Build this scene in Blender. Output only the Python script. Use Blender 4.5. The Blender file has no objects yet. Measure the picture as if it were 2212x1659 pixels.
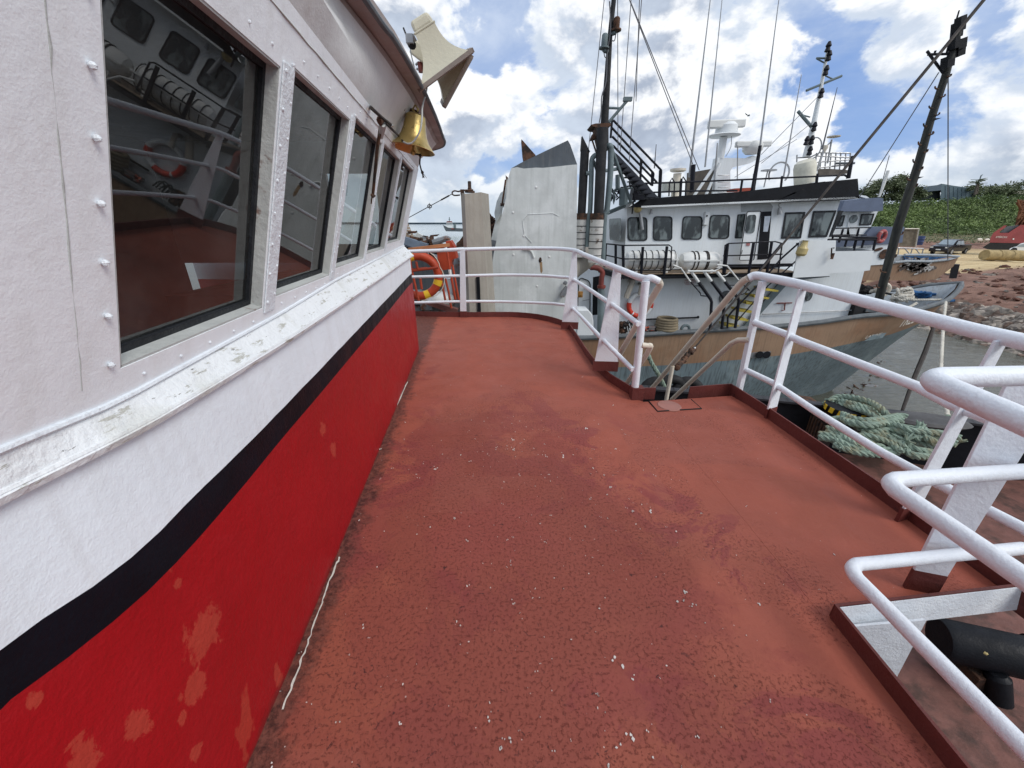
import bpy, math, random
from mathutils import Vector as V, Matrix
random.seed(7)
R = math.radians
S = bpy.context.scene
COL = S.collection
# ---------------------------------------------------------------- camera
F, CX, CY, EYE = 831., 1106., 829.5, 1.55          # lens of the photo in 2212-px units, eye height above the deck
PITCH = math.atan(346.5/831)
cs, sn = math.cos(PITCH), math.sin(PITCH)
cam = bpy.data.cameras.new('camera'); camo = bpy.data.objects.new('camera', cam); COL.objects.link(camo)
camo.location = (0, 0, EYE); camo.rotation_euler = (R(90)-PITCH, 0, 0)
cam.sensor_width = 36; cam.lens = 36*F/2212; cam.clip_end = 6000; cam.clip_start = .05
S.camera = camo
S.view_settings.view_transform = 'Standard'; S.view_settings.look = 'None'
S.view_settings.gamma = 1; S.view_settings.exposure = 0.14
S.cycles.max_bounces = 7; S.cycles.transparent_max_bounces = 12
S.cycles.sample_clamp_indirect = 6; S.cycles.use_denoising = True
# ---------------------------------------------------------------- world
SUN_EL, SUN_AZ = R(44), R(124)     # azimuth measured from +Y clockwise
W = bpy.data.worlds.new('World'); S.world = W; W.use_nodes = True
nt = W.node_tree; nt.nodes.clear()
def N(t, typ, **kw):
    n = t.nodes.new(typ)
    for k, v in kw.items():
        if k.startswith('i_'):
            key = k[2:]; key = int(key) if key.isdigit() else key.replace('_', ' ')
            n.inputs[key].default_value = v
        else: setattr(n, k, v)
    return n
def math_(t, op, a, b=None, clamp=False):
    n = t.nodes.new('ShaderNodeMath'); n.operation = op; n.use_clamp = clamp
    for i, x in enumerate((a, b)):
        if x is None: continue
        if hasattr(x, 'node'): t.links.new(x, n.inputs[i])
        else: n.inputs[i].default_value = x
    return n.outputs[0]
def vmath(t, op, a, b=None):
    n = t.nodes.new('ShaderNodeVectorMath'); n.operation = op
    for i, x in enumerate((a, b)):
        if x is None: continue
        if hasattr(x, 'node'): t.links.new(x, n.inputs[i])
        else: n.inputs[i].default_value = x
    return n.outputs[0]
def ramp(t, x, lo, hi, a=0., b=1., smooth=True):
    n = t.nodes.new('ShaderNodeMapRange'); n.interpolation_type = 'SMOOTHSTEP' if smooth else 'LINEAR'
    n.inputs[1].default_value = lo; n.inputs[2].default_value = hi
    n.inputs[3].default_value = a; n.inputs[4].default_value = b
    t.links.new(x, n.inputs[0]); return n.outputs[0]
def mixc(t, fac, a, b, blend='MIX'):
    n = t.nodes.new('ShaderNodeMix'); n.data_type = 'RGBA'; n.blend_type = blend
    for i, x in ((0, fac), (6, a), (7, b)):
        if hasattr(x, 'node'): t.links.new(x, n.inputs[i])
        else: n.inputs[i].default_value = x if i == 0 else (*x[:3], 1)
    return n.outputs[2]
def noise(t, vec, scale, detail=4, rough=.5, dist=0, w=None):
    n = t.nodes.new('ShaderNodeTexNoise'); n.inputs['Scale'].default_value = scale
    n.inputs['Detail'].default_value = detail; n.inputs['Roughness'].default_value = rough
    n.inputs['Distortion'].default_value = dist
    t.links.new(vec, n.inputs['Vector']); return n.outputs['Fac']
tc = N(nt, 'ShaderNodeTexCoord'); d = tc.outputs['Generated']
sky = N(nt, 'ShaderNodeTexSky', sky_type='NISHITA', sun_disc=False, sun_elevation=SUN_EL, sun_rotation=SUN_AZ, air_density=1.0, dust_density=.6, ozone_density=2.0)
sep = N(nt, 'ShaderNodeSeparateXYZ'); nt.links.new(d, sep.inputs[0]); dz = sep.outputs[2]
p0 = vmath(nt, 'MULTIPLY', d, (1.0, 1.0, 1.5))
p0 = vmath(nt, 'ADD', p0, (3.1, 7.4, 1.35))
nb = noise(nt, p0, 4.0, 14, .56, .15)
p1 = vmath(nt, 'ADD', p0, (.01, -.015, .04))
nb1 = noise(nt, p1, 4.0, 14, .56, .15)
det = noise(nt, p0, 9.0, 8, .6, .1)
p2 = vmath(nt, 'ADD', vmath(nt, 'MULTIPLY', d, (1., 1., 2.2)), (5.2, 2.2, 9.1))
wisp = noise(nt, p2, 1.5, 8, .6, .6)
cov = math_(nt, 'ADD', nb, math_(nt, 'MULTIPLY', math_(nt, 'SUBTRACT', det, .5), .10))
cov = math_(nt, 'ADD', cov, ramp(nt, dz, .0, .30, .05, 0))
cov = math_(nt, 'ADD', cov, math_(nt, 'MULTIPLY', math_(nt, 'SUBTRACT', noise(nt, p0, 1.4, 3), .5), .25))            # more cloud low down
dens = ramp(nt, cov, .435, .485)
thin = ramp(nt, wisp, .36, .60, .02, .62)
lit = math_(nt, 'SUBTRACT', nb, nb1)
lit = ramp(nt, lit, -.05, .06)
thick = ramp(nt, cov, .46, .66)
cg = mixc(nt, thick, (6.0, 6.8, 8.0), (3.9, 4.5, 5.6))
ccol = mixc(nt, lit, cg, (9.6, 9.8, 10.1))
wcol = mixc(nt, ramp(nt, det, .35, .65), (5.2, 6.1, 7.6), (7.4, 8.1, 9.0))
skb = mixc(nt, 1.0, sky.outputs[0], (1.0, 1.0, 1.06), 'MULTIPLY')
skb = mixc(nt, .6, skb, (2.3, 3.9, 7.9))
base = mixc(nt, thin, skb, wcol)
col = mixc(nt, dens, base, ccol)
hz = ramp(nt, dz, .0, .14, .75, 0)
col = mixc(nt, hz, col, (5.3, 6.2, 7.1))
low = ramp(nt, dz, -.03, 0.0)
col = mixc(nt, low, (2.2, 2.4, 2.3), col)
bg = N(nt, 'ShaderNodeBackground'); bg.inputs[1].default_value = .1; nt.links.new(col, bg.inputs[0])
out = N(nt, 'ShaderNodeOutputWorld'); nt.links.new(bg.outputs[0], out.inputs[0])
# ---------------------------------------------------------------- sun (veiled by cloud)
sl = bpy.data.lights.new('sun', 'SUN'); so = bpy.data.objects.new('sun', sl); COL.objects.link(so)
sl.energy = 1.8; sl.angle = R(26); sl.color = (1, .96, .9)
sd = V((math.sin(SUN_AZ)*math.cos(SUN_EL), math.cos(SUN_AZ)*math.cos(SUN_EL), math.sin(SUN_EL)))
so.rotation_euler = sd.to_track_quat('Z', 'Y').to_euler(); so.location = sd*50

# ---------------------------------------------------------------- from picture measurements to places
def ray(x, y):
    u = (x-CX)/F; v = -(y-CY)/F
    return V((u, cs+v*sn, -sn+v*cs))
EYEV = V((0, 0, EYE))
def P(x, y, Y): r = ray(x, y); return EYEV+r*(Y/r.y)           # where the sight line is Y metres ahead
def G(x, y, z=0): r = ray(x, y); return EYEV+r*((z-EYE)/r.z)    # where it meets height z
def X_(x, y, xx): r = ray(x, y); return EYEV+r*(xx/r.x)
def z1(a, b): return (1209.7+.27348*a, .27348*b)
def z2(a, b): return (1209.7+.27348*a, 380.2+.27348*b)
def z3(a, b): return (1693.6+.23438*a, 259.2+.23438*b)
def z4(a, b): return (829.5+.19532*a, .19532*b)
def z5(a, b): return (829.5+.26038*a, 293.8+.26038*b)
def z6(a, b): return (1296.1+.27348*a, 553+.27348*b)
def z7(a, b): return (1728.2+.21875*a, 604.9+.21875*b)
def z8(a, b): return (1728.2+.4271*a, 950.5+.4271*b)
def z9(a, b): return (1780+.19532*a, .19532*b)
def w4(a, b): return (518.5+.18233*a, 129.6+.18233*b)
def w5(a, b): return (518.5+.18233*a, 388.8+.18233*b)
def w3(a, b): return (.47916*a, 864.1+.47916*b)
def y5(a, b): return (1987.4+.10157*a, 432.+.10157*b)
def y2(a, b): return (1780+.09376*a, 466.6+.09376*b)
def y7(a, b): return (1209.7+.09376*a, 553.+.09376*b)
def y3(a, b): return (829.5+.1172*a, 466.6+.1172*b)
# ---------------------------------------------------------------- mesh builder
class MB:
    def __init__(s): s.v = []; s.f = []; s.m = []; s.mi = 0; s.g = []
    def add(s, vs, fs):
        o = len(s.v); s.g.append((o, len(s.f))); s.v += [tuple(p) for p in vs]
        for f in fs: s.f.append(tuple(i+o for i in f)); s.m.append(s.mi)
        return s
    def hexa(s, p):   # p[0:4] one face, p[4:8] the opposite
        return s.add(p, [(0, 1, 2, 3), (7, 6, 5, 4), (0, 4, 5, 1), (1, 5, 6, 2), (2, 6, 7, 3), (3, 7, 4, 0)])
    def box(s, c, sz, ax=None):
        c = V(c); ax = ax or (V((1, 0, 0)), V((0, 1, 0)), V((0, 0, 1)))
        a, b, e = [V(ax[i])*sz[i]/2 for i in range(3)]
        return s.hexa([c-a-b-e, c+a-b-e, c+a+b-e, c-a+b-e, c-a-b+e, c+a-b+e, c+a+b+e, c-a+b+e])
    def beam(s, p, q, w, h, up=(0, 0, 1)):
        p = V(p); q = V(q); d = (q-p); L = d.length; d.normalize(); u = V(up)
        if abs(d.dot(u)) > .95: u = V((1, 0, 0))
        a = d.cross(u).normalized(); b = a.cross(d)
        return s.box((p+q)/2, (w, L, h), (a, d, b))
    def prism(s, poly, vec):
        n = len(poly); vec = V(vec); a = [V(p) for p in poly]; b = [p+vec for p in a]
        return s.add(a+b, [tuple(range(n)), tuple(range(2*n-1, n-1, -1))]+[(i, i+n, (i+1) % n+n, (i+1) % n) for i in range(n)])
    def slab(s, pts, Y, dep):
        q = [P(x, y, Y) for x, y in pts]
        if Y < 25: return s.prism(q, (0, dep, 0))
        c = sum(q, V())/len(q); c.z = 0; c.normalize(); return s.prism(q, c*dep)
    def tube(s, pts, r, n=8, closed=False, caps=True):
        pts = [V(p) for p in pts]; m = len(pts)
        rs = r if isinstance(r, (list, tuple)) else [r]*m
        prev = None; vs = []
        for i in range(m):
            if closed: t = pts[(i+1) % m]-pts[i-1]
            else: t = pts[min(i+1, m-1)]-pts[max(i-1, 0)]
            t = t.normalized() if t.length > 1e-9 else V((0, 0, 1))
            if prev is None:
                a = t.orthogonal().normalized()
            else:
                a = prev-t*prev.dot(t); a = a.normalized() if a.length > 1e-6 else t.orthogonal().normalized()
            prev = a; b = t.cross(a)
            for k in range(n):
                an = 2*math.pi*k/n; vs.append(pts[i]+(a*math.cos(an)+b*math.sin(an))*rs[i])
        fs = []
        for i in range(m if closed else m-1):
            j = (i+1) % m
            for k in range(n):
                l = (k+1) % n; fs.append((i*n+k, i*n+l, j*n+l, j*n+k))
        if caps and not closed:
            fs.append(tuple(range(n-1, -1, -1))); fs.append(tuple((m-1)*n+k for k in range(n)))
        return s.add(vs, fs)
    def lathe(s, prof, o, ax=(0, 0, 1), n=20, caps=True, sq=(1, 1), ref=None):
        o = V(o); ax = V(ax).normalized(); a = (V(ref) if ref else ax.orthogonal()).normalized(); b = ax.cross(a)
        vs = []; m = len(prof)
        for r, h in prof:
            for k in range(n):
                an = 2*math.pi*k/n; vs.append(o+ax*h+(a*math.cos(an)*sq[0]+b*math.sin(an)*sq[1])*r)
        fs = [(i*n+k, i*n+(k+1) % n, (i+1)*n+(k+1) % n, (i+1)*n+k) for i in range(m-1) for k in range(n)]
        if caps: fs += [tuple(range(n-1, -1, -1)), tuple((m-1)*n+k for k in range(n))]
        return s.add(vs, fs)
    def ball(s, c, r, n=10, jit=0):
        c = V(c); r = r if isinstance(r, (tuple, list)) else (r, r, r); m = max(4, n//2); vs = []
        for i in range(m+1):
            th = math.pi*i/m
            for k in range(n):
                ph = 2*math.pi*k/n; j = 1+random.uniform(-jit, jit)
                vs.append(c+V((math.sin(th)*math.cos(ph)*r[0]*j, math.sin(th)*math.sin(ph)*r[1]*j, math.cos(th)*r[2]*j)))
        return s.add(vs, [(i*n+k, (i+1)*n+k, (i+1)*n+(k+1) % n, i*n+(k+1) % n) for i in range(m) for k in range(n)])
    def pieces(s):
        """groups of added shapes that lie far from each other"""
        n = len(s.g); vb = [g[0] for g in s.g]+[len(s.v)]; bx = []
        for i in range(n):
            q = s.v[vb[i]:vb[i+1]]; bx.append(([min(p[k] for p in q) for k in range(3)], [max(p[k] for p in q) for k in range(3)]))
        sz = [math.dist(*b) for b in bx]; par = list(range(n))
        def find(i):
            while par[i] != i: i = par[i]
            return i
        for i in range(n):
            for j in range(i+1, n):
                gap = math.sqrt(sum(max(0, bx[i][0][k]-bx[j][1][k], bx[j][0][k]-bx[i][1][k])**2 for k in range(3)))
                if gap <= .26*max(sz[i], sz[j]): par[find(i)] = find(j)
        out = {}
        for i in range(n): out.setdefault(find(i), []).append(i)
        return list(out.values())
    def build(s, name, mats, parent=None, smooth=True, bevel=0, most=95):
        if parent is not None and 1 < len(s.g) <= 260:
            gr = s.pieces()
            if len(gr) > 1:
                vb = [g[0] for g in s.g]+[len(s.v)]; fb = [g[1] for g in s.g]+[len(s.f)]; first = None
                gr.sort(key=lambda q: (V(s.v[vb[q[0]]])-EYEV).length)
                if len(gr) > most: gr = gr[:most]+[[i for q in gr[most:] for i in q]]
                for qi, q in enumerate(gr):
                    mb = MB()
                    for i in q:
                        o = len(mb.v)-vb[i]; mb.v += s.v[vb[i]:vb[i+1]]
                        mb.f += [tuple(k+o for k in f) for f in s.f[fb[i]:fb[i+1]]]; mb.m += s.m[fb[i]:fb[i+1]]
                    ob = mb.build(name, mats, parent, smooth, bevel)
                    if qi == most: ob['kind'] = 'stuff'
                    first = first or ob
                return first
        me = bpy.data.meshes.new(name); me.from_pydata(s.v, [], s.f)
        for m in (mats if isinstance(mats, (list, tuple)) else [mats]): me.materials.append(m)
        me.polygons.foreach_set('material_index', s.m)
        if smooth:
            me.polygons.foreach_set('use_smooth', [True]*len(s.f)); me.set_sharp_from_angle(angle=R(38))
        me.update()
        o = bpy.data.objects.new(name, me); COL.objects.link(o)
        if parent is not None:
            o.parent = parent; l = V(parent['_o']) if '_o' in parent else V((0, 0, 0))
            o.matrix_parent_inverse = Matrix.Translation(-l)
        if bevel:
            b = o.modifiers.new('bevel', 'BEVEL'); b.width = bevel; b.segments = 2; b.limit_method = 'ANGLE'; b.angle_limit = R(40)
        return o
def thing(name, label, cat, loc=(0, 0, 0), group=None):
    o = bpy.data.objects.new(name, None); COL.objects.link(o); o.location = loc; o.empty_display_size = .2
    o['_o'] = tuple(loc); o['label'] = label; o['category'] = cat
    if group: o['group'] = group
    return o
def tag(o, label, cat, group=None, kind=None):
    o['label'] = label; o['category'] = cat
    if group: o['group'] = group
    if kind: o['kind'] = kind
    return o
def struct(o): o['kind'] = 'structure'; return o
def dup(root, off, label, rot=0):
    off = V(off)
    r = root.copy(); COL.objects.link(r); r.location = root.location+off; r.rotation_euler = (0, 0, rot); r['label'] = label
    def rec(src, dst):
        for ch in list(src.children):
            c = ch.copy(); COL.objects.link(c); c.parent = dst; rec(ch, c)
    rec(root, r); return r
def text(body, pts, mat, name, parent, off=.0, ital=0):
    """pts: lower-left, lower-right, upper-left corner of the writing, in space"""
    c = bpy.data.curves.new(name, 'FONT'); c.body = body; c.size = 1; c.align_x = 'LEFT'; c.shear = ital
    t = bpy.data.objects.new(name, c); COL.objects.link(t)
    dg = bpy.context.evaluated_depsgraph_get(); me = bpy.data.meshes.new_from_object(t.evaluated_get(dg))
    bpy.data.objects.remove(t)
    xs = [v.co.x for v in me.vertices]; ys = [v.co.y for v in me.vertices]
    x0, x1, y0, y1 = min(xs), max(xs), min(ys), max(ys)
    a, b, e = [V(p) for p in pts]; n = (b-a).cross(e-a).normalized()*off
    for v in me.vertices:
        v.co = a+(b-a)*((v.co.x-x0)/(x1-x0))+(e-a)*((v.co.y-y0)/(y1-y0))+n
    me.materials.clear(); me.materials.append(mat)
    o = bpy.data.objects.new(name, me); COL.objects.link(o); o.parent = parent
    if '_o' in parent: o.matrix_parent_inverse = Matrix.Translation(-V(parent['_o']))
    return o
def bez(pts, k=6):
    """smooth curve through points (Catmull-Rom)"""
    pts = [V(p) for p in pts]; q = [pts[0]*2-pts[1]]+pts+[pts[-1]*2-pts[-2]]; out = []
    for i in range(1, len(q)-2):
        for j in range(k):
            t = j/k; a, b, c, e = q[i-1:i+3]
            out.append(.5*((2*b)+(c-a)*t+(2*a-5*b+4*c-e)*t*t+(3*b-a-3*c+e)*t**3))
    out.append(pts[-1]); return out
def rq(c4, r=.12, k=4):
    """rounded quad from four corners (tl,tr,br,bl) -> list of points"""
    tl, tr, br, bl = [V(p) for p in c4]; out = []
    wv = ((tr-tl).length+(br-bl).length)/2; hv = ((bl-tl).length+(br-tr).length)/2
    ru = r*min(wv, hv)/wv; rv = r*min(wv, hv)/hv
    for cu, cv, a0 in ((1-ru, rv, -90), (1-ru, 1-rv, 0), (ru, 1-rv, 90), (ru, rv, 180)):
        for j in range(k+1):
            a = R(a0+90*j/k); u = cu+ru*math.cos(a); v = cv+rv*math.sin(a)
            out.append((tl*(1-u)+tr*u)*(1-v)+(bl*(1-u)+br*u)*v)
    return out
def ringmesh(mb, outer, inner, vec):
    n = len(outer); vec = V(vec); o = [V(p) for p in outer]; i = [V(p) for p in inner]
    vs = o+i+[p+vec for p in o]+[p+vec for p in i]; fs = []
    for k in range(n):
        l = (k+1) % n
        fs += [(k, l, n+l, n+k), (2*n+k, 3*n+k, 3*n+l, 2*n+l), (k, 2*n+k, 2*n+l, l), (n+k, n+l, 3*n+l, 3*n+k)]
    mb.add(vs, fs)
def shrink(c4, m):
    c = sum((V(p) for p in c4), V())/4; out = []
    for p in c4:
        d_ = V(p)-c; out.append(V(p)-V((math.copysign(m, d_.x), 0, math.copysign(m, d_.z))))
    return out
# ---------------------------------------------------------------- materials
def mat(name, col, rough=.5, metal=0, var=.12, vscale=3., bump=.25, bscale=60, col2=None, m2=(.5, .62), s2=4., streak=None, rust=None, rs=9., rth=(.66, .72), speck=None, spec=.36, warp=0):
    """painted / weathered surface; col2 = second tone in patches, streak = (colour, amount) vertical runs, rust = colour of blotches, speck=(colour, scale, size)"""
    m = bpy.data.materials.new(name); m.use_nodes = True; t = m.node_tree; b = t.nodes['Principled BSDF']
    tcn = N(t, 'ShaderNodeTexCoord'); ob = tcn.outputs['Object']
    n1 = noise(t, ob, vscale, 6, .6)
    c = mixc(t, ramp(t, n1, .3, .7), [x*(1-var) for x in col[:3]], [min(1, x*(1+var)) for x in col[:3]])
    if col2: c = mixc(t, ramp(t, noise(t, ob, s2, 9, .62, .3), m2[0], m2[1]), c, col2)
    if streak:
        sv = vmath(t, 'MULTIPLY', ob, (14., 14., .9)); s_ = noise(t, sv, 1.2, 6, .6)
        c = mixc(t, math_(t, 'MULTIPLY', ramp(t, s_, .44, .68), streak[1]), c, streak[0])
    if rust:
        r_ = ramp(t, noise(t, ob, rs, 8, .65), rth[0], rth[1]); c = mixc(t, r_, c, rust)
    if speck:
        vo = N(t, 'ShaderNodeTexVoronoi', i_Scale=speck[1]); t.links.new(ob, vo.inputs['Vector'])
        sp = ramp(t, math_(t, 'ADD', vo.outputs['Distance'], math_(t, 'MULTIPLY', noise(t, ob, speck[1]*.4, 3), .3)), speck[2], speck[2]*.85, 0, 1)
        c = mixc(t, sp, c, speck[0])
    t.links.new(c, b.inputs['Base Color'])
    rr = ramp(t, noise(t, ob, vscale*3, 4), .3, .7, max(.02, rough-.08), min(1, rough+.1)); t.links.new(rr, b.inputs['Roughness'])
    b.inputs['Metallic'].default_value = metal
    try: b.inputs['Specular IOR Level'].default_value = spec
    except Exception: pass
    if bump:
        bn = N(t, 'ShaderNodeBump', i_Strength=bump, i_Distance=.01)
        h = math_(t, 'ADD', noise(t, ob, bscale, 5, .6), math_(t, 'MULTIPLY', noise(t, ob, bscale*.22, 3), 1.5))
        t.links.new(h, bn.inputs['Height']); t.links.new(bn.outputs[0], b.inputs['Normal'])
    return m
RUST = (.16, .06, .025)
M = {}
M['white'] = mat('white paint thick', (.76, .81, .855), .42, bump=.5, bscale=90, var=.03, col2=(.60, .61, .64), m2=(.56, .78), s2=3, rust=(.34, .26, .22), rs=5, rth=(.70, .80))
M['white_wall'] = mat('white paint orange peel', (.77, .825, .88), .45, bump=.2, bscale=190, var=.04, streak=((.60, .61, .62), .22), rust=(.42, .36, .33), rs=6, rth=(.70, .78))
M['ledge'] = mat('white paint flaking', (.78, .81, .83), .5, bump=.6, bscale=60, var=.03)
M['rail'] = mat('rail paint', (.78, .82, .87), .38, bump=.35, bscale=70, var=.03, rust=(.32, .20, .14), rs=14, rth=(.74, .80))
M['cream'] = mat('cream rail paint', (.66, .60, .50), .5, var=.06, bump=.3, bscale=60)
M['stripe'] = mat('black stripe', (.004, .005, .009), .45, var=.3, bump=.3, bscale=90, spec=.16)
M['grey_wall'] = mat('grey weathered plate', (.59, .62, .605), .65, var=.10, vscale=1.6, bump=.25, bscale=20, streak=((.42, .45, .43), .35), col2=(.72, .75, .74), m2=(.44, .68), s2=1.5, rust=(.20, .13, .07), rs=4, rth=(.76, .80))
M['pillar'] = mat('beige grey paint', (.325, .30, .26), .65, var=.08, bump=.3, streak=((.26, .23, .19), .35), rust=(.05, .045, .04), rs=11, rth=(.72, .76))
M['dgrey'] = mat('dark grey plate', (.085, .10, .115), .6, var=.15, bump=.3, bscale=20, streak=((.16, .17, .17), .4))
M['black'] = mat('black paint', (.008, .009, .012), .55, var=.3, bump=.3, spec=.2, rust=(.07, .04, .03), rs=8, rth=(.66, .76))
M['blackpipe'] = mat('sooty pipe', (.020, .020, .022), .75, var=.3, bump=.5, bscale=30, rust=(.10, .06, .04), rs=6, rth=(.62, .75))
M['gpipe'] = mat('grey green pipe', (.14, .18, .19), .6, var=.15, rust=(.14, .09, .06), rs=7, rth=(.66, .74))
M['lagging'] = mat('pipe lagging', (.50, .49, .47), .8, var=.12, bump=.5, bscale=25, rust=(.13, .10, .08), rs=5, rth=(.55, .68))
M['orange'] = mat('orange red paint', (.38, .055, .022), .5, var=.15, rust=(.30, .05, .02), rs=8, rth=(.6, .7), bump=.3)
M['buoy'] = mat('life ring orange', (.40, .052, .018), .5, var=.12, bump=.2, bscale=30)
M['buoyr'] = mat('life ring red', (.62, .055, .03), .5, var=.1, bump=.2)
M['yellow'] = mat('yellow tape', (.78, .50, .03), .5, var=.05, bump=.1)
M['brass'] = mat('brass bell', (.52, .39, .15), .34, metal=.7, var=.14, vscale=8, bump=.15, bscale=40, rust=(.30, .17, .05), rs=7, rth=(.58, .8))
M['horn'] = mat('cream fibreglass', (.58, .545, .42), .5, var=.04, bump=.25, bscale=60, rust=(.35, .32, .26), rs=7, rth=(.66, .8))
M['hornrim'] = mat('horn rim dirty', (.26, .215, .185), .65, var=.1)
M['panel'] = mat('white window panel', (.86, .895, .93), .42, bump=.14, bscale=210, var=.03, streak=((.66, .66, .65), .25), rust=(.48, .42, .38), rs=6, rth=(.70, .78))
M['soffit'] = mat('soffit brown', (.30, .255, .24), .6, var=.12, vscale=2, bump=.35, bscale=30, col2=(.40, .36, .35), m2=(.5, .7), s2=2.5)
M['rope_green'] = mat('green rope', (.25, .325, .26), .85, var=.2, vscale=9, bump=.8, bscale=120, rust=(.26, .24, .15), rs=4, rth=(.5, .68))
M['rope_blue'] = mat('blue rope', (.03, .11, .26), .8, var=.3, bump=.8, bscale=120)
M['rope_white'] = mat('white rope', (.60, .57, .50), .85, var=.15, bump=.8, bscale=120)
M['rope_dark'] = mat('dark wire', (.035, .028, .024), .7, var=.3, bump=.4)
M['wire'] = mat('thin wire', (.12, .12, .13), .6, bump=0)
M['shipwhite'] = mat('ship white', (.74, .78, .80), .5, var=.04, vscale=1.2, bump=.15, bscale=12, streak=((.50, .49, .45), .16), rust=(.40, .25, .13), rs=1.9, rth=(.68, .80))
M['shipwhite2'] = mat('ship white sheet', (.74, .77, .78), .5, var=.05, vscale=1.2, bump=.2, bscale=8, rust=(.30, .24, .2), rs=5, rth=(.72, .76))
M['tan'] = mat('tan hull paint', (.30, .195, .125), .55, var=.10, vscale=1.0, bump=.25, bscale=8, streak=((.18, .12, .08), .5), col2=(.27, .155, .092), m2=(.45, .65), s2=.8, rust=(.10, .07, .05), rs=5, rth=(.70, .74))
M['hullgrey'] = mat('grey boot topping', (.165, .215, .235), .5, var=.12, vscale=.9, bump=.3, bscale=7, streak=((.07, .08, .085), .75), col2=(.23, .28, .29), m2=(.5, .7), s2=.9, rust=(.10, .075, .06), rs=3, rth=(.68, .74))
M['gunwale'] = mat('gunwale grey', (.12, .135, .145), .6, var=.2, rust=(.16, .10, .07), rs=6, rth=(.58, .68))
M['bluegrey'] = mat('blue grey paint', (.125, .155, .225), .55, var=.08, bump=.15, rust=(.06, .07, .1), rs=3, rth=(.68, .74))
M['bowin'] = mat('bulwark inside', (.36, .40, .43), .6, var=.08, streak=((.24, .23, .22), .6), rust=(.20, .12, .08), rs=5, rth=(.70, .76))
M['steelwhite'] = mat('raft canister', (.70, .71, .69), .4, var=.03, bump=.1, rust=(.45, .43, .38), rs=5, rth=(.64, .8))
M['raildark'] = mat('dark rail', (.008, .009, .015), .55, bump=.2, var=.3, spec=.25)
M['board'] = mat('plywood dull', (.115, .10, .085), .8, var=.2)
M['redpipe'] = mat('red primer pipe', (.21, .05, .04), .6, var=.2, rust=(.1, .03, .02), rs=8)
M['steel'] = mat('galvanised', (.36, .37, .38), .45, metal=.5, var=.15, rust=(.2, .12, .07), rs=12, rth=(.62, .7))
M['rusty'] = mat('rusty iron', (.10, .05, .03), .85, var=.35, vscale=8, bump=.8, bscale=30, col2=(.03, .022, .018), m2=(.45, .6), s2=7)
M['scrapgrey'] = mat('scrap steel', (.19, .20, .21), .7, var=.2, rust=RUST, rs=4, rth=(.55, .65))
M['timber'] = mat('old timber', (.33, .25, .18), .8, var=.2, vscale=5, rust=(.12, .08, .05), rs=4, rth=(.56, .66))
M['rubber'] = mat('rubber', (.012, .012, .013), .75, var=.4, bump=.5, bscale=20)
M['yellowstep'] = mat('yellow tread', (.45, .36, .06), .6, var=.2, rust=(.12, .08, .04), rs=8, rth=(.55, .65))
M['textred'] = mat('stencil red', (.40, .16, .16), .6, bump=0)
M['textwhite'] = mat('lettering white', (.62, .60, .55), .6, bump=0, rust=(.3, .2, .12), rs=9, rth=(.6, .7))
M['textblack'] = mat('lettering black', (.02, .02, .03), .6, bump=0)
M['gasket'] = mat('black gasket', (.012, .014, .018), .55, var=.4, bump=.5, bscale=60)
M['dirtyframe'] = mat('dirty white frame', (.46, .48, .47), .6, var=.1, bump=.4, bscale=50, rust=(.22, .15, .13), rs=9, rth=(.62, .72))
M['hose'] = mat('canvas hose', (.22, .18, .12), .85, var=.2, bump=.5)
M['lamp_glass'] = mat('yellowed lamp', (.50, .40, .18), .35, bump=0)
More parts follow.
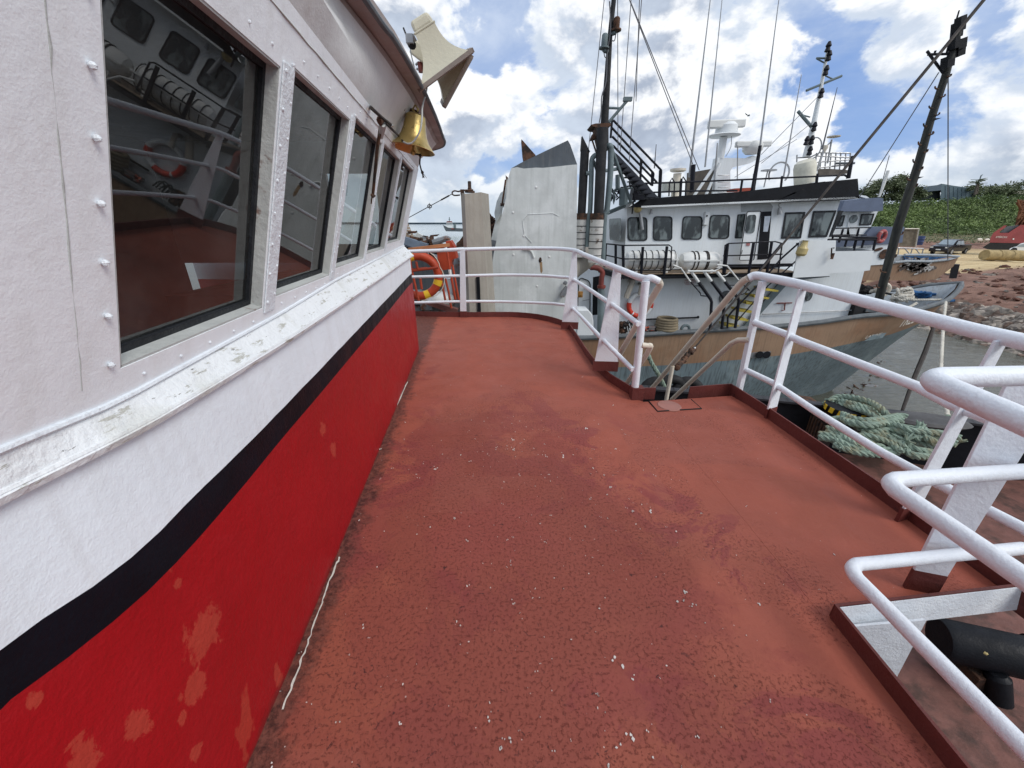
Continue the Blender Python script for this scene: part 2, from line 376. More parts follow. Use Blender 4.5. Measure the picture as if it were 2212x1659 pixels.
# deck paint
def deckmat():
    m = bpy.data.materials.new('red oxide deck paint'); m.use_nodes = True; t = m.node_tree; b = t.nodes['Principled BSDF']
    ob = N(t, 'ShaderNodeTexCoord').outputs['Object']
    a = (.335, .092, .060); dk = (.22, .048, .044); br = (.25, .072, .044)
    lowf = noise(t, ob, .75, 5, .6, .8); midf = noise(t, ob, 2.3, 7, .65, .6)
    # broad dull area around the middle and near the camera
    c = mixc(t, ramp(t, noise(t, ob, 3.5, 8, .62), .3, .7), [x*.93 for x in a], [x*1.05 for x in a])
    dist = vmath(t, 'MULTIPLY', vmath(t, 'SUBTRACT', ob, (-.1, 1.3, 0)), (.62, .42, 0))
    ln = N(t, 'ShaderNodeVectorMath', operation='LENGTH'); t.links.new(dist, ln.inputs[0])
    reg = math_(t, 'SUBTRACT', 1.0, ramp(t, ln.outputs['Value'], .2, 1.15))
    w1 = math_(t, 'ADD', math_(t, 'MULTIPLY', reg, .26), lowf)
    purp = ramp(t, math_(t, 'ADD', w1, math_(t, 'MULTIPLY', math_(t, 'SUBTRACT', midf, .5), .5)), .60, .70)
    pz = ramp(t, noise(t, vmath(t, 'ADD', ob, (3, 1, 0)), 1.7, 9, .68, .8), .52, .56)
    ed = ramp(t, reg, .0, .35)
    c = mixc(t, math_(t, 'MULTIPLY', math_(t, 'MULTIPLY', pz, ed), .6), c, (.225, .045, .048))
    c = mixc(t, math_(t, 'MULTIPLY', purp, .55), c, dk)
    w2 = math_(t, 'ADD', math_(t, 'MULTIPLY', reg, .22), noise(t, vmath(t, 'ADD', ob, (9, 4, 0)), 1.1, 6, .6, .5))
    brn = ramp(t, w2, .58, .72)
    c = mixc(t, math_(t, 'MULTIPLY', brn, .4), c, br)
    # fine dark chips where the paint has cracked
    ch = noise(t, ob, 70, 6, .78, .15)
    vr = N(t, 'ShaderNodeTexVoronoi', i_Scale=1.7, distance='CHEBYCHEV'); t.links.new(vmath(t, 'ADD', ob, (.3, .1, 0)), vr.inputs['Vector'])
    vs_ = N(t, 'ShaderNodeSeparateColor'); t.links.new(vr.outputs['Color'], vs_.inputs[0])
    gate = ramp(t, math_(t, 'ADD', math_(t, 'ADD', math_(t, 'MULTIPLY', reg, .24), math_(t, 'MULTIPLY', vs_.outputs[0], .16)), noise(t, vmath(t, 'ADD', ob, (6, 2, 0)), 2.4, 7, .66, .5)), .58, .74)
    c = mixc(t, math_(t, 'MULTIPLY', ramp(t, vs_.outputs[1], .55, .62), .25), c, (.30, .095, .07))
    cm = math_(t, 'MULTIPLY', ramp(t, ch, .54, .59), gate)
    c = mixc(t, math_(t, 'MULTIPLY', cm, .6), c, (.12, .024, .018))
    chb = noise(t, vmath(t, 'ADD', ob, (7, 7, 0)), 30, 8, .8, .2)
    cmb = math_(t, 'MULTIPLY', ramp(t, chb, .605, .635), gate)
    c = mixc(t, math_(t, 'MULTIPLY', cmb, .7), c, (.05, .018, .020))
    ch2 = noise(t, vmath(t, 'ADD', ob, (2, 8, 0)), 26, 5, .7, 1.2)
    cm2 = math_(t, 'MULTIPLY', ramp(t, ch2, .645, .68), ramp(t, w1, .50, .70))
    c = mixc(t, math_(t, 'MULTIPLY', cm2, .8), c, (.055, .022, .024))
    # pale rubbed patches
    c = mixc(t, math_(t, 'MULTIPLY', ramp(t, noise(t, vmath(t, 'ADD', ob, (1, 3, 5)), 5, 8, .7), .68, .74), .35), c, (.42, .20, .17))
    # dirt against the wheelhouse wall
    sp = N(t, 'ShaderNodeSeparateXYZ'); t.links.new(ob, sp.inputs[0])
    wl = math_(t, 'ADD', sp.outputs[0], math_(t, 'MULTIPLY', sp.outputs[1], .097))
    dirt = ramp(t, math_(t, 'ADD', wl, math_(t, 'MULTIPLY', noise(t, ob, 9, 6, .7), .30)), -.565, -.47, 1, 0)
    c = mixc(t, math_(t, 'MULTIPLY', dirt, .8), c, mixc(t, ramp(t, noise(t, ob, 30, 6, .75), .4, .6), (.03, .016, .014), (.15, .06, .045)))
    # white dots
    for sc, th, off in ((9, .055, 0), (23, .075, 3)):
        vo = N(t, 'ShaderNodeTexVoronoi', i_Scale=sc); t.links.new(vmath(t, 'ADD', ob, (off, off, 0)), vo.inputs['Vector'])
        gate = ramp(t, noise(t, vmath(t, 'ADD', ob, (off+4, 1, 0)), 3.3, 3), .50, .56)
        dd = math_(t, 'ADD', vo.outputs['Distance'], math_(t, 'MULTIPLY', noise(t, ob, 120, 2), .05))
        c = mixc(t, math_(t, 'MULTIPLY', ramp(t, dd, th, th*.8), gate), c, (.62, .56, .52))
    t.links.new(c, b.inputs['Base Color'])
    rr = ramp(t, midf, .3, .7, .5, .7); t.links.new(rr, b.inputs['Roughness']); b.inputs['Specular IOR Level'].default_value = .22
    bn = N(t, 'ShaderNodeBump', i_Strength=.55, i_Distance=.006)
    h = math_(t, 'ADD', noise(t, ob, 38, 8, .65), math_(t, 'MULTIPLY', noise(t, ob, 4, 4), 2.))
    h = math_(t, 'SUBTRACT', h, math_(t, 'ADD', cm, cm2))
    t.links.new(h, bn.inputs['Height']); t.links.new(bn.outputs[0], b.inputs['Normal'])
    return m
M['deck'] = deckmat()
M['kerb'] = mat('maroon kerb', (.13, .033, .028), .55, var=.15, bump=.4, bscale=50, rust=(.06, .02, .018), rs=9, rth=(.6, .7))
M['lowdeck'] = mat('lower deck rusty', (.17, .075, .06), .7, var=.2, vscale=5, bump=.6, bscale=25, col2=(.075, .04, .032), m2=(.45, .6), s2=2.6, speck=((.3, .2, .17), 20, .05))
# lower wall red with scuffs
def redmat(blobs):
    m = mat('red wall paint', (.33, .006, .010), .36, var=.08, vscale=2, bump=.35, bscale=70)
    t = m.node_tree; b = t.nodes['Principled BSDF']; src = b.inputs['Base Color'].links[0].from_socket
    ob = [n for n in t.nodes if n.type == 'TEX_COORD'][0].outputs['Object']
    sp = N(t, 'ShaderNodeSeparateXYZ'); t.links.new(ob, sp.inputs[0])
    n_ = math_(t, 'ADD', noise(t, vmath(t, 'MULTIPLY', ob, (1, 1.0, .6)), 5.2, 6, .55, .3), math_(t, 'MULTIPLY', ramp(t, sp.outputs[1], .4, 1.9, .10, 0), 1.))
    c = mixc(t, math_(t, 'MULTIPLY', ramp(t, n_, .735, .76), .45), src, (.46, .07, .04))
    wob = math_(t, 'MULTIPLY', math_(t, 'SUBTRACT', noise(t, vmath(t, 'MULTIPLY', ob, (1, 1, .8)), 13, 10, .78, .6), .5), 5.0)
    for (by, bz, ry, rz) in blobs:
        dv = vmath(t, 'MULTIPLY', vmath(t, 'SUBTRACT', ob, (0, by, bz)), (0, 1/ry, 1/rz)); ln_ = N(t, 'ShaderNodeVectorMath', operation='LENGTH'); t.links.new(dv, ln_.inputs[0])
        c = mixc(t, math_(t, 'MULTIPLY', ramp(t, math_(t, 'ADD', ln_.outputs['Value'], wob), 1.0, .9), .5), c, (.46, .075, .045))
    n2 = noise(t, vmath(t, 'ADD', ob, (5, 2, 1)), 16, 6, .7)
    c = mixc(t, math_(t, 'MULTIPLY', ramp(t, n2, .70, .73), .7), c, (.46, .06, .03))
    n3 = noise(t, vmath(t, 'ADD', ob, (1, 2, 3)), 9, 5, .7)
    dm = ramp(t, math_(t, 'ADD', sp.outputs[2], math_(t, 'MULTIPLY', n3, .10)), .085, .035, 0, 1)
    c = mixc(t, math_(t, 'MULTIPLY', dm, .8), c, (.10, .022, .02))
    t.links.new(c, b.inputs['Base Color']); return m
def ledgemat():
    m = M['ledge']; t = m.node_tree; b = t.nodes['Principled BSDF']; src = b.inputs['Base Color'].links[0].from_socket
    ob = [n for n in t.nodes if n.type == 'TEX_COORD'][0].outputs['Object']
    sv = vmath(t, 'MULTIPLY', ob, (26, 5, 26))
    c = mixc(t, ramp(t, noise(t, sv, 1.3, 9, .72), .57, .61), src, (.46, .46, .42))
    c = mixc(t, ramp(t, noise(t, vmath(t, 'ADD', sv, (4, 4, 4)), 2.2, 9, .75), .64, .66), c, (.13, .12, .11))
    c = mixc(t, math_(t, 'MULTIPLY', ramp(t, noise(t, ob, 5, 6), .55, .7), .5), c, (.56, .57, .52))
    t.links.new(c, b.inputs['Base Color'])
ledgemat()
def glassmat(name, tint, ior, dark=None, rough=.0):
    m = bpy.data.materials.new(name); m.use_nodes = True; t = m.node_tree; t.nodes.clear()
    o = N(t, 'ShaderNodeOutputMaterial'); g = N(t, 'ShaderNodeBsdfGlossy', i_Roughness=rough); fr = N(t, 'ShaderNodeFresnel', i_IOR=ior)
    mx = N(t, 'ShaderNodeMixShader'); tr = N(t, 'ShaderNodeBsdfTransparent'); tr.inputs[0].default_value = (*tint, 1)
    df = N(t, 'ShaderNodeBsdfDiffuse'); df.inputs[0].default_value = (.35, .37, .36, 1)
    ob = N(t, 'ShaderNodeTexCoord').outputs['Object']
    ad = N(t, 'ShaderNodeMixShader'); t.links.new(ramp(t, noise(t, ob, 2.2, 6, .7), .35, .8, .02, .13), ad.inputs[0])
    t.links.new(tr.outputs[0], ad.inputs[1]); t.links.new(df.outputs[0], ad.inputs[2])
    t.links.new(fr.outputs[0], mx.inputs[0]); t.links.new(ad.outputs[0], mx.inputs[1]); t.links.new(g.outputs[0], mx.inputs[2])
    t.links.new(mx.outputs[0], o.inputs[0]); return m
M['glass'] = glassmat('window glass', (.42, .47, .46), 1.85)
def dglass():
    m = bpy.data.materials.new('dark window glass'); m.use_nodes = True; t = m.node_tree; b = t.nodes['Principled BSDF']
    ob = N(t, 'ShaderNodeTexCoord').outputs['Object']
    n = noise(t, vmath(t, 'MULTIPLY', ob, (5, 1, 2.2)), .9, 3, .5)
    c = mixc(t, ramp(t, n, .42, .60), (.012, .016, .018), (.16, .19, .19))
    t.links.new(c, b.inputs['Base Color']); b.inputs['Roughness'].default_value = .08
    b.inputs['IOR'].default_value = 1.7
    return m
M['dglass'] = dglass()
M['interior'] = mat('wheelhouse interior', (.065, .028, .015), .6, var=.3, bump=.1)
M['intwall'] = mat('wheelhouse lining', (.12, .11, .10), .7, var=.2, bump=.1)
# ================================================================= OWN SHIP
WATER = -5.2
LOWZ = -2.1
# ---- deck
kerbpts = [(-1.75, 6.92), (-.88, 6.84), (-.05, 6.86), (.35, 6.74), (.62, 6.52), (.80, 6.25), (.91, 5.9), (.97, 4.12), (1.20, 3.33)]
deckpoly = [(-1.9, 6.95)]+kerbpts[1:]+[(1.24, 3.28), (2.14, 3.42), (2.22, 3.0), (2.25, 1.225), (1.36, 1.125), (1.30, -2.5), (-1.9, -2.5)]
mb = MB(); mb.prism([V((x, y, 0)) for x, y in deckpoly], (0, 0, -.06)); dk = struct(mb.build('deck', M['deck'], smooth=False))
# weld seams in the plating, as thin raised beads
seam = MB()
for pts in ([(1.22, 3.27), (1.30, 2.2), (1.33, 1.14)], [(-1.0, 2.62), (-.2, 2.66), (.6, 2.63), (1.29, 2.6)], [(-.83, 1.17), (-.1, 1.2), (.6, 1.19), (1.33, 1.2)], [(1.31, 2.1), (2.2, 2.05)], [(-1.28, 5.2), (-.2, 5.22), (.9, 5.2)]):
    seam.tube([(x, y, -.002) for x, y in bez([(a, b, 0) for a, b in pts], 5) for x, y in [(x, y)]] if False else [(p.x, p.y, -.0025) for p in bez([(a, b, 0) for a, b in pts], 5)], .0038, 6)
sw = thing('deck_seams', 'thin raised weld lines running across the red deck plating', 'weld seam', (0, 2, 0)); seam.build('weld_bead', M['deck'], sw)
# flush hatch cover by the stair
c4 = [G(*z6(385, 1150)), G(*z6(720, 1137)), G(*z6(800, 1208)), G(*z6(455, 1230))]
hb = thing('deck_hatch', 'small flush square hatch plate in the deck at the top of the stair', 'hatch', tuple(c4[0]))
m_ = MB(); m_.prism([p+V((0, 0, .002)) for p in c4], (0, 0, .004)); m_.build('hatch_plate', M['deck'], hb, smooth=False)
m_ = MB(); m_.tube([c4[0]+V((0, 0, .003)), c4[3]+V((0, 0, .003)), c4[2]+V((0, 0, .003)), c4[1]+V((0, 0, .003))], .007, 6); m_.build('hatch_gap', M['rubber'], hb)
m_ = MB(); cc = sum(c4, V())/4; m_.lathe([(.11, .0), (.10, .009), (.03, .013)], cc+V((-.06, -.02, .004)), n=18); m_.build('hatch_boss', mat('worn deck paint', (.34, .15, .12), .6, var=.15), hb)
# loose flakes of paint and droppings on the deck
fl = MB()
for i in range(420):
    if i < 300: x = random.gauss(.15, .55); y = random.uniform(.45, 3.0)
    else: x = random.uniform(-1, 2.1); y = random.uniform(.5, 6)
    if x < -.78-.1*y or x > 2.1 or (y < 1.15 and x > 1.25) or (y > 3.2 and x > .85): continue
    s = random.choice([.0014, .0018, .002, .0025, .003, .004, .006]) * random.uniform(.6, 1.2); n = random.randint(4, 7)
    for q in range(random.choice([1, 1, 2, 3])):
        ox, oy = random.gauss(0, s*1.4), random.gauss(0, s*1.4)
        ang = [2*math.pi*k/n for k in range(n)]; st = random.uniform(.8, 1.8)
        fl.prism([V((x+ox+math.cos(a)*s*random.uniform(.4, 1), y+oy+math.sin(a)*s*st*random.uniform(.4, 1), .0012)) for a in ang], (0, 0, .0022))
o = fl.build('paint_flakes', mat('paint flake', (.62, .58, .54), .7, var=.2), smooth=False); tag(o, 'scattered white paint flakes and droppings on the red deck', 'paint flakes', kind='stuff')
# white sealant line along the foot of the wheelhouse
sp_ = [G(*w3(1275, 1395)), G(*w3(1340, 1220)), G(*w3(1400, 1060)), G(*w3(1455, 900)), G(*w3(1500, 780)), G(*w3(1530, 710))]
pts = bez(sp_, 8); m_ = MB(); m_.tube([p+V((random.uniform(-.004, .004), 0, .001)) for p in pts], [random.uniform(.0015, .0055) for _ in pts], 5)
sp2 = [G(*q) for q in [(757, 1075), (800, 985), (846, 900), (880, 825)]]; pts = bez(sp2, 8); m_.tube([p+V((random.uniform(-.004, .004), 0, .001)) for p in pts], [random.uniform(.002, .006) for _ in pts], 5)
o = m_.build('sealant_bead', mat('old sealant', (.60, .58, .52), .6)); tag(o, 'broken white bead of sealant along the foot of the red wall', 'sealant')
# ---- kerb along the deck edge
def kerb(mb, pts, h=.10, t=.012):
    for a, b in zip(pts[:-1], pts[1:]):
        mb.beam((a[0], a[1], h/2-.03), (b[0], b[1], h/2-.03), t, h+.06)
k1 = thing('deck_kerb', 'maroon steel kerb curving round the far left edge of the deck', 'kerb', (0, 6.85, 0))
m_ = MB(); kp = [(p.x, p.y) for p in bez([(a, b, 0) for a, b in kerbpts], 3)]; kerb(m_, kp, .09); m_.build('kerb_plate', M['kerb'], k1)
k2 = thing('deck_kerb', 'maroon steel kerb along the right deck edge beyond the stair opening', 'kerb', (2.2, 2.5, 0))
m_ = MB(); kerb(m_, [(1.72, 3.42), (2.16, 3.50), (2.20, 3.05), (2.255, 1.6), (2.27, .9), (2.27, -1)], .095); m_.build('kerb_plate', M['kerb'], k2)
k3 = thing('deck_kerb', 'maroon kerb with white inner face round the near right deck opening', 'kerb', (1.36, 1.12, 0))
m_ = MB(); kerb(m_, [(1.36, 1.13), (1.345, .6), (1.32, -2.3)], .075, .012)
m_.beam((1.36, 1.135, .015), (2.26, 1.235, .015), .012, .11); m_.build('kerb_plate', M['kerb'], k3)
m_ = MB(); a = G(*z8(165, 885), .10); 
m_.prism([(1.372, 1.124, .066), (2.26, 1.224, .066), (2.26, 1.20, -.045), (1.40, 1.105, -.045)], (0, .004, 0)); m_.build('coaming_plate', M['white'], k3)
m_ = MB(); m_.prism([P(*z8(*q), 1.09) for q in ((232, 948), (640, 912), (480, 1218), (330, 1300))], (0, .01, 0)); m_.build('gusset', M['white'], k3)
m_ = MB(); m_.box((1.385, .7, -.06), (.012, .8, .05)); m_.build('web_plate', M['white'], k3)
# ---- railings
def plate_post(name, par, b0, t0, wb, wt, th, along, foot=True, lean=None):
    """tapered flat bar from foot b0 to top t0, wide along direction `along`"""
    b0 = V(b0); t0 = V(t0); al = V(along).normalized(); up = (t0-b0).normalized(); n = al.cross(up).normalized()*th/2
    m_ = MB(); f0 = b0+up*(.11 if foot else 0)
    fr = ((f0-b0).length)/((t0-b0).length); wf = wb*(1-fr)+wt*fr
    m_.hexa([f0-al*wf/2-n, f0+al*wf/2-n, t0+al*wt/2-n, t0-al*wt/2-n, f0-al*wf/2+n, f0+al*wf/2+n, t0+al*wt/2+n, t0-al*wt/2+n])
    s = m_.build(name, M['rail'], par, smooth=False, bevel=.002)
    if foot:
        m_ = MB(); w = (wb+.006)/2; n2 = n*1.25
        m_.hexa([b0-al*w-n2, b0+al*w-n2, f0+al*w-n2, f0-al*w-n2, b0-al*w+n2, b0+al*w+n2, f0+al*w+n2, f0-al*w+n2]); m_.build('post_foot', M['kerb'], s, smooth=False)
    return s
# far rail : curved, from the wheelhouse corner to the stair opening
top = [P(*z5(150, 960), 6.86), P(*z5(400, 952), 6.85), P(*z5(650, 941), 6.84), P(*z5(1000, 933), 6.86), P(*z5(1300, 932), 6.66), P(*z5(1470, 937), 6.4), P(*z5(1590, 952), 5.98), P(*z2(200, 625), 5.2), P(*z2(440, 725), 3.95), P(*z2(640, 805), 3.5)]
mid = [P(*z5(200, 1170), 6.86), P(*z5(640, 1160), 6.84), P(*z5(1000, 1152), 6.86), P(*z5(1300, 1158), 6.66), P(*z5(1460, 1170), 6.4), P(*z5(1585, 1190), 5.98), P(*z2(110, 830), 5.98), P(*z2(400, 1010), 3.95), P(*z2(620, 1170), 3.35)]
mid = mid[:5]+[P(*z5(1570, 1190), 5.98)]+mid[7:]
lowr = [P(*z5(230, 1383), 6.86), P(*z5(690, 1372), 6.84), P(*z5(1000, 1374), 6.86), P(*z5(1300, 1385), 6.66), P(*z5(1440, 1395), 6.4), P(*z5(1560, 1428), 5.98), P(*z2(330, 1285), 3.97), P(*z2(575, 1530), 3.35)]
r1 = thing('railing', 'white three bar railing curving round the far left end of the red deck', 'railing', (-.9, 6.85, 0))
ca = [top[-1], P(*z2(720, 805), 3.42), P(*z2(778, 830), 3.42)]
m_ = MB(); m_.tube(bez(top+ca[1:], 5), .030, 12); m_.build('top_rail', M['rail'], r1)
m_ = MB(); m_.tube(bez(mid, 5), .024, 10); m_.build('middle_rail', M['rail'], r1)
m_ = MB(); m_.tube(bez(lowr, 5), .023, 10); m_.build('lower_rail', M['rail'], r1)
plate_post('stanchion', r1, (-.87, 6.82, 0), P(*z5(650, 945), 6.82), .115, .085, .014, (1, -.05, 0))
plate_post('stanchion', r1, P(*z5(1538, 1600), 5.93), P(*z5(1583, 955), 5.95), .26, .06, .016, (1, -.15, 0))
plate_post('stanchion', r1, P(*z2(355, 1540), 3.9), P(*z2(452, 735), 3.92), .26, .075, .016, (1, -.1, 0))
m_ = MB(); m_.tube([P(*z2(585, 1745), 3.36), P(*z2(610, 1500), 3.37), P(*z2(678, 830), 3.4)], .034, 12); e = m_.build('stanchion', M['rail'], r1)
m_ = MB(); m_.box(P(*z2(585, 1740), 3.36)+V((0.02, 0, .03)), (.11, .09, .14)); m_.build('post_foot', M['kerb'], e, smooth=False)
m_ = MB(); m_.box(P(*z2(700, 1740), 3.36)+V((0.0, 0.02, .02)), (.13, .012, .12)); m_.build('kerb_end', M['kerb'], r1, smooth=False)
# wheelhouse-side end bracket of the rail
m_ = MB(); m_.tube([P(*w5(1850, 830), 5.0), P(*w5(2000, 850), 5.3), P(*z5(180, 962), 6.5)], .022, 8); m_.build('wall_stub', M['rail'], r1)
m_ = MB(); m_.tube([P(*w5(1840, 790), 4.8), P(*w5(1828, 850), 4.8)], .018, 8); m_.build('wall_bracket', M['redpipe'], r1)
# left stair handrail goes down with the stair
m_ = MB(); m_.tube(bez([P(*z2(778, 830), 3.42), P(*z2(790, 860), 3.46), P(*z2(765, 900), 3.5)], 4)+[X_(*z2(430, 1480), 1.21)], .030, 10)
m_.build('stair_handrail', M['cream'], r1)
a0 = P(*z2(640, 1335), 3.36); a1 = P(*z2(715, 1345), 3.4); a2 = P(*z2(690, 1400), 3.46); a3 = X_(*z2(520, 1650), 1.25)
m_ = MB(); m_.tube([a0]+bez([a0*.3+a1*.7, a1, a2], 4)+[a3], .026, 10); m_.build('stair_middle_rail', M['cream'], r1)
# starboard rail beyond the stair opening
XR = 2.25
r2 = thing('railing', 'white railing along the right deck edge, its top bar bending down the stair', 'railing', (XR, 2.9, 0))
tp = [X_(*z6(1175, 175), 2.16), X_(*z6(1230, 155), 2.2), X_(*z6(1330, 172), 2.24), X_(*z6(1600, 230), XR), X_(1990, 684, XR), X_(2212, 739, XR), V((XR, .5, 1.09)), V((XR, -1, 1.09))]
m_ = MB(); m_.tube(bez(tp, 5), .036, 14); m_.build('top_rail', M['rail'], r2)
m_ = MB(); m_.tube([tp[0], X_(*z6(1135, 195), 2.15), X_(*z6(1100, 230), 2.15), X_(*z6(350, 1115), 2.15)], .031, 12); m_.build('stair_handrail', M['cream'], r2)
m_ = MB(); m_.tube([X_(*z6(1220, 525), 2.2), X_(*z6(1460, 615), XR), X_(*z7(0, 600), XR), X_(*z7(1150, 1050), XR), X_(*z7(1500, 1230), XR), V((XR, .8, .72)), V((XR, -1, .72))], .028, 12); m_.build('middle_rail', M['rail'], r2)
m_ = MB(); m_.tube([X_(*z6(1130, 890), 2.22), X_(*z6(1380, 1010), XR), X_(*z6(1720, 1240), XR), X_(*z6(2212, 1545), XR), X_(*z8(900, 330), XR), X_(*z8(1133, 450), XR), V((XR, .5, .34)), V((XR, -1, .34))], .026, 12); m_.build('lower_rail', M['rail'], r2)
plate_post('stanchion', r2, X_(*z6(1085, 1115), 2.21), X_(*z6(1285, 200), 2.21), .062, .062, .04, (0, 1, 0), foot=False)
plate_post('stanchion', r2, X_(*z6(1335, 1290), XR-.01), X_(*z6(1600, 260), XR-.01), .13, .095, .014, (1, .5, 0))
plate_post('stanchion', r2, X_(*z8(525, 410), XR-.01), X_(2162, 735, XR-.01), .15, .09, .014, (1, .3, 0))
plate_post('stanchion', r2, (XR, .2, 0), (XR, .2, 1.07), .13, .09, .014, (.7, .7, 0))
m_ = MB(); m_.tube([X_(*z6(1180, 662), 2.2), X_(*z6(1090, 665), 2.16), X_(*z6(1035, 692), 2.15), X_(*z6(565, 1135), 2.15)], .025, 10); m_.build('stair_middle_rail', M['cream'], r2)
m_ = MB(); a = X_(*z6(573, 870), 2.15); m_.tube([a, a+V((0, .02, -.62))], .026, 10); m_.build('stair_post', M['cream'], r2)
# guard rail round the near opening
g = thing('guard_railing', 'near white guard railing with square corner round the deck opening on the right', 'railing', (1.37, 1.12, 0))
def guard(cpx, xr, yr, r, nm, zr=None):
    c = P(*cpx, 1.16); z = c.z
    R1 = P(*xr, 1.16+.02); a = V((c.x-.02, -1.6, 0))
    L = P(*yr, .9 if False else 1)   # direction towards the camera on the right
    # line through corner and yr at the same height
    q = G(*yr, z); dirn = (q-V((c.x, c.y, z))).normalized(); end = V((c.x, c.y, z))+dirn*2.9
    e1 = G(2212, zr, z); e1 = V((c.x, c.y, z))+(e1-c).normalized()*min((e1-c).length*1.0, .95)
    m_ = MB(); k = .055
    pts = [e1]+bez([c+(e1-c).normalized()*k, c+(e1-c).normalized()*k*.35+dirn*k*.35, c+dirn*k], 4)+[end]
    m_.tube(pts, r, 14); m_.build(nm, M['rail'], g); return c
guard(z7(1225, 965), (2212, 812), z7(2212, 1400), .034, 'top_rail', 812)
guard(z8(415, 205), (2212, 1010), z8(1133, 700), .029, 'middle_rail', 1018)
guard(z8(225, 635), (2212, 1195), z8(1133, 1560), .026, 'lower_rail', 1184)
plate_post('stanchion', g, G(*z8(605, 760)), G(*z8(605, 760))+V((.02, .02, 1.02)), .115, .155, .014, (1, -.3, 0))
plate_post('stanchion', g, (1.30, -.6, 0), (1.30, -.6, 1.0), .13, .1, .014, (0, 1, 0))
# ---- stair down to the lower deck
st = thing('steel_stair', 'steep steel stair dropping from the deck opening to the lower deck', 'stair', (1.7, 3.5, 0))
for xx in (1.27, 2.08):
    m_ = MB(); m_.beam((xx, 3.5, -.10), (xx, 5.4, -2.05), .012, .16); m_.build('stringer', M['black'], st)
for i in range(7):
    m_ = MB(); m_.box((1.675, 3.62+.26*i, -.28-.26*i), (.80, .2, .02)); m_.build('tread', M['black'], st)
# ---- lower deck, bulwark
m_ = MB(); m_.prism([(-2.5, 5.2, LOWZ), (1.2, 6.9, LOWZ), (5, 6.6, LOWZ), (8.6, 5.4, LOWZ), (9.0, -4, LOWZ), (-2.5, -4, LOWZ)], (0, 0, -.05)); struct(m_.build('lower_deck', M['lowdeck'], smooth=False))
bw = thing('bulwark', 'low black bulwark with a wide cap round the lower deck, rope heaped against it', 'bulwark', (5, 6, LOWZ))
bl = [G(1240, 822, -1.25), G(1400, 838, -1.25), G(1560, 851, -1.25), G(1700, 866, -1.25), G(1950, 893, -1.25), G(2100, 912, -1.25), G(2230, 932, -1.25), V((8.9, 4.2, -1.25)), V((9.6, -2, -1.25))]
blp = bez(bl, 3); m_ = MB()
for a, b in zip(blp[:-1], blp[1:]): m_.beam((a.x, a.y, (LOWZ-1.25)/2), (b.x, b.y, (LOWZ-1.25)/2), .03, abs(LOWZ+1.25))
m_.build('bulwark_plate', M['black'], bw, smooth=False)
m_ = MB()
for a, b in zip(blp[:-1], blp[1:]): m_.beam(a, b+(b-a)*.02, .16, .035)
m_.build('cap_rail', mat('bulwark cap', (.035, .035, .04), .55, var=.2), bw, smooth=False)
m_ = MB(); cc = G(*z7(1250, 1400), -1.2)
m_.lathe([(.30, -.02), (.34, .02), (.30, .06), (.05, .07)], cc, n=22, sq=(1.6, .7), ref=(1, -.25, 0)); m_.build('fairlead', mat('fairlead grey', (.06, .058, .058), .6, var=.2), bw)
# hull of own ship below
m_ = MB()
for a, b in zip(blp[:-1], blp[1:]): m_.beam((a.x, a.y, -3.7), (b.x, b.y, -3.7), .05, 3.1)
m_.prism([(-3.0, -6, -2.16), (-2.6, 6.9, -2.16), (1.1, 7.2, -2.16), (1.1, 7.2, -5.4), (-3.0, 7, -5.4), (-3, -6, -5.4)], (.02, 0, 0)); m_.build('hull_side', M['black'], bw, smooth=False)
# support wall under the upper deck
m_ = MB(); m_.box((-.8, 2.0, -1.1), (1.8, 8.2, 1.9)); 
o = m_.build('deckhouse', M['dirtyframe'], smooth=False); tag(o, 'off-white deckhouse block standing beneath the red deck', 'deckhouse')
# windlass cylinder seen through the near opening
wl = thing('windlass_drum', 'scuffed black steel drum lying on the lower deck under the opening', 'drum', tuple(G(*z8(850, 1060), -1.75)))
ax0 = G(*z8(700, 1000), -1.72); ax1 = G(*z8(1180, 1110), -1.72); dv = (ax1-ax0).normalized()
m_ = MB(); L = (ax1-ax0).length; m_.lathe([(.15, 0), (.165, .03), (.165, L), (.185, L), (.185, L+.05), (.12, L+.05), (.11, L-.25)], ax0, dv, 28); m_.build('drum', M['black'], wl)
m_ = MB(); a = G(*z8(1000, 1180), -1.8); m_.lathe([(.05, 0), (.075, .03), (.075, .25), (.05, .27)], a, V((.2, -.3, -1)), 14); m_.build('drain_stub', M['black'], wl)
m_ = MB(); m_.box(ax0+dv*.3+V((0, 0, -.28)), (.25, .3, .25)); m_.build('pedestal', M['rusty'], wl)
for q in ((940, 1080),):
    m_ = MB(); m_.ball(G(*z8(*q), -1.44), (.016, .012, .01), 8, .3); m_.build('worn_patch', mat('chipped yellow', (.45, .36, .16), .6), wl)
# ================================================================= WHEELHOUSE
TH, LE = R(-7), R(17)
Q0 = P(870, 530, 4.9); Hh = V((math.sin(TH), math.cos(TH), 0)); N0 = V((Hh.y, -Hh.x, 0)); UP = V((0, 0, 1))*math.cos(LE)+N0*math.sin(LE); NN = Hh.cross(UP).normalized()
if NN.x < 0: NN = -NN
def PL(u, v, n=0): return Q0+Hh*u+UP*v+NN*n
def uv(x, y, n=0):
    d_ = ray(x, y); k = (NN.dot(Q0-EYEV)+n)/NN.dot(d_); q = EYEV+d_*k-Q0; return q.dot(Hh), q.dot(UP)
wh = thing('wheelhouse', 'white wheelhouse with leaning windows above a black-striped red lower wall', 'wheelhouse', (-1.2, 2, 0))
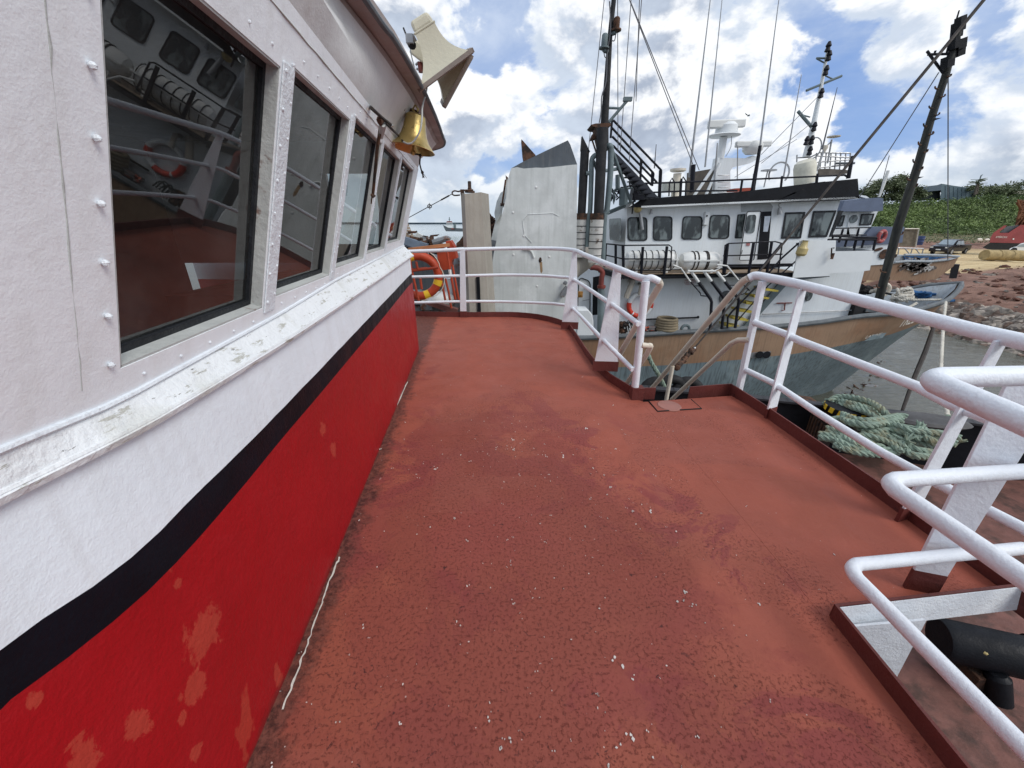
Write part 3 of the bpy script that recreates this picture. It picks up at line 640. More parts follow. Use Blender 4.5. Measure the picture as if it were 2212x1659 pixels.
# lower wall: vertical plate, stripe boundaries measured along it
wbase = [(-.80, -2.4), (-.805, 0), (-.82, .64), (-.845, 1.0), (-.90, 1.6), (-1.06, 3.2), (-1.24, 4.91)]
def wx(y):
    for a, b in zip(wbase[:-1], wbase[1:]):
        if y <= b[1]: return a[0]+(b[0]-a[0])*(y-a[1])/(b[1]-a[1])
    return wbase[-1][0]
def onwall(x, y):
    r = ray(x, y); lo, hi = .2, 6
    for _ in range(50):
        m = (lo+hi)/2; p = EYEV+r*(m/r.y)
        if p.x < wx(m): hi = m
        else: lo = m
    return EYEV+r*(lo/r.y)
bl_ = []
for (x0, y0, x1, y1) in ((385, 1320, 490, 1440), (390, 1440, 455, 1530), (130, 1585, 235, 1690), (268, 1525, 335, 1612), (55, 1488, 108, 1535), (380, 1535, 410, 1565), (405, 1600, 440, 1655), (370, 1245, 395, 1275), (690, 915, 705, 945), (712, 950, 728, 990), (590, 1420, 612, 1500)):
    a, b = onwall((x0+x1)/2, y0), onwall((x0+x1)/2, y1); e, f_ = onwall(x0, (y0+y1)/2), onwall(x1, (y0+y1)/2)
    bl_.append(((e.y+f_.y)/2, (a.z+b.z)/2, max(.012, abs(f_.y-e.y)/2*1.0), max(.012, abs(a.z-b.z)/2)))
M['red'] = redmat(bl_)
upp = [onwall(*q) for q in [w3(0, 1115), w3(400, 860), w3(600, 710), w3(720, 600), w3(900, 400), w3(1150, 170), w3(1310, 0), w5(1500, 1659), w5(1985, 1150)]]
lop = [onwall(*q) for q in [w3(0, 1385), w3(250, 1210), w3(500, 1010), w3(700, 840), w3(900, 620), w3(1100, 390), w3(1300, 130), w3(1425, 0), w5(1675, 1659), w5(1990, 1265)]]
def interp(ps, y):
    ps = sorted(ps, key=lambda p: p.y)
    if y <= ps[0].y: return ps[0].z-(ps[0].y-y)*.12
    for a, b in zip(ps[:-1], ps[1:]):
        if y <= b.y: return a.z+(b.z-a.z)*(y-a.y)/(b.y-a.y)
    return ps[-1].z
def lerp_tab(tab, x):
    if x <= tab[0][0]: return tab[0][1]
    for a, b in zip(tab[:-1], tab[1:]):
        if x <= b[0]: return a[1]+(b[1]-a[1])*(x-a[0])/(b[0]-a[0])
    return tab[-1][1]
def ledgez(y): return lerp_tab([(-1, 1.18), (.45, 1.165), (.75, 1.145), (1.35, 1.142), (2.2, 1.15), (4.54, 1.185), (5, 1.19)], y)
ys = [-2.4, -1.5, -.8, -.2, .2]+[.3+i*.08 for i in range(30)]+[2.7+.2*i for i in range(12)]; ys = [y for y in ys if y < 4.9]+[4.91]
m_ = MB()
def strip(za, zb, mi):
    m_.mi = mi; vs = []
    for y in ys: vs += [(wx(y), y, za(y)), (wx(y), y, zb(y))]
    m_.add(vs, [(2*i, 2*i+2, 2*i+3, 2*i+1) for i in range(len(ys)-1)])
jit = {y: random.uniform(-.003, .003) for y in ys}
def smooth(ps):
    ps = sorted(ps, key=lambda p: p.y)
    q = [ps[0]]+[V((0, (a.y+2*b.y+c.y)/4, (a.z+2*b.z+c.z)/4)) for a, b, c in zip(ps[:-2], ps[1:-1], ps[2:])]+[ps[-1]]
    return bez([V((0, p.y, p.z)) for p in q], 8)
lop, upp = smooth(lop), smooth(upp)
zl = lambda y: interp(lop, y); zu = lambda y: interp(upp, y)+jit[y]*.5
strip(lambda y: 0.0, zl, 0); strip(zl, zu, 1); strip(zu, lambda y: ledgez(y), 2)
# end return of the lower wall
ye = 4.91; xe = wx(ye)
m_.mi = 0; m_.add([(xe, ye, 0), (xe-2.9, ye+.3, 0), (xe-2.9, ye+.3, zl(ye)), (xe, ye, zl(ye))], [(0, 1, 2, 3)])
m_.mi = 2; m_.add([(xe, ye, zl(ye)), (xe-2.9, ye+.3, zl(ye)), (xe-2.9, ye+.3, 1.3), (xe, ye, 1.12)], [(0, 1, 2, 3)])
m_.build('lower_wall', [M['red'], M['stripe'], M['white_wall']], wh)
# sloping ledge
m_ = MB()
def ledge_in(y):   # foot of the window panel for the same station
    u = (y-Q0.y)/Hh.y; p = PL(u, lerp_tab([(-5, -.05), (-4.416, -.09), (-4.2, -.112), (-3.4, -.095), (-2.7, -.06), (0, -.008)], u)); return p
rows = []
for y in ys+[5.0]:
    o_ = V((wx(min(y, 4.91))+.022, y, ledgez(y))); i_ = ledge_in(y); rows.append((o_, i_))
vs = []
for o_, i_ in rows: vs += [o_+V((-.03, 0, -.018)), o_+V((.0, 0, -.018)), o_+V((.006, 0, -.004)), o_, i_, i_+V((-.06, 0, 0))]
m_.add(vs, [(6*i+k, 6*i+k+1, 6*i+6+k+1, 6*i+6+k) for i in range(len(rows)-1) for k in range(5)])
m_.build('window_ledge', M['ledge'], wh)
m_ = MB(); m_.tube([o_+V((-.004, 0, 0)) for o_, i_ in rows], .0075, 8); m_.build('ledge_bead', M['ledge'], wh)
# rail of trim where ledge meets panel
m_ = MB(); m_.tube([i_+V((.004, 0, .002)) for o_, i_ in rows], .006, 6); m_.build('trim_bead', M['white'], wh)
# window panel
wins = []
for q in [((228, 0), (585, 125), (537, 660), (250, 778)), ((640, 165), (745, 235), (693, 588), (590, 635)), ((768, 262), (815, 290), (775, 550), (722, 578)), ((830, 312), (858, 335), (820, 532), (790, 547)), ((868, 345), (888, 357), (857, 515), (835, 525))]:
    c = [uv(*p) for p in q]; d2 = [uv(*p, -.036) for p in q]; u0 = (c[0][0]+c[3][0])/2; u1 = (d2[1][0]+d2[2][0])/2
    wins.append([u0, u1, (d2[3][1]+d2[2][1])/2, (c[0][1]+c[1][1])/2])
wins[0][3] = wins[1][3]-.03
wins[4][1] = min(wins[4][1], -.14)
wins.insert(0, [wins[0][0]-1.45, wins[0][0]-.75, -.03, .62])
VT = .86
m_ = MB(); TK = .055
def wb(u0, u1, v0, v1, n1=0, n0=-TK, mb=None):
    (mb or m_).hexa([PL(u0, v0, n1), PL(u1, v0, n1), PL(u1, v1, n1), PL(u0, v1, n1), PL(u0, v0, n0), PL(u1, v0, n0), PL(u1, v1, n0), PL(u0, v1, n0)])
def wq(u0, u1, v0a, v0b, v1a, v1b, n1=0, n0=-TK):
    m_.hexa([PL(u0, v0a, n1), PL(u1, v0b, n1), PL(u1, v1b, n1), PL(u0, v1a, n1), PL(u0, v0a, n0), PL(u1, v0b, n0), PL(u1, v1b, n0), PL(u0, v1a, n0)])
prev = -7.4
for w in wins:
    wq(prev, w[0], -.14, -.14, VT, VT)
    wq(w[0], w[1], -.14, -.14, w[2], w[2]); wq(w[0], w[1], w[3], w[3], VT, VT); prev = w[1]
wq(prev, .03, -.07, -.07, VT, VT)
m_.build('window_panel', M['panel'], wh, smooth=False)
# raised cover strips on the mullions, bolts
for i, w in enumerate(wins):
    nxt = wins[i+1][0] if i+1 < len(wins) else .03
    a, b = w[1]+.008, nxt-.008
    if b-a > .4: continue
    m_ = MB(); wb(a, b, w[2]-.02, w[3]+.02, .006, .001); m_.build('mullion_cover', M['white'], wh, smooth=False, bevel=.002)
bo = MB()
for i, w in enumerate(wins[1:]):
    vv = [w[2]+.02+(w[3]-w[2]-.02)*k/7 for k in range(8)]
    for uu in (w[0]-.022, w[1]+.022):
        if i == 0 and uu < w[0]: uu = w[0]-.028
        for v in vv: bo.ball(PL(uu, v, .0055), .0062 if i == 0 else .0048, 8)
    for k in range(5):
        bo.ball(PL(w[0]+(w[1]-w[0])*(k+.5)/5, w[3]+.035, .001), .004, 7); bo.ball(PL(w[0]+(w[1]-w[0])*(k+.5)/5, w[2]-.035, .001), .004, 7)
bo.build('bolt_heads', M['white'], wh)
# windows: each a part with gasket and pane
for i, w in enumerate(wins):
    u0, u1, v0, v1 = w; m_ = MB()
    wb(u0, u0+.006, v0, v1, -.002, -TK-.002); wb(u1-.006, u1, v0, v1, -.002, -TK-.002); wb(u0, u1, v0, v0+.006, -.002, -TK-.002); wb(u0, u1, v1-.006, v1, -.002, -TK-.002)
    wo = m_.build('window', M['dirtyframe'], wh, smooth=False)
    m_ = MB(); g_ = .022; i0 = [PL(u0+.006, v1-.006, -.036), PL(u1-.006, v1-.006, -.036), PL(u1-.006, v0+.006, -.036), PL(u0+.006, v0+.006, -.036)]
    i1 = [PL(u0+g_, v1-g_, -.036), PL(u1-g_, v1-g_, -.036), PL(u1-g_, v0+g_, -.036), PL(u0+g_, v0+g_, -.036)]
    ringmesh(m_, i0, rq(i1, .0, 0) if False else i1, -NN*.016); m_.build('gasket', M['gasket'], wo, smooth=False)
    m_ = MB(); m_.add([PL(u0+.01, v0+.01, -.046), PL(u1-.01, v0+.01, -.046), PL(u1-.01, v1-.01, -.046), PL(u0+.01, v1-.01, -.046)], [(0, 1, 2, 3)]); m_.build('pane', M['glass'], wo, smooth=False)
# weld bead above the windows
m_ = MB(); pts = [PL(-4.9+.08*k, VT-.045-.0*k+random.uniform(-.002, .002), .001) for k in range(60)]; m_.tube(pts, [random.uniform(.0015, .004) for _ in pts], 5); m_.build('weld_bead', M['dirtyframe'], wh)
# vertical seams on the near panel
m_ = MB()
for uo in (-4.27, -4.44):
    pts = [PL(uo+random.uniform(-.001, .001), -.05+.03*k, .0) for k in range(30)]; m_.tube(pts, [max(.0002, random.gauss(.0012, .0011)) for _ in pts], 5)
m_.build('weld_seam', M['dirtyframe'], wh)
M['covepaint'] = mat('cove paint', (.60, .60, .60), .5, var=.06, bump=.2, bscale=150, rust=(.36, .31, .29), rs=2.2, rth=(.5, .9))
# cove up to the eave, lip and roof
eave = [V((-.66, -2.6, 2.40)), V((-.60, 0, 2.40)), G(790, 0, 2.40), G(855, 90, 2.40), G(912, 190, 2.40), G(945, 262, 2.40), G(957, 296, 2.40)]
tipa = [P(960, 306, 5.15), P(953, 318, 5.2), P(935, 324, 5.25)]
tip = bez([eave[-1], G(961, 307, 2.40), G(955, 317, 2.40), G(930, 325, 2.40)], 4)
m_ = MB(); vs = []; K = 26; us = [-7.4+(7.43)*k/(K-1) for k in range(K)]
def eavex(y):
    for a, b in zip(eave[:-1], eave[1:]):
        if y <= b.y: return a.x+(b.x-a.x)*(y-a.y)/(b.y-a.y)
    return eave[-1].x
for u in us:
    p = PL(u, VT, 0); ex = eavex(p.y)-.075
    sec = [p, p+(UP*.10+NN*.012), V((p.x+(ex-p.x)*.62, p.y, 2.30)), V((p.x+(ex-p.x)*.88, p.y, 2.365)), V((ex, p.y, 2.385))]
    vs += sec
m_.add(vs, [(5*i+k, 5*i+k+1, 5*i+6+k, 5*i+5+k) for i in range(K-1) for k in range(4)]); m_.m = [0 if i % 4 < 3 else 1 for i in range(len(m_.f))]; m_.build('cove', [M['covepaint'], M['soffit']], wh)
rp = [(e.x, e.y) for e in eave]+[(e.x, e.y) for e in tip[1:]]+[(-4.2, tip[-1].y+.1), (-4.2, -2.6)]
m_ = MB(); m_.prism([V((x, y, 2.392)) for x, y in rp], (0, 0, .05)); m_.build('roof', M['soffit'], wh, smooth=False)
ed = [V((x, y, 2.40)) for x, y in [(e.x, e.y) for e in eave]+[(e.x, e.y) for e in tip[1:]]]
m_ = MB(); m_.tube(bez(ed[:7], 4)+ed[7:], .014, 8); m_.build('roof_edge', M['dgrey'], wh)
# the ends and interior of the wheelhouse
m_ = MB(); e0 = PL(.0, -.06); e1 = PL(.0, VT)
def ebox(x0, x1, z0, z1): m_.box(((x0+x1)/2, 5.0, (z0+z1)/2), (x1-x0, .05, z1-z0))
ebox(-4.1, -1.42, 1.1, 1.32); ebox(-4.1, -1.2, 2.08, 2.395)
for xx in (-1.50, -2.2): ebox(xx-.07, xx+.07, 1.32, 2.08)
ebox(-4.1, -2.2, 1.32, 2.08)
m_.prism([PL(.03, -.06), PL(.03, VT), V((-1.5, PL(.03, VT).y, PL(.03, VT).z)), V((-1.62, PL(.03, -.06).y, PL(.03, -.06).z))], (0, .03, 0))
m_.build('end_wall', M['white_wall'], wh, smooth=False)
m_ = MB()
def sbox(y0, y1, z0, z1): m_.box((-4.1, (y0+y1)/2, (z0+z1)/2), (.05, y1-y0, z1-z0))
sbox(-2.6, 5, 0, 2.39)
m_.box((-2.6, -2.6, 1.2), (3.2, .05, 2.38)); m_.build('inner_walls', M['intwall'], wh, smooth=False)
m_ = MB(); m_.prism([V((wx(-2.5)-.05, -2.5, .012)), V((wx(4.8)-.05, 4.85, .012)), V((-4.0, 4.85, .012)), V((-4.0, -2.5, .012))], (0, 0, -.01)); m_.build('cabin_floor', M['interior'], wh, smooth=False)
m_ = MB(); m_.prism([V((-1.35, .2, .02)), V((-2.0, .2, .02)), V((-2.0, 2.3, .02)), V((-1.45, 2.3, .02))], (0, 0, 1.0)); m_.prism([V((-1.75, 2.8, .02)), V((-2.5, 2.8, .02)), V((-2.5, 4.5, .02)), V((-1.95, 4.5, .02))], (0, 0, 1.05)); m_.build('console', M['interior'], wh, smooth=False)
# window wiper shaft, hinge rod and tools on the third mullion
wp = thing('wiper_gear', 'rusty vertical wiper shaft with knuckle hanging between the third and fourth windows', 'wiper gear', tuple(P(*w4(1650, 1000), 3.9)))
def Wn(x, y, n): # point n metres off the window plane on a sight line
    r = ray(x, y); k = (NN.dot(Q0-EYEV)+n)/NN.dot(r); return EYEV+r*k
m_ = MB(); m_.tube([Wn(*w4(1690, 740), .05), Wn(*w4(1640, 1000), .05), Wn(*w4(1580, 1600), .05)], .006, 8); m_.tube([Wn(*w4(1655, 760), .03), Wn(*w4(1610, 1100), .03), Wn(*w5(1555, 280), .03)], .0045, 8); m_.build('wiper_shaft', M['rusty'], wp)
m_ = MB(); m_.ball(Wn(*w4(1660, 720), .05), (.018, .03, .022), 8, .3); m_.ball(Wn(*w4(1575, 1610), .05), (.014, .018, .012), 8, .3); m_.build('wiper_head', M['rusty'], wp)
m_ = MB(); m_.tube([Wn(*w4(1690, 760), .06), Wn(*w4(1670, 920), .05)], [.022, .012], 8); m_.build('wiper_motor', M['dirtyframe'], wp)
# bell
bY = 3.35; bc = P(*z4(352, 1262), bY); rimc = P(*z5(238, 112), bY-.02); bax = (rimc-bc).normalized(); bL = (rimc-bc).length
r_ = (P(*z5(415, 155), bY)-P(*z4(75, 1565), bY)).length/2
bell = thing('brass_bell', 'brass bell hanging from an arm on the wheelhouse wall', 'bell', tuple(bc))
prof = [(.25, 0), (.36, .02), (.44, .07), (.46, .2), (.50, .4), (.58, .6), (.72, .78), (.90, .92), (1.0, 1.0), (.97, 1.01), (.86, .93), (.66, .76), (.5, .5), (.42, .1)]
m_ = MB(); m_.lathe([(a*r_, b*bL) for a, b in prof], bc, bax, 36, caps=True); m_.build('bell_body', M['brass'], bell)
m_ = MB(); m_.tube([bc+V((.0, 0, 0)), bc+V((-.02, 0, .03)), bc+V((0, 0, .055)), bc+V((.02, 0, .03)), bc], .008, 8); m_.build('bell_crown', M['brass'], bell)
m_ = MB(); m_.tube([Wn(*w4(1895, 550), 0.02), P(*z4(235, 1200), 3.4), P(*z4(375, 1245), bY)], .013, 10); m_.tube([Wn(*w4(1895, 550), 0.0), Wn(*w4(1925, 565), .03)], .022, 8); m_.build('bell_arm', M['rusty'], bell)
m_ = MB(); m_.tube([bc+bax*bL*.3, rimc+V((0, 0, -.02))], .008, 6); m_.ball(rimc+V((0, 0, -.02)), .02, 8); m_.build('clapper', M['brass'], bell)
m_ = MB(); pts = bez([rimc+V((.0, 0, -.03)), P(*z5(296, 160), bY), P(*z5(297, 230), bY), P(*z5(312, 290), bY), P(*z5(330, 345), bY)], 5); m_.tube(pts, .006, 6)
for q in ((300, 160), (318, 300)): m_.ball(P(*z5(*q), bY), .012, 7, .2)
for k in range(5): m_.tube([P(*z5(322, 305), bY), P(*z5(318+9*k, 350-(k % 2)*12), bY)], .002, 4)
m_.build('bell_rope', M['rope_dark'], bell)
# conduit and cables
cb = thing('electric_cable', 'loose black and white cable looping from the wheelhouse wall past the bell', 'cable', tuple(P(*w4(1700, 700), 3.7)))
m_ = MB(); m_.tube(bez([Wn(*w4(1545, 560), .0), Wn(*w4(1580, 590), .04), Wn(*w4(1690, 690), .06), Wn(*w4(1790, 770), .10)], 4), .009, 7); m_.tube(bez([Wn(*w4(1720, 740), .06), Wn(*w4(1800, 820), .12), P(*z4(160, 1500), 3.25), P(*z4(215, 1570), 3.15)], 4), .007, 7); m_.build('black_conduit', M['rope_dark'], cb)
m_ = MB(); m_.tube(bez([P(*z4(215, 1570), 3.15), P(*z4(270, 1590), 3.12), P(*z4(330, 1560), 3.12), P(*z4(400, 1440), 3.12), P(*z4(420, 1300), 3.15), P(*z4(425, 1180), 3.25), P(*z4(460, 1040), 3.35), P(*z4(475, 970), 3.45)], 5), .006, 7)
m_.tube(bez([Wn(*w4(1790, 770), .10), P(*z4(120, 1385), 3.5), P(*z4(180, 1330), 3.5), P(*z4(205, 1260), 3.5), P(*z4(300, 1000), 3.5), P(*z4(340, 800), 3.5), P(*z4(300, 600), 3.5), P(*z4(285, 480), 3.5)], 5), .0045, 7); m_.build('white_cable', M['dirtyframe'], cb)
m_ = MB(); m_.tube([P(*z4(165, 1345), 3.48), P(*z4(205, 1325), 3.48)], .013, 7); m_.tube([P(*z4(100, 1390), 3.5), P(*z4(125, 1375), 3.5)], .012, 7); m_.build('cable_clamp', M['rope_dark'], cb)
# loudhailer horns at the roof edge
FW = V((0, cs, -sn)); RT = V((1, 0, 0)); UC = V((0, sn, cs))
def hornobj(label, A, B, Cc, C0, Y, wa, wc, ctr, first):
    """A,B mouth edge ends; Cc neck width ends (px), depth direction FW"""
    h = thing('horn_speaker', label, 'loudspeaker', tuple(P(*C0, Y)), group='horn loudspeakers on the roof edge')
    a, b = P(*A, Y), P(*B, Y); e, f_ = P(*Cc[0], Y), P(*Cc[1], Y); ax0_ = ((a+b)/2-(e+f_)/2).normalized()
    rd = ((a+b+e+f_)/4-EYEV).normalized(); FWD = (rd-ax0_*(rd.dot(ax0_)+.34)).normalized(); FW = FWD
    a, b = P(*A, Y), P(*B, Y); e, f_ = P(*Cc[0], Y), P(*Cc[1], Y); hw = (b-a).length/2
    secs = []; n = 18
    for i in range(n):
        t = i/(n-1); g_ = t**2.6; L = e*(1-t)+a*t; Rr = f_*(1-t)+b*t
        # flare: stays narrow, opens towards the mouth
        m0 = (e+f_)/2*(1-t)+(a+b)/2*t; nd = (f_-e)*.5*(1-g_)+(b-a)*.5*g_; dep = (wc*(1-g_)+wa*g_)/2
        secs.append([m0-nd-FW*dep, m0+nd-FW*dep, m0+nd+FW*dep, m0-nd+FW*dep])
    vs = [p for s in secs for p in s]; m_ = MB()
    m_.add(vs, [(4*i+k, 4*i+(k+1) % 4, 4*i+4+(k+1) % 4, 4*i+4+k) for i in range(n-1) for k in range(4)])
    m_.build('flare', M['horn'], h)
    ax = ((a+b)/2-(e+f_)/2).normalized(); s = secs[-1]; m_ = MB()
    for k in range(4): m_.beam(s[k], s[(k+1) % 4], .020, .026, up=ax)
    m_.build('mouth_flange', M['hornrim'], h, smooth=False)
    return h, secs[0], ax, FWD
h1, s0, ax, FW = hornobj('larger cream horn loudspeaker in front, mouth facing down to the right', z4(400, 975), z4(958, 560), (z4(345, 380), z4(555, 245)), z4(330, 470), 3.35, .36, .17, None, 0)
m_ = MB(); b0 = [p-ax*.0 for p in s0]; bb = [P(*z4(290, 250), 3.35), P(*z4(475, 130), 3.35)]; dd = FW*.075
q8 = [s0[0]+FW*.005, s0[1]+FW*.005, s0[2]-FW*.005, s0[3]-FW*.005, bb[0]-dd, bb[1]-dd, bb[1]+dd, bb[0]+dd]; m_.hexa(q8); m_.build('driver_case', M['horn'], h1, smooth=False, bevel=.018)
m_ = MB()
for k in range(4): m_.tube([s0[k], s0[(k+1) % 4]], .006, 6)
m_.build('joint_bead', M['horn'], h1)
m_ = MB(); m_.tube([P(*z4(262, 465), 3.4), P(*z4(345, 410), 3.4)], .022, 8); m_.box(P(*z4(290, 440), 3.4), (.05, .06, .05)); m_.build('mount_bracket', M['steel'], h1)
m_ = MB(); m_.ball(P(*z4(310, 500), 3.42), (.03, .03, .025), 10); m_.tube([P(*z4(215, 310), 3.5), P(*z4(255, 410), 3.45)], .006, 6); m_.build('mount_knob', M['rubber'], h1)
h2, s0, ax, FW = hornobj('smaller cream horn loudspeaker half hidden behind the larger one', z4(655, 1150), z4(940, 620), (z4(430, 700), z4(510, 560)), z4(400, 620), 3.62, .34, .12, None, 1)
m_ = MB(); b1 = P(*z4(375, 600), 3.62); m_.hexa([s0[0], s0[1], s0[2], s0[3]]+[p-ax*.12 for p in s0]); m_.build('driver_case', M['horn'], h2, smooth=False, bevel=.012)
m_ = MB(); m_.tube([P(*z4(400, 690), 3.6), P(*z4(415, 800), 3.6)], .022, 8); m_.build('mount_bracket', M['redpipe'], h2)
m_ = MB(); m_.tube(bez([P(*z4(350, 720), 3.6), P(*z4(390, 690), 3.6), P(*z4(400, 770), 3.6), P(*z4(360, 760), 3.6)], 4), .008, 7); m_.build('mount_strap', M['steel'], h2)
# ================================================================= NEIGHBOUR SHIP (black, white, tan)
YL, YD, YB = 13.7, 13.0, 14.0        # lower house side, bridge deck edge, bridge side
YC = 15.3
sh = thing('supply_boat', 'black white and tan work boat moored ahead with a long bridge and two radars', 'boat', (8, 15.3, WATER))
# hull
def hp(D, Y): return P(D[0], D[1], Y)
gun = [hp((1120, 731), 12.9), hp(z2(200, 1278), 12.9), hp(z2(640, 1255), 12.9), hp(z2(1170, 1220), 12.9), hp((1728, 701), 13.0), hp((1859, 683), 13.15), hp((1947, 676), 13.4), hp((2000, 664), 13.8), hp((2045, 649), 14.25), hp((2071, 626), 14.75), hp((2078, 612), 15.3)]
brd = [hp((1120, 797), 12.95), hp((1270, 796), 12.95), hp((1441, 789), 12.95), hp((1597, 777), 12.95), hp((1712, 765), 13.0), hp((1800, 750), 13.15), hp((1875, 734), 13.5), hp((1925, 722), 13.95), hp((1965, 708), 14.4), hp((1995, 694), 14.8), hp((2014, 676), 15.3)]
stem_w = G(1811, 860, WATER+.1)
btm = []
for i, g_ in enumerate(brd):
    t = max(0, (i-3)/7); y = 13.1+(15.3-13.1)*t**1.4
    xw = gun[i].x*(1-0)+0; xw = min(gun[i].x, 2+(stem_w.x+.3-2)*(i/10)) if i > 2 else gun[i].x
    btm.append(V((xw, y, WATER-.4)))
btm[-1] = V((stem_w.x, 15.3, WATER-.4))
def sub(pa, pb, k):  # inset mid row for curvature
    return [a*(1-k)+b*k for a, b in zip(pa, pb)]
m_ = MB(); rows = [gun, sub(gun, brd, .5), brd, sub(brd, btm, .35), sub(brd, btm, .7), btm]
for side in (0, 1):
    rr = [[V((p.x, p.y if side == 0 else 2*YC-p.y, p.z)) for p in row] for row in rows]
    for j in range(5):
        m_.mi = 0 if j < 2 else 1; n = len(rr[j]); vs = rr[j]+rr[j+1]
        m_.add(vs, [(i, i+1, n+i+1, n+i) for i in range(n-1)])
m_.mi = 1; m_.add([gun[0], btm[0], V((btm[0].x, 2*YC-btm[0].y, btm[0].z)), V((gun[0].x, 2*YC-gun[0].y, gun[0].z))], [(0, 1, 2, 3)])
m_.build('hull', [M['tan'], M['hullgrey']], sh)
m_ = MB(); gs = bez(gun, 3); m_.tube(gs+[V((p.x, 2*YC-p.y, p.z)) for p in reversed(gs[:-1])], .085, 8); m_.build('gunwale', M['gunwale'], sh)
# inner bulwark lining + main deck + foredeck
fi = [V((p.x-.06, p.y+.10, p.z-.01)) for p in gun[4:-1]]+[V((gun[-1].x-.18, YC, gun[-1].z-.01))]
fb = [p*.25+q*.75+V((-.10, .16, 0)) for p, q in zip(gun[4:-1], brd[4:-1])]+[gun[-1]*.25+brd[-1]*.75+V((-.3, 0, 0))]; fb[-1].y = YC
for q_ in fb: q_.y = min(q_.y, YC)
m_ = MB()
for sgn in (0, 1):
    a = [V((p.x, p.y if not sgn else 2*YC-p.y, p.z)) for p in fi]; b = [V((p.x, p.y if not sgn else 2*YC-p.y, p.z)) for p in fb]
    n = len(a); m_.add(a+b, [(i, i+1, n+i+1, n+i) for i in range(n-1)])
m_.build('bulwark_lining', M['bowin'], sh)
fz = fi[0].z-.7
m_ = MB(); ring = fb+[V((p.x, 2*YC-p.y, p.z)) for p in reversed(fb)]; nf = len(fb); m_.add(ring, [(i, i+1, 2*nf-2-i, 2*nf-1-i) for i in range(nf-1)])
md = gun[1].z+.02
m_.prism([V((gun[0].x, 12.95, md-.35)), V((fi[0].x+.1, 13.1, md-.35)), V((fi[0].x+.1, 17.5, md-.35)), V((gun[0].x, 17.5, md-.35))], (0, 0, -.04)); m_.build('main_deck', M['dgrey'], sh, smooth=False)
# lower house
m_ = MB()
lh = [z2(-60, 760), z2(350, 775), z2(800, 812), z2(1300, 802), z3(100, 1400), z3(725, 1400), z3(685, 1600), z7(500, 440), z2(1200, 1420), z2(-60, 1420)]
m_.slab([z2(470, 780), (1867, 585), (1837, 700), z2(1200, 1420), z2(470, 1420)], YL, 3.2); m_.build('lower_house', M['shipwhite'], sh, smooth=False)
# aft quarter panel of the lower house, angled away to the left
m_ = MB(); a = P(*z2(470, 785), YL); b = P(*z2(130, 720), YL+1.6); 
m_.prism([a, V((a.x, a.y, -3)), V((b.x, b.y, -3)), b], (.05, .1, 0)); m_.build('aft_panel', M['shipwhite'], sh, smooth=False)
# weathertight door on the aft part
dd = thing_ = None
dq = [P(*z2(150, 800), YL-.04), P(*z2(238, 830), YL-.04), P(*z2(236, 1110), YL-.04), P(*z2(135, 1085), YL-.04)]
dq = [V((p.x, YL+.55, EYE+(p.z-EYE)*(YL+.55)/(YL-.04))) for p in dq]; dq = [V(((p.x)*(YL+.55)/(YL-.04), p.y, p.z)) for p in dq]
m_ = MB(); m_.prism(rq(dq, .3, 4), (0, .05, 0)); do = m_.build('weathertight_door', M['shipwhite2'], sh, smooth=False)
m_ = MB(); m_.tube(rq([p+V((0, -.02, 0)) for p in dq], .3, 4), .018, 6, closed=True); m_.build('door_seal', M['gasket'], do)
m_ = MB()
for t in (.2, .5, .8): c_ = dq[1]*(1-t)+dq[2]*t; m_.tube([c_+V((-.02, -.05, 0)), c_+V((-.28, -.05, -.1*t))], .012, 6)
m_.build('dog_handle', M['steel'], do)
m_ = MB(); c_ = P(*z2(160, 935), YL+.3); m_.box(c_, (.16, .12, .2)); m_.ball(c_+V((0, -.06, 0)), .08, 8); m_.build('deck_lamp', mat('amber lamp box', (.45, .22, .05), .6, var=.2), sh)
m_ = MB(); m_.slab([z2(262, 800), z2(315, 790), z2(310, 1095), z2(258, 1100)], YL+.35, .05); m_.build('doorway', M['black'], sh, smooth=False)
# red pipe over grey pipe
m_ = MB(); m_.tube(bez([P(*z2(240, 722), 13.3), P(*z2(300, 728), 13.3), P(*z2(335, 760), 13.3), P(*z2(328, 810), 13.3), P(*z2(325, 870), 13.3)], 4), .085, 10); m_.lathe([(.14, 0), (.14, .09)], P(*z2(326, 885), 13.3), n=14); m_.build('vent_pipe', M['redpipe'], sh)
m_ = MB(); m_.tube([P(*z2(325, 880), 13.3), P(*z2(318, 1250), 13.3)], .11, 12); m_.build('vent_trunk', M['gpipe'], sh)
# white rounded tank low at the left
wt = [z2(140, 1060), z2(225, 1058), z2(255, 1095), z2(265, 1150), z2(265, 1265), z2(130, 1265)]
m_ = MB(); m_.slab(wt, 12.98, .7); o = m_.build('locker', M['shipwhite2'], sh, smooth=False, bevel=.03)
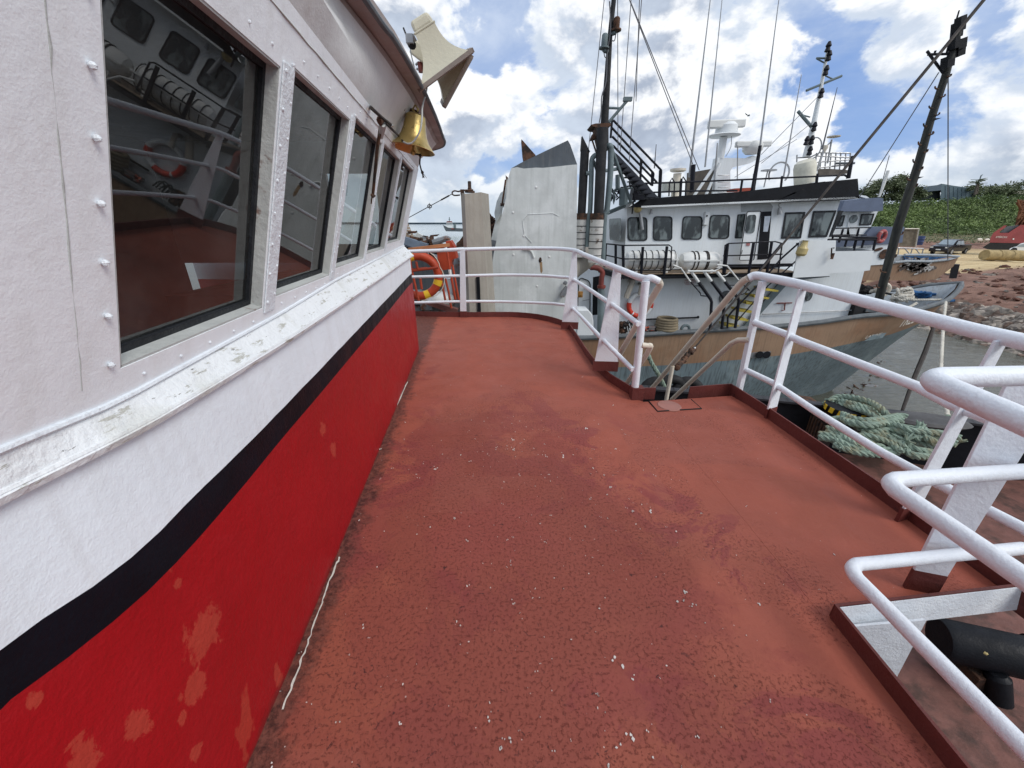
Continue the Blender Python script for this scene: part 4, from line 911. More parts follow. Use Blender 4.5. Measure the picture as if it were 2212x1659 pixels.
# bridge deck
m_ = MB(); bd = [P(*z2(345, 770), 14.6), P(*z2(500, 800), YD), P(*z2(800, 806), YD), P(*z2(1300, 797), YD), P(*z2(1830, 790), YD)]
zd = [p.z for p in bd]
m_.slab([z2(490, 785), z2(800, 788), z2(1300, 778), z2(1900, 765), z2(1900, 790), z2(1300, 800), z2(800, 812), z2(490, 810)], YD, 1.2)
a = P(*z2(490, 785), YD); b = P(*z2(200, 690), YD+2.4); m_.prism([a, a-V((0, 0, .16)), b-V((0, 0, .16)), b], (.1, .5, 0))
m_.build('bridge_deck_edge', M['black'], sh, smooth=False)
m_ = MB(); a = P(*z2(490, 783), YD); e = P(*z2(1900, 763), YD); b = P(*z2(200, 690), YD+2.4); zc = (a.z+e.z)/2
m_.add([a+V((0, .02, .01)), e+V((0, .02, .01)), e+V((0, 3.5, .01)), a+V((-.3, 3.5, .01))], [(0, 1, 2, 3)]); m_.build('bridge_deck', M['timber'], sh, smooth=False)
# bridge house side
m_ = MB(); side = [z2(530, 215), z2(700, 232), z2(1400, 218), z2(2215, 190), z3(400, 1100), z2(1830, 705), z2(1300, 700), z2(500, 745)]
m_.slab([z2(530, 245), z2(1000, 215), z2(2215, 190), (1786, 525), z2(1830, 712), z2(1000, 735), z2(505, 745)], YB, 3.4); m_.build('bridge_house', M['shipwhite'], sh, smooth=False)
# aft facet of the bridge
m_ = MB(); f4 = [P(*z2(535, 220), YB+.01), P(*z2(380, 300), YB+1.5), P(*z2(350, 720), YB+1.5), P(*z2(507, 750), YB+.01)]
m_.prism(f4, (.3, .4, 0)); m_.build('bridge_aft_facet', M['shipwhite2'], sh, smooth=False)
fw = [P(*z2(395, 338), YB+.9), P(*z2(490, 332), YB-.02), P(*z2(487, 510), YB-.02), P(*z2(400, 506), YB+.9)]
m_ = MB(); m_.prism([p+V((-.05, -.05, 0)) for p in rq(fw, .1, 2)], (.02, .04, 0)); m_.build('window', M['dglass'], sh, smooth=False)
m_ = MB(); m_.slab([z2(530, 255), z2(600, 198), z2(545, 200), z2(505, 250)], YB-.1, .3); m_.build('eave_plate', M['shipwhite2'], sh, smooth=False)
# lower black foot along the bridge house
m_ = MB(); m_.slab([z2(1290, 700), z2(1840, 690), z2(1840, 715), z2(1290, 728)], YB-.03, .05); m_.build('foot_band', M['black'], sh, smooth=False)
# black top bulwark
m_ = MB(); m_.slab([z1(640, 1572), z1(1000, 1543), z1(1400, 1517), z1(1800, 1470), z1(2100, 1432), z3(280, 578), z3(680, 540), z3(695, 722), z3(545, 740), z3(0, 760), z2(1700, 200), z2(1200, 228), z2(545, 248), z1(620, 1590)], YB-.35, .06)
m_.build('top_bulwark', M['black'], sh, smooth=False)
m_ = MB(); tb = [P(*z1(640, 1640), YB-.35), P(*z3(690, 722), YB-.35)]; m_.prism([tb[0], tb[1], tb[1]+V((-.6, 3.9, 0)), tb[0]+V((.3, 3.9, 0))], (0, 0, .05)); m_.build('bridge_roof', M['shipwhite2'], sh, smooth=False)
# recess above the door, darker soffit
# windows with black frames
def ship_window(q, Y, par, fr=.045, rr=.14, name='window', glass='dglass'):
    c4 = [P(*p, Y) for p in q]; out = rq(c4, rr, 3); inn = rq(shrink(c4, fr), rr, 3)
    m_ = MB(); ringmesh(m_, [p+V((0, -.025, 0)) for p in out], [p+V((0, -.025, 0)) for p in inn], (0, .03, 0)); w = m_.build(name, M['gasket'], par, smooth=False)
    m_ = MB(); m_.prism([p+V((0, -.010, 0)) for p in inn], (0, .012, 0)); m_.build('pane', M[glass], w, smooth=False); return w
def RQ(x0, y0, x1, y1, sk=0, f=z2): return [f(x0+sk, y0), f(x1+sk*.6, y0), f(x1, y1), f(x0, y1)]
for q in (RQ(533, 325, 690, 513, -2), RQ(732, 318, 885, 511, 4), RQ(955, 317, 1117, 503, 14), RQ(1167, 307, 1332, 497, 18)):
    ship_window(q, YB, sh, .035, .16)
ship_window([z2(1402, 303), z2(1465, 300), z2(1440, 492), z2(1378, 492)], YB, sh, .03, .1)
ship_window([z2(1776, 287), z2(1936, 283), z2(1900, 493), z2(1743, 495)], YB, sh, .06, .03)
ship_window([z2(1998, 276), z2(2182, 271), z2(2105, 482), z2(1957, 486)], YB, sh, .06, .03)
# door recess, doorway, door standing ajar
m_ = MB(); m_.slab([z2(1430, 218), z2(1660, 212), z2(1682, 240), z2(1672, 282), z2(1430, 285)], YB-.01, .02); m_.build('recess_head', mat('recess paint', (.36, .38, .39), .6), sh, smooth=False)
m_ = MB(); m_.slab([z2(1592, 282), z2(1672, 278), z2(1640, 655), z2(1560, 660)], YB-.015, .02); m_.build('doorway', M['black'], sh, smooth=False)
m_ = MB(); m_.slab([z2(1617, 318), z2(1665, 316), z2(1640, 440), z2(1606, 440)], YB-.03, .01); m_.build('far_window', mat('daylight through far window', (.5, .55, .62), .3), sh, smooth=False)
dp = rq([P(*p, YB-.25) for p in (z2(1478, 280), z2(1588, 277), z2(1530, 664), z2(1415, 666))], .1, 3)
m_ = MB(); m_.prism(dp, (0, .05, 0)); dr = m_.build('bridge_door', M['shipwhite2'], sh, smooth=False)
m_ = MB(); m_.tube([p+V((0, -.01, 0)) for p in dp], .013, 5, closed=True); m_.build('door_edge', M['gasket'], dr)
m_ = MB(); m_.prism(rq([P(*p, YB-.27) for p in (z2(1482, 308), z2(1553, 303), z2(1534, 452), z2(1462, 452))], .3, 4), (0, .02, 0)); m_.build('door_window', M['dglass'], dr, smooth=False)
m_ = MB(); m_.tube([P(*z2(1440, 585), YB-.29), P(*z2(1432, 618), YB-.29)], .012, 6); m_.build('door_handle', M['black'], dr)
m_ = MB(); m_.slab([z2(1475, 525), z2(1503, 524), z2(1500, 550), z2(1472, 550)], YB-.27, .01); m_.build('warning_label', M['textred'], dr, smooth=False)
# lamps, horn tube, intercom
m_ = MB(); m_.ball(P(*z2(615, 255), YB-.15), (.14, .14, .14), 12); m_.build('deck_lamp', M['lamp_glass'], sh)
m_ = MB(); m_.tube([P(*z2(632, 280), YB-.15), P(*z2(650, 425), YB-.15)], .055, 10); m_.tube([P(*z2(722, 262), YB-.1), P(*z2(718, 300), YB-.1)], [.03, .055], 8); m_.build('stanchion_lamp', M['steel'], sh)
m_ = MB(); m_.box(P(*z2(1155, 337), YB-.05), (.17, .12, .42)); m_.build('intercom_box', M['shipwhite2'], sh, bevel=.03)
m_ = MB(); m_.ball(P(*z2(1160, 315), YB-.12), .03, 8); m_.build('intercom_lens', M['black'], sh)
m_ = MB(); m_.tube([P(*z2(1735, 250), YB-.12), P(*z2(1737, 300), YB-.12)], [.05, .08], 10); m_.tube(bez([P(*z2(1735, 250), YB-.12), P(*z2(1725, 225), YB-.12), P(*z2(1745, 215), YB-.05)], 3), .014, 6); m_.build('bulkhead_lamp', M['steel'], sh)
# rails on the bridge deck
def rail(par, posts, bars, Y, rp_=.045, rb=.022, nm='deck_rail', mt='raildark', f=z2):
    m_ = MB()
    for p in posts: m_.tube([P(*f(p[0], p[1]), Y), P(*f(p[2], p[3]), Y)], rp_, 6)
    for b_ in bars: m_.tube([P(*f(*q), Y) for q in b_], rb, 6)
    return m_.build(nm, M[mt], par)
rail(sh, [(655, 560, 640, 775), (845, 555, 820, 790), (497, 550, 503, 810)], [[(360, 535), (497, 548), (860, 545), (882, 560), (875, 745)], [(350, 622), (500, 655), (878, 655)], [(500, 742), (875, 745)]], YD+.05)
rail(sh, [(440, 540, 440, 760), (362, 535, 352, 720)], [[(360, 535), (500, 548)]], YD+1.2)
rail(sh, [(1325, 535, 1300, 765), (1530, 525, 1490, 770), (1672, 525, 1635, 760)], [[(1285, 765), (1305, 545), (1330, 533), (1700, 518), (1745, 530), (1752, 555), (1722, 770)], [(1290, 630), (1755, 618)], [(1290, 715), (1735, 720)]], YD+.05)
# stair between decks : handrails, stringer, yellow treads
ss = []
m_ = MB(); m_.tube([P(*z2(1868, 535), YD+.1), P(*z2(1885, 530), YD+.05), P(*z2(1750, 650), YD), P(*z2(1580, 845), YD-.05), P(*z2(1355, 1075), YD-.2), P(*z2(1325, 1115), YD-.2), P(*z2(1322, 1200), YD-.2)], .030, 8)
m_.tube([P(*z2(1752, 530), YD), P(*z2(1300, 1075), YD-.2), P(*z2(1180, 1215), YD-.2)], .028, 8); m_.tube([P(*z2(1870, 665), YD), P(*z2(1640, 870), YD), P(*z2(1400, 1145), YD-.2)], .022, 8)
m_.tube([P(*z2(1888, 530), YD), P(*z2(1850, 800), YD)], .03, 8); m_.build('stair_handrail', M['raildark'], sh)
m_ = MB(); m_.slab([z2(1770, 800), z2(1845, 800), z2(1500, 1185), z2(1440, 1200)], YL-.15, .06); m_.build('stair_stringer', M['gpipe'], sh, smooth=False)
for (xx, yy) in ((1668, 900), (1595, 958), (1535, 1010), (1480, 1070), (1432, 1132), (1380, 1190)):
    m_ = MB(); m_.slab([z2(xx-62, yy-16), z2(xx+62, yy+4), z2(xx+50, yy+16), z2(xx-62, yy+2)], YL-.7, .55); m_.build('stair_tread', M['yellowstep'], sh, smooth=False)
# raft launching skids
m_ = MB(); mw = MB(); mb_ = MB()
for (top_, kn, bt) in (((1040, 760), (1198, 985), (1185, 1215)), ((1140, 757), (1302, 972), (1278, 1210)), ((1240, 757), (1415, 975), (1383, 1200))):
    T, Kk, B = [P(*z2(*q), YD-.05-.12*i) for i, q in enumerate((top_, kn, bt))]
    s = T*.66+Kk*.34; mw.tube([T, s], .048, 8); mb_.tube([s, Kk+(T-Kk)*.06, Kk+(B-Kk)*.05, B], .050, 8)
mw.tube([P(*z2(*q), YD-.1) for q in ((893, 703), (955, 728), (1030, 835))], .025, 7); mw.tube([P(*z2(*q), YD-.1) for q in ((1240, 700), (1320, 710), (1410, 822))], .025, 7)
mw.tube([P(*z2(*q), YD-.1) for q in ((1010, 752), (1230, 750))], .03, 7)
mw.tube(bez([P(*z2(*q), YD-.1) for q in ((1270, 790), (1310, 785), (1345, 755))], 3), .015, 6); mw.tube(bez([P(*z2(*q), YD-.1) for q in ((1225, 745), (1262, 730), (1275, 705))], 3), .015, 6)
mb_.tube([P(*z2(*q), YD-.1) for q in ((1030, 835), (1108, 925), (1112, 945), (1165, 950))], .018, 6); mb_.tube([P(*z2(*q), YD-.1) for q in ((1410, 822), (1497, 905))], .02, 6); mb_.tube(bez([P(*z2(*q), YD-.1) for q in ((1490, 890), (1455, 930), (1400, 940))], 3), .015, 6)
mb_.tube([P(*z2(*q), YD-.1) for q in ((1060, 868), (1110, 868))], .015, 6); mb_.tube(bez([P(*z2(*q), YD-.1) for q in ((1330, 862), (1400, 860), (1425, 825))], 3), .015, 6)
o1 = mw.build('raft_skid', M['steelwhite'], sh); mb_.build('skid_leg', M['raildark'], sh)
# hull side fittings
m_ = MB(); a = P(*z2(1312, 960), YL-.02); m_.lathe([(.16, -.02), (.24, -.02), (.24, .04), (.16, .04)], a, (0, -1, 0), 24, caps=False); pw = m_.build('porthole', M['gunwale'], sh)
m_ = MB(); m_.lathe([(.19, 0), (.19, .02)], a, (0, -1, 0), 24); m_.build('porthole_glass', M['dglass'], pw)
m_ = MB(); a = P(*z2(1962, 945), YL-.02); m_.lathe([(.19, 0), (.19, .03)], a, (0, -1, 0), 22, sq=(.65, 1), ref=(1, 0, 0)); m_.build('porthole', M['dglass'], sh)
m_ = MB(); m_.tube([P(*z2(1712, 1005), YL-.05), P(*z2(1832, 1002), YL-.05)], .022, 6); m_.tube([P(*z2(1778, 1004), YL-.05), P(*z2(1772, 1060), YL-.05), P(*z2(1752, 1062), YL-.05)], .02, 6); m_.build('red_handle', M['redpipe'], sh)
m_ = MB(); m_.tube([P(*z2(670, 1133), YL-.08), P(*z2(1090, 1117), YL-.08)], .028, 7); m_.ball(P(*z2(1090, 1115), YL-.08), .05, 8); m_.build('grab_bar', M['raildark'], sh)
m_ = MB(); m_.tube([P(*z2(1600, 1092), YL-.08), P(*z2(2300, 1060), YL-.08), P(*z7(505, 298), YL-.08), P(*z7(560, 280), YL-.08)], .018, 6); m_.build('grab_bar', M['steel'], sh)
# plates on the wing
m_ = MB(); m_.slab([z3(150, 1110), z3(480, 1110), z3(475, 1210), z3(830, 1205), z3(822, 1230), z3(790, 1385), z3(700, 1398), z3(600, 1405), z3(420, 1413), z3(415, 1438), z3(80, 1455)], YD-.1, .03); wp_ = m_.build('wing_plates', M['shipwhite2'], sh, smooth=False)
m_ = MB(); m_.slab([z3(80, 1457), z3(300, 1443), z3(420, 1437), z3(420, 1445), z3(180, 1470)], YD-.05, .9); m_.build('wing_deck', M['dgrey'], sh, smooth=False)
m_ = MB(); m_.slab([z3(470, 1170), z3(700, 1185), z3(820, 1203), z3(470, 1212)], YD+.3, .05); m_.build('wing_gap', M['dgrey'], sh, smooth=False)
m_ = MB(); c_ = P(*z3(165, 1210), YD-.2); m_.lathe([(.10, -.14), (.15, -.08), (.15, .08), (.10, .14), (.07, .3), (.1, .32)], c_, (0.1, 0, 1), 14); m_.build('side_lamp', M['lamp_glass'], sh)
m_ = MB(); m_.tube([P(*z3(462, 1180), YD-.2), P(*z3(440, 1180), YD-.2), P(*z3(435, 1260), YD-.2)], .02, 6); m_.box(P(*z3(447, 1255), YD-.2), (.06, .05, .18)); m_.build('latch', M['rusty'], sh)
# forward window edge of the bridge and wing rail
m_ = MB(); m_.slab([z3(512, 835), z3(548, 838), z3(440, 1075), z3(420, 1078)], YB-.02, .05); m_.build('front_pillar', M['gasket'], sh, smooth=False)
m_ = MB()
for q in (((445, 1070), (850, 1085), (850, 1100)), ((405, 1103), (850, 1103))): m_.tube([P(*z3(*p), YD-.05) for p in q], .03, 6)
for q in (((545, 1010), (505, 1110)), ((690, 1005), (640, 1230)), ((580, 1105), (560, 1160)), ((740, 1100), (720, 1160)), ((845, 1100), (820, 1190)), ((450, 1075), (445, 1103))): m_.tube([P(*z3(*p), YD) for p in q], .028, 6)
m_.build('wing_rail', M['raildark'], sh)
# lettering
def tx(body, ll, lr, ul, f, Y, m, nm, par, ital=0): text(body, [P(*f(*ll), Y), P(*f(*lr), Y), P(*f(*ul), Y)], m, nm, par, .0, ital)
tx('INFLATABLE', (985, 833), (1078, 829), (985, 817), z2, YL-.012, M['textred'], 'raft_notice', sh)
tx('LIFE RAFT', (983, 849), (1078, 845), (983, 836), z2, YL-.012, M['textred'], 'raft_notice', sh)
tx('PERSONS', (992, 862), (1060, 859), (992, 852), z2, YL-.012, M['textred'], 'raft_notice', sh)
ga, gb = hp((1944, 700), 13.42), hp((1995, 682), 13.75)
a = hp((1939, 708), 13.02); b = hp((1974, 697), 13.30); c_ = hp((1957, 684), 13.02)
text('TREB', [a, b, c_], M['textwhite'], 'bow_letters', sh)
m_ = MB(); m_.prism([p+V((0, -.04, 0)) for p in (hp((1864, 736), 13.2), hp((1903, 729), 13.4), hp((1912, 718), 13.45), hp((1882, 723), 13.25))], (0, -.02, 0)); m_.build('name_patch', M['hullgrey'], sh, smooth=False)
a = hp((1866, 734), 13.12); b = hp((1899, 727), 13.30); c_ = hp((1874, 725), 13.12)
text('LAJUNE', [a, b, c_], M['textwhite'], 'name_letters', sh)
# overboard openings
m_ = MB(); m_.slab([z6(1190, 765), z6(1260, 758), z6(1350, 752), z6(1345, 795), z6(1190, 808)], 12.93, .01); m_.build('patched_plate', M['scrapgrey'], sh, smooth=False)
for xx in (1255, 1312):
    m_ = MB(); m_.lathe([(.09, 0), (.13, .03), (.13, .05)], P(*z6(xx, 778), 12.92), (0, -1, 0), 16); m_.build('discharge_port', M['black'], sh)
# black rubbing band at the waterline + fenders
# --- roof rails and gear
rail(sh, [(640, 1262, 630, 1560), (790, 1345, 780, 1560), (960, 1410, 950, 1560), (1440, 1420, 1425, 1520), (1535, 1370, 1520, 1505), (1755, 1390, 1745, 1480), (2035, 1370, 2028, 1445), (728, 1360, 725, 1450)], [[(430, 1500), (620, 1450), (960, 1440), (1540, 1415), (2212, 1385)], [(620, 1525), (960, 1510), (1400, 1505)]], YB-.3, .035, .026, 'top_rail', f=z1)
m_ = MB(); m_.tube([P(*z1(2212, 1385), YB-.3), P(*z3(560, 508), YB-.3), P(*z3(595, 530), YB-.3)], .03, 7); m_.tube([P(*z3(632, 330), YB-.3), P(*z3(590, 540), YB-.3)], [.045, .06], 7); m_.tube([P(*z3(300, 515), YB-.3), P(*z3(295, 575), YB-.3)], .03, 7); m_.build('top_rail_end', M['raildark'], sh)
for q in (((865, 1440), (905, 1440)), ((950, 1430), (995, 1430))):
    a, b = q; m_ = MB(); m_.tube([P(*z1(a[0]-5, 1550), YB), P(*z1(a[0], a[1]), YB), P(*z1((a[0]+b[0])/2, a[1]-32), YB), P(*z1(b[0], b[1]), YB), P(*z1(b[0]-5, 1550), YB)], .022, 6); m_.build('ladder_hoop', M['raildark'], sh)
m_ = MB(); m_.slab([z1(848, 1435), z1(945, 1430), z1(940, 1510), z1(845, 1515)], YB+.4, .5); m_.build('ventilator_box', mat('greenish white box', (.42, .43, .38), .6, var=.15), sh, smooth=False)
m_ = MB(); m_.tube([P(*z1(905, 1560), YB+.8), P(*z1(928, 1370), YB+.8)], .13, 10); m_.lathe([(.2, 0), (.26, .03), (.26, .09)], P(*z1(930, 1358), YB+.8), n=14); m_.build('mushroom_vent', M['cream'], sh)
m_ = MB(); m_.slab([z1(1010, 1365), z1(1215, 1330), z1(1200, 1530), z1(1000, 1560)], YB+1.0, .08); m_.build('spray_board', M['board'], sh, smooth=False)
m_ = MB(); m_.slab([z1(1380, 1488), z1(1545, 1480), z1(1540, 1508), z1(1378, 1510)], YB+.2, .5); m_.build('red_hatch', mat('faded red hatch', (.36, .07, .04), .6), sh, smooth=False)
# radar mast
m_ = MB(); m_.slab([z1(1248, 1245), z1(1500, 1250), z1(1522, 1228), z1(1556, 1236), z1(1550, 1262), z1(1500, 1290), z1(1365, 1322), z1(1345, 1350), z1(1348, 1535), z1(1205, 1535), z1(1225, 1380)], YB+.9, .35); rm = m_.build('radar_mast', M['shipwhite'], sh, smooth=False)
m_ = MB(); m_.tube([P(*z1(1265, 1255), YB+1), P(*z1(1292, 1085), YB+1)], .12, 12); m_.lathe([(.46, 0), (.5, .02), (.46, .05)], P(*z1(1295, 1078), YB+1), n=20); m_.build('mast_pedestal', M['shipwhite2'], rm)
m_ = MB(); m_.lathe([(.28, 0), (.34, .06), (.33, .26), (.26, .34)], P(*z1(1307, 1068), YB+1), n=20); m_.build('radar_gearbox', M['shipwhite2'], rm)
m_ = MB(); a = P(*z1(1168, 985), YB+.85); b = P(*z1(1462, 972), YB+.85); m_.beam(a, b, .16, .24); m_.build('radar_scanner', M['steelwhite'], rm, bevel=.04)
m_ = MB(); m_.lathe([(.2, 0), (.30, .1), (.32, .25), (.26, .36)], P(*z1(1512, 1218), YB+1), n=20); m_.build('radar_gearbox', M['steelwhite'], rm)
m_ = MB(); a = P(*z1(1385, 1142), YB+.85); b = P(*z1(1668, 1134), YB+.85); m_.beam(a, b, .14, .18); m_.build('radar_scanner', M['steelwhite'], rm, bevel=.04)
m_ = MB()
for k in (1385, 1440, 1480, 1520): m_.tube([P(*z1(1245, k), YB+.85), P(*z1(1290, k), YB+.8), P(*z1(1340, k), YB+.85)], .014, 5)
m_.tube(bez([P(*z1(1355, 1075), YB+.8), P(*z1(1350, 1160), YB+.8), P(*z1(1310, 1235), YB+.8)], 3), .012, 5); m_.build('mast_rungs', M['steel'], rm)
m_ = MB(); m_.tube([P(*z1(1060, 1545), YB+.6), P(*z1(1250, 1270), YB+.7)], .05, 8); m_.tube([P(*z1(1155, 1535), YB+.6), P(*z1(1262, 1290), YB+.7)], .05, 8); m_.build('mast_brace', M['shipwhite2'], rm)
# direction finder loop, small posts
m_ = MB(); c_ = P(*z1(1730, 1370), YB+.6); m_.tube([c_+V((math.cos(R(a))*.33, 0, math.sin(R(a))*.33)) for a in range(-40, 230, 15)], .028, 6); m_.build('loop_antenna', M['steel'], sh)
m_ = MB(); m_.tube([P(*z1(1610, 1480), YB+.5), P(*z1(1640, 1352), YB+.5)], .02, 6); m_.lathe([(.24, 0), (.24, .03)], P(*z1(1648, 1350), YB+.5), n=12); m_.build('dish_post', M['steel'], sh)
# whip antennas and halyards
def whip(a, b, Y, r0, r1, nm='whip_antenna', mt='wire'):
    m_ = MB(); m_.tube([P(*z1(*a), Y), P(*z1(*b), Y)], [r0, r1], 5); return m_.build(nm, M[mt], sh)
whip((1020, 1400), (1187, 0), YB, .04, .013, mt='steel'); whip((1145, 1320), (1280, 0), YB+.5, .03, .012, mt='steel')
whip((1580, 1150), (1728, 0), YB-.2, .030, .012, mt='steel'); whip((1520, 1505), (1580, 1150), YB-.2, .07, .05, mt='raildark'); whip((1765, 1400), (1907, 590), YB+.2, .028, .010, mt='steel'); whip((2070, 1180), (2190, 690), YB+2, .03, .010)
whip((1400, 1420), (1403, 1150), YB+.3, .02, .02, mt='steel'); whip((745, 1330), (760, 1140), YB+2, .025, .012); whip((1215, 1500), (1243, 1130), YB+.6, .04, .02, mt='steel')
for a, b in (((1050, 1300), (545, -10)), ((1100, 1345), (560, 20)), ((475, 1200), (562, -10)), ((545, 1290), (645, -10)), ((600, 800), (628, -10)), ((458, 1200), (455, -10)), ((225, 1180), (350, -10)), ((330, 960), (362, 480))):
    m_ = MB(); m_.tube([P(*z1(*a), 12.5), P(*z1(*b), 12.5)], .012, 4); m_.build('rigging_wire', M['wire'], sh)
for a, b in (((1590, 1220), (2030, 770)), ((1590, 1290), (2000, 960)), ((1380, 1400), (1870, 1100))):
    m_ = MB(); m_.tube([P(*z1(*a), 17), P(*z1(*b), 19)], .012, 4); m_.build('rigging_wire', M['wire'], sh)
m_ = MB(); m_.tube([P(*z1(1055, 1300), YB-.1), P(*z1(1040, 1520), YB-.1)], .07, 8); m_.build('antenna_socket', M['raildark'], sh)
# ---- things standing on the neighbour ship
def canister(label, x0, x1, y0, y1, Y, bands, rib):
    t = thing('life_raft_canister', label, 'life raft', tuple(P(*z2((x0+x1)/2, y1), Y)), group='life raft canisters on the bridge deck')
    a = P(*z2(x0, (y0+y1)/2), Y); b = P(*z2(x1, (y0+y1)/2-4), Y); r = (P(*z2(x0, y0), Y)-P(*z2(x0, y1), Y)).length/2*.98; ax = (b-a).normalized(); L = (b-a).length
    m_ = MB(); m_.lathe([(r*.45, 0), (r*.8, .05), (r*.97, .16), (r, .3), (r, L-.3), (r*.97, L-.16), (r*.8, L-.05), (r*.45, L)], a, ax, 26); m_.build('shell', M['steelwhite'], t)
    m_ = MB(); m_.box((a+b)/2+V((0, -r*.1, r*.12)), (L*.98, r*1.98, .05)); m_.build('seam_flange', M['steelwhite'], t, smooth=False)
    m_ = MB()
    for k in bands:
        c_ = a+ax*(L*k); m_.tube([c_+V((0, math.cos(R(q)), 0))*(r+.012)+V((0, 0, math.sin(R(q))))*(r+.012) for q in range(0, 360, 20)], rib, 5, closed=True)
    m_.build('strap', M['gasket'] if rib < .016 else M['rope_dark'], t)
    m_ = MB()
    for k in (.2, .8): m_.box(a+ax*(L*k)+V((0, 0, -r-.03)), (.08, r*1.6, .14))
    m_.build('cradle', M['steelwhite'], t, smooth=False)
canister('white life raft canister with black straps behind the left black rail', 518, 915, 592, 738, YB-.55, (.12, .24, .36, .48, .6, .72, .84, .93), .012)
canister('shorter white life raft canister tied with brown cord beside the skid', 945, 1248, 600, 745, YB-.6, (.30, .40, .62, .66), .02)
def lifering(name, label, c, R_, r_, nrm, bands, mt, ref=(0, 0, 1), mband='steelwhite', arcs=None):
    t = thing(name, label, 'life ring', tuple(c)); nrm = V(nrm).normalized(); a = (V(ref)-nrm*V(ref).dot(nrm)).normalized(); b = nrm.cross(a)
    pts = [V(c)+a*math.cos(R(k))*R_+b*math.sin(R(k))*R_ for k in range(0, 360, 10)]
    m_ = MB(); m_.tube(pts, r_, 12, closed=True); m_.build('ring', M[mt], t)
    for bd_ in bands:
        m_ = MB(); m_.tube([V(c)+a*math.cos(R(k))*R_+b*math.sin(R(k))*R_ for k in range(bd_-8, bd_+9, 4)], r_*1.035, 12); m_.build('reflective_band', M[mband], t)
    return t, a, b
lt_ = thing('life_ring', 'red and white life ring on the white deckhouse wall beneath the raft deck', 'life ring', tuple(P(*z2(632, 1020), YL-.12)))
cr_ = P(*z2(632, 1018), YL-.12); rp_ = lambda a_: cr_+V((math.cos(R(a_))*.39, 0, math.sin(R(a_))*.39))
m_ = MB(); m_.tube([rp_(a_) for a_ in range(0, 360, 10)], .078, 10, closed=True); m_.build('ring', M['shipwhite2'], lt_)
for s_, e_ in ((168, 228), (236, 300), (-14, 12)):
    m_ = MB(); m_.tube([rp_(a_) for a_ in range(s_, e_+1, 6)], .083, 10); m_.build('red_section', M['buoyr'], lt_)
for (aq, bq, w_) in (((575, 830), (520, 965), .19), ((640, 860), (628, 940), .12)):
    m_ = MB(); m_.tube([P(*z2(aq[0]-15, aq[1]-8), YL-.05), P(*z2(*aq), YL-.4), P(*z2(*bq), YL-.45)], w_/2, 8); m_.build('fender_bracket', M['pillar'], sh)
# hose coil, ring and clutter on the neighbour's side deck
t = thing('hose_coil', 'brown coiled canvas hose on the grey gunwale of the tan boat', 'hose', tuple(P(*z2(835, 1215), 13.15)))
m_ = MB(); c_ = P(*z2(835, 1215), 13.2)
for k in range(5):
    m_.tube([c_+V((math.cos(R(a))*(.36-.012*k), math.sin(R(a))*(.36-.012*k), .05+.085*k)) for a in range(0, 360, 20)], .05, 8, closed=True)
m_.build('hose', M['hose'], t)
t = thing('mooring_ring', 'small blue grey ring pad lying on the gunwale beside the hose coil', 'ring', tuple(P(*z2(995, 1210), 13.1)))
m_ = MB(); c_ = P(*z2(995, 1210), 13.05); m_.tube([c_+V((math.cos(R(a))*.13, .05, math.sin(R(a))*.13)) for a in range(0, 360, 20)], .05, 8, closed=True); m_.build('ring', M['gpipe'], t)
t = thing('rag_pile', 'crumpled grey and red cloth heap left of the hose coil', 'rag pile', tuple(P(*z2(720, 1210), 13.1)))
m_ = MB()
for k in range(16): m_.ball(P(*z2(700+random.uniform(-30, 60), 1212+random.uniform(-22, 8)), 13.2+random.uniform(-.2, .2)), (random.uniform(.05, .13), .1, random.uniform(.03, .07)), 7, .3)
m_.build('cloth', mat('mixed rags', (.13, .12, .12), .9, var=.4, col2=(.42, .10, .06), m2=(.55, .6), s2=3), t)
t = thing('machinery_heap', 'tangle of dark machinery and hoses at the foot of the white boat wall', 'machinery', tuple(P(*z2(500, 1230), 13.2)))
m_ = MB()
for k in range(12): m_.ball(P(*z2(490+random.uniform(-30, 30), 1190+random.uniform(-35, 40)), 13.25+random.uniform(-.1, .2)), (random.uniform(.05, .13), .1, random.uniform(.05, .12)), 8, .25)
m_.build('machine', M['rusty'], t)
m_ = MB()
for k in range(5):
    x = 500+k*16; m_.tube(bez([P(*z2(x, 1235), 13.1), P(*z2(x+random.uniform(-10, 20), 1170), 13.1), P(*z2(x+30, 1140+random.uniform(-10, 20)), 13.1), P(*z2(x+50, 1200), 13.1)], 4), .018, 6)
m_.build('hoses', M['rubber'], t)
# grey slanting duct at the left of the neighbour
t = thing('slanted_duct', 'beige round duct leaning diagonally between the grey casing and white boat', 'duct', tuple(P(*z2(150, 700), 12)))
m_ = MB(); m_.tube([P(*z2(60, 760), 11.6), P(*z2(260, 610), 12.3)], .30, 18); m_.tube([P(*z2(185, 665), 12.0), P(*z2(192, 660), 12.0)], .31, 18); m_.build('duct', M['pillar'], t)
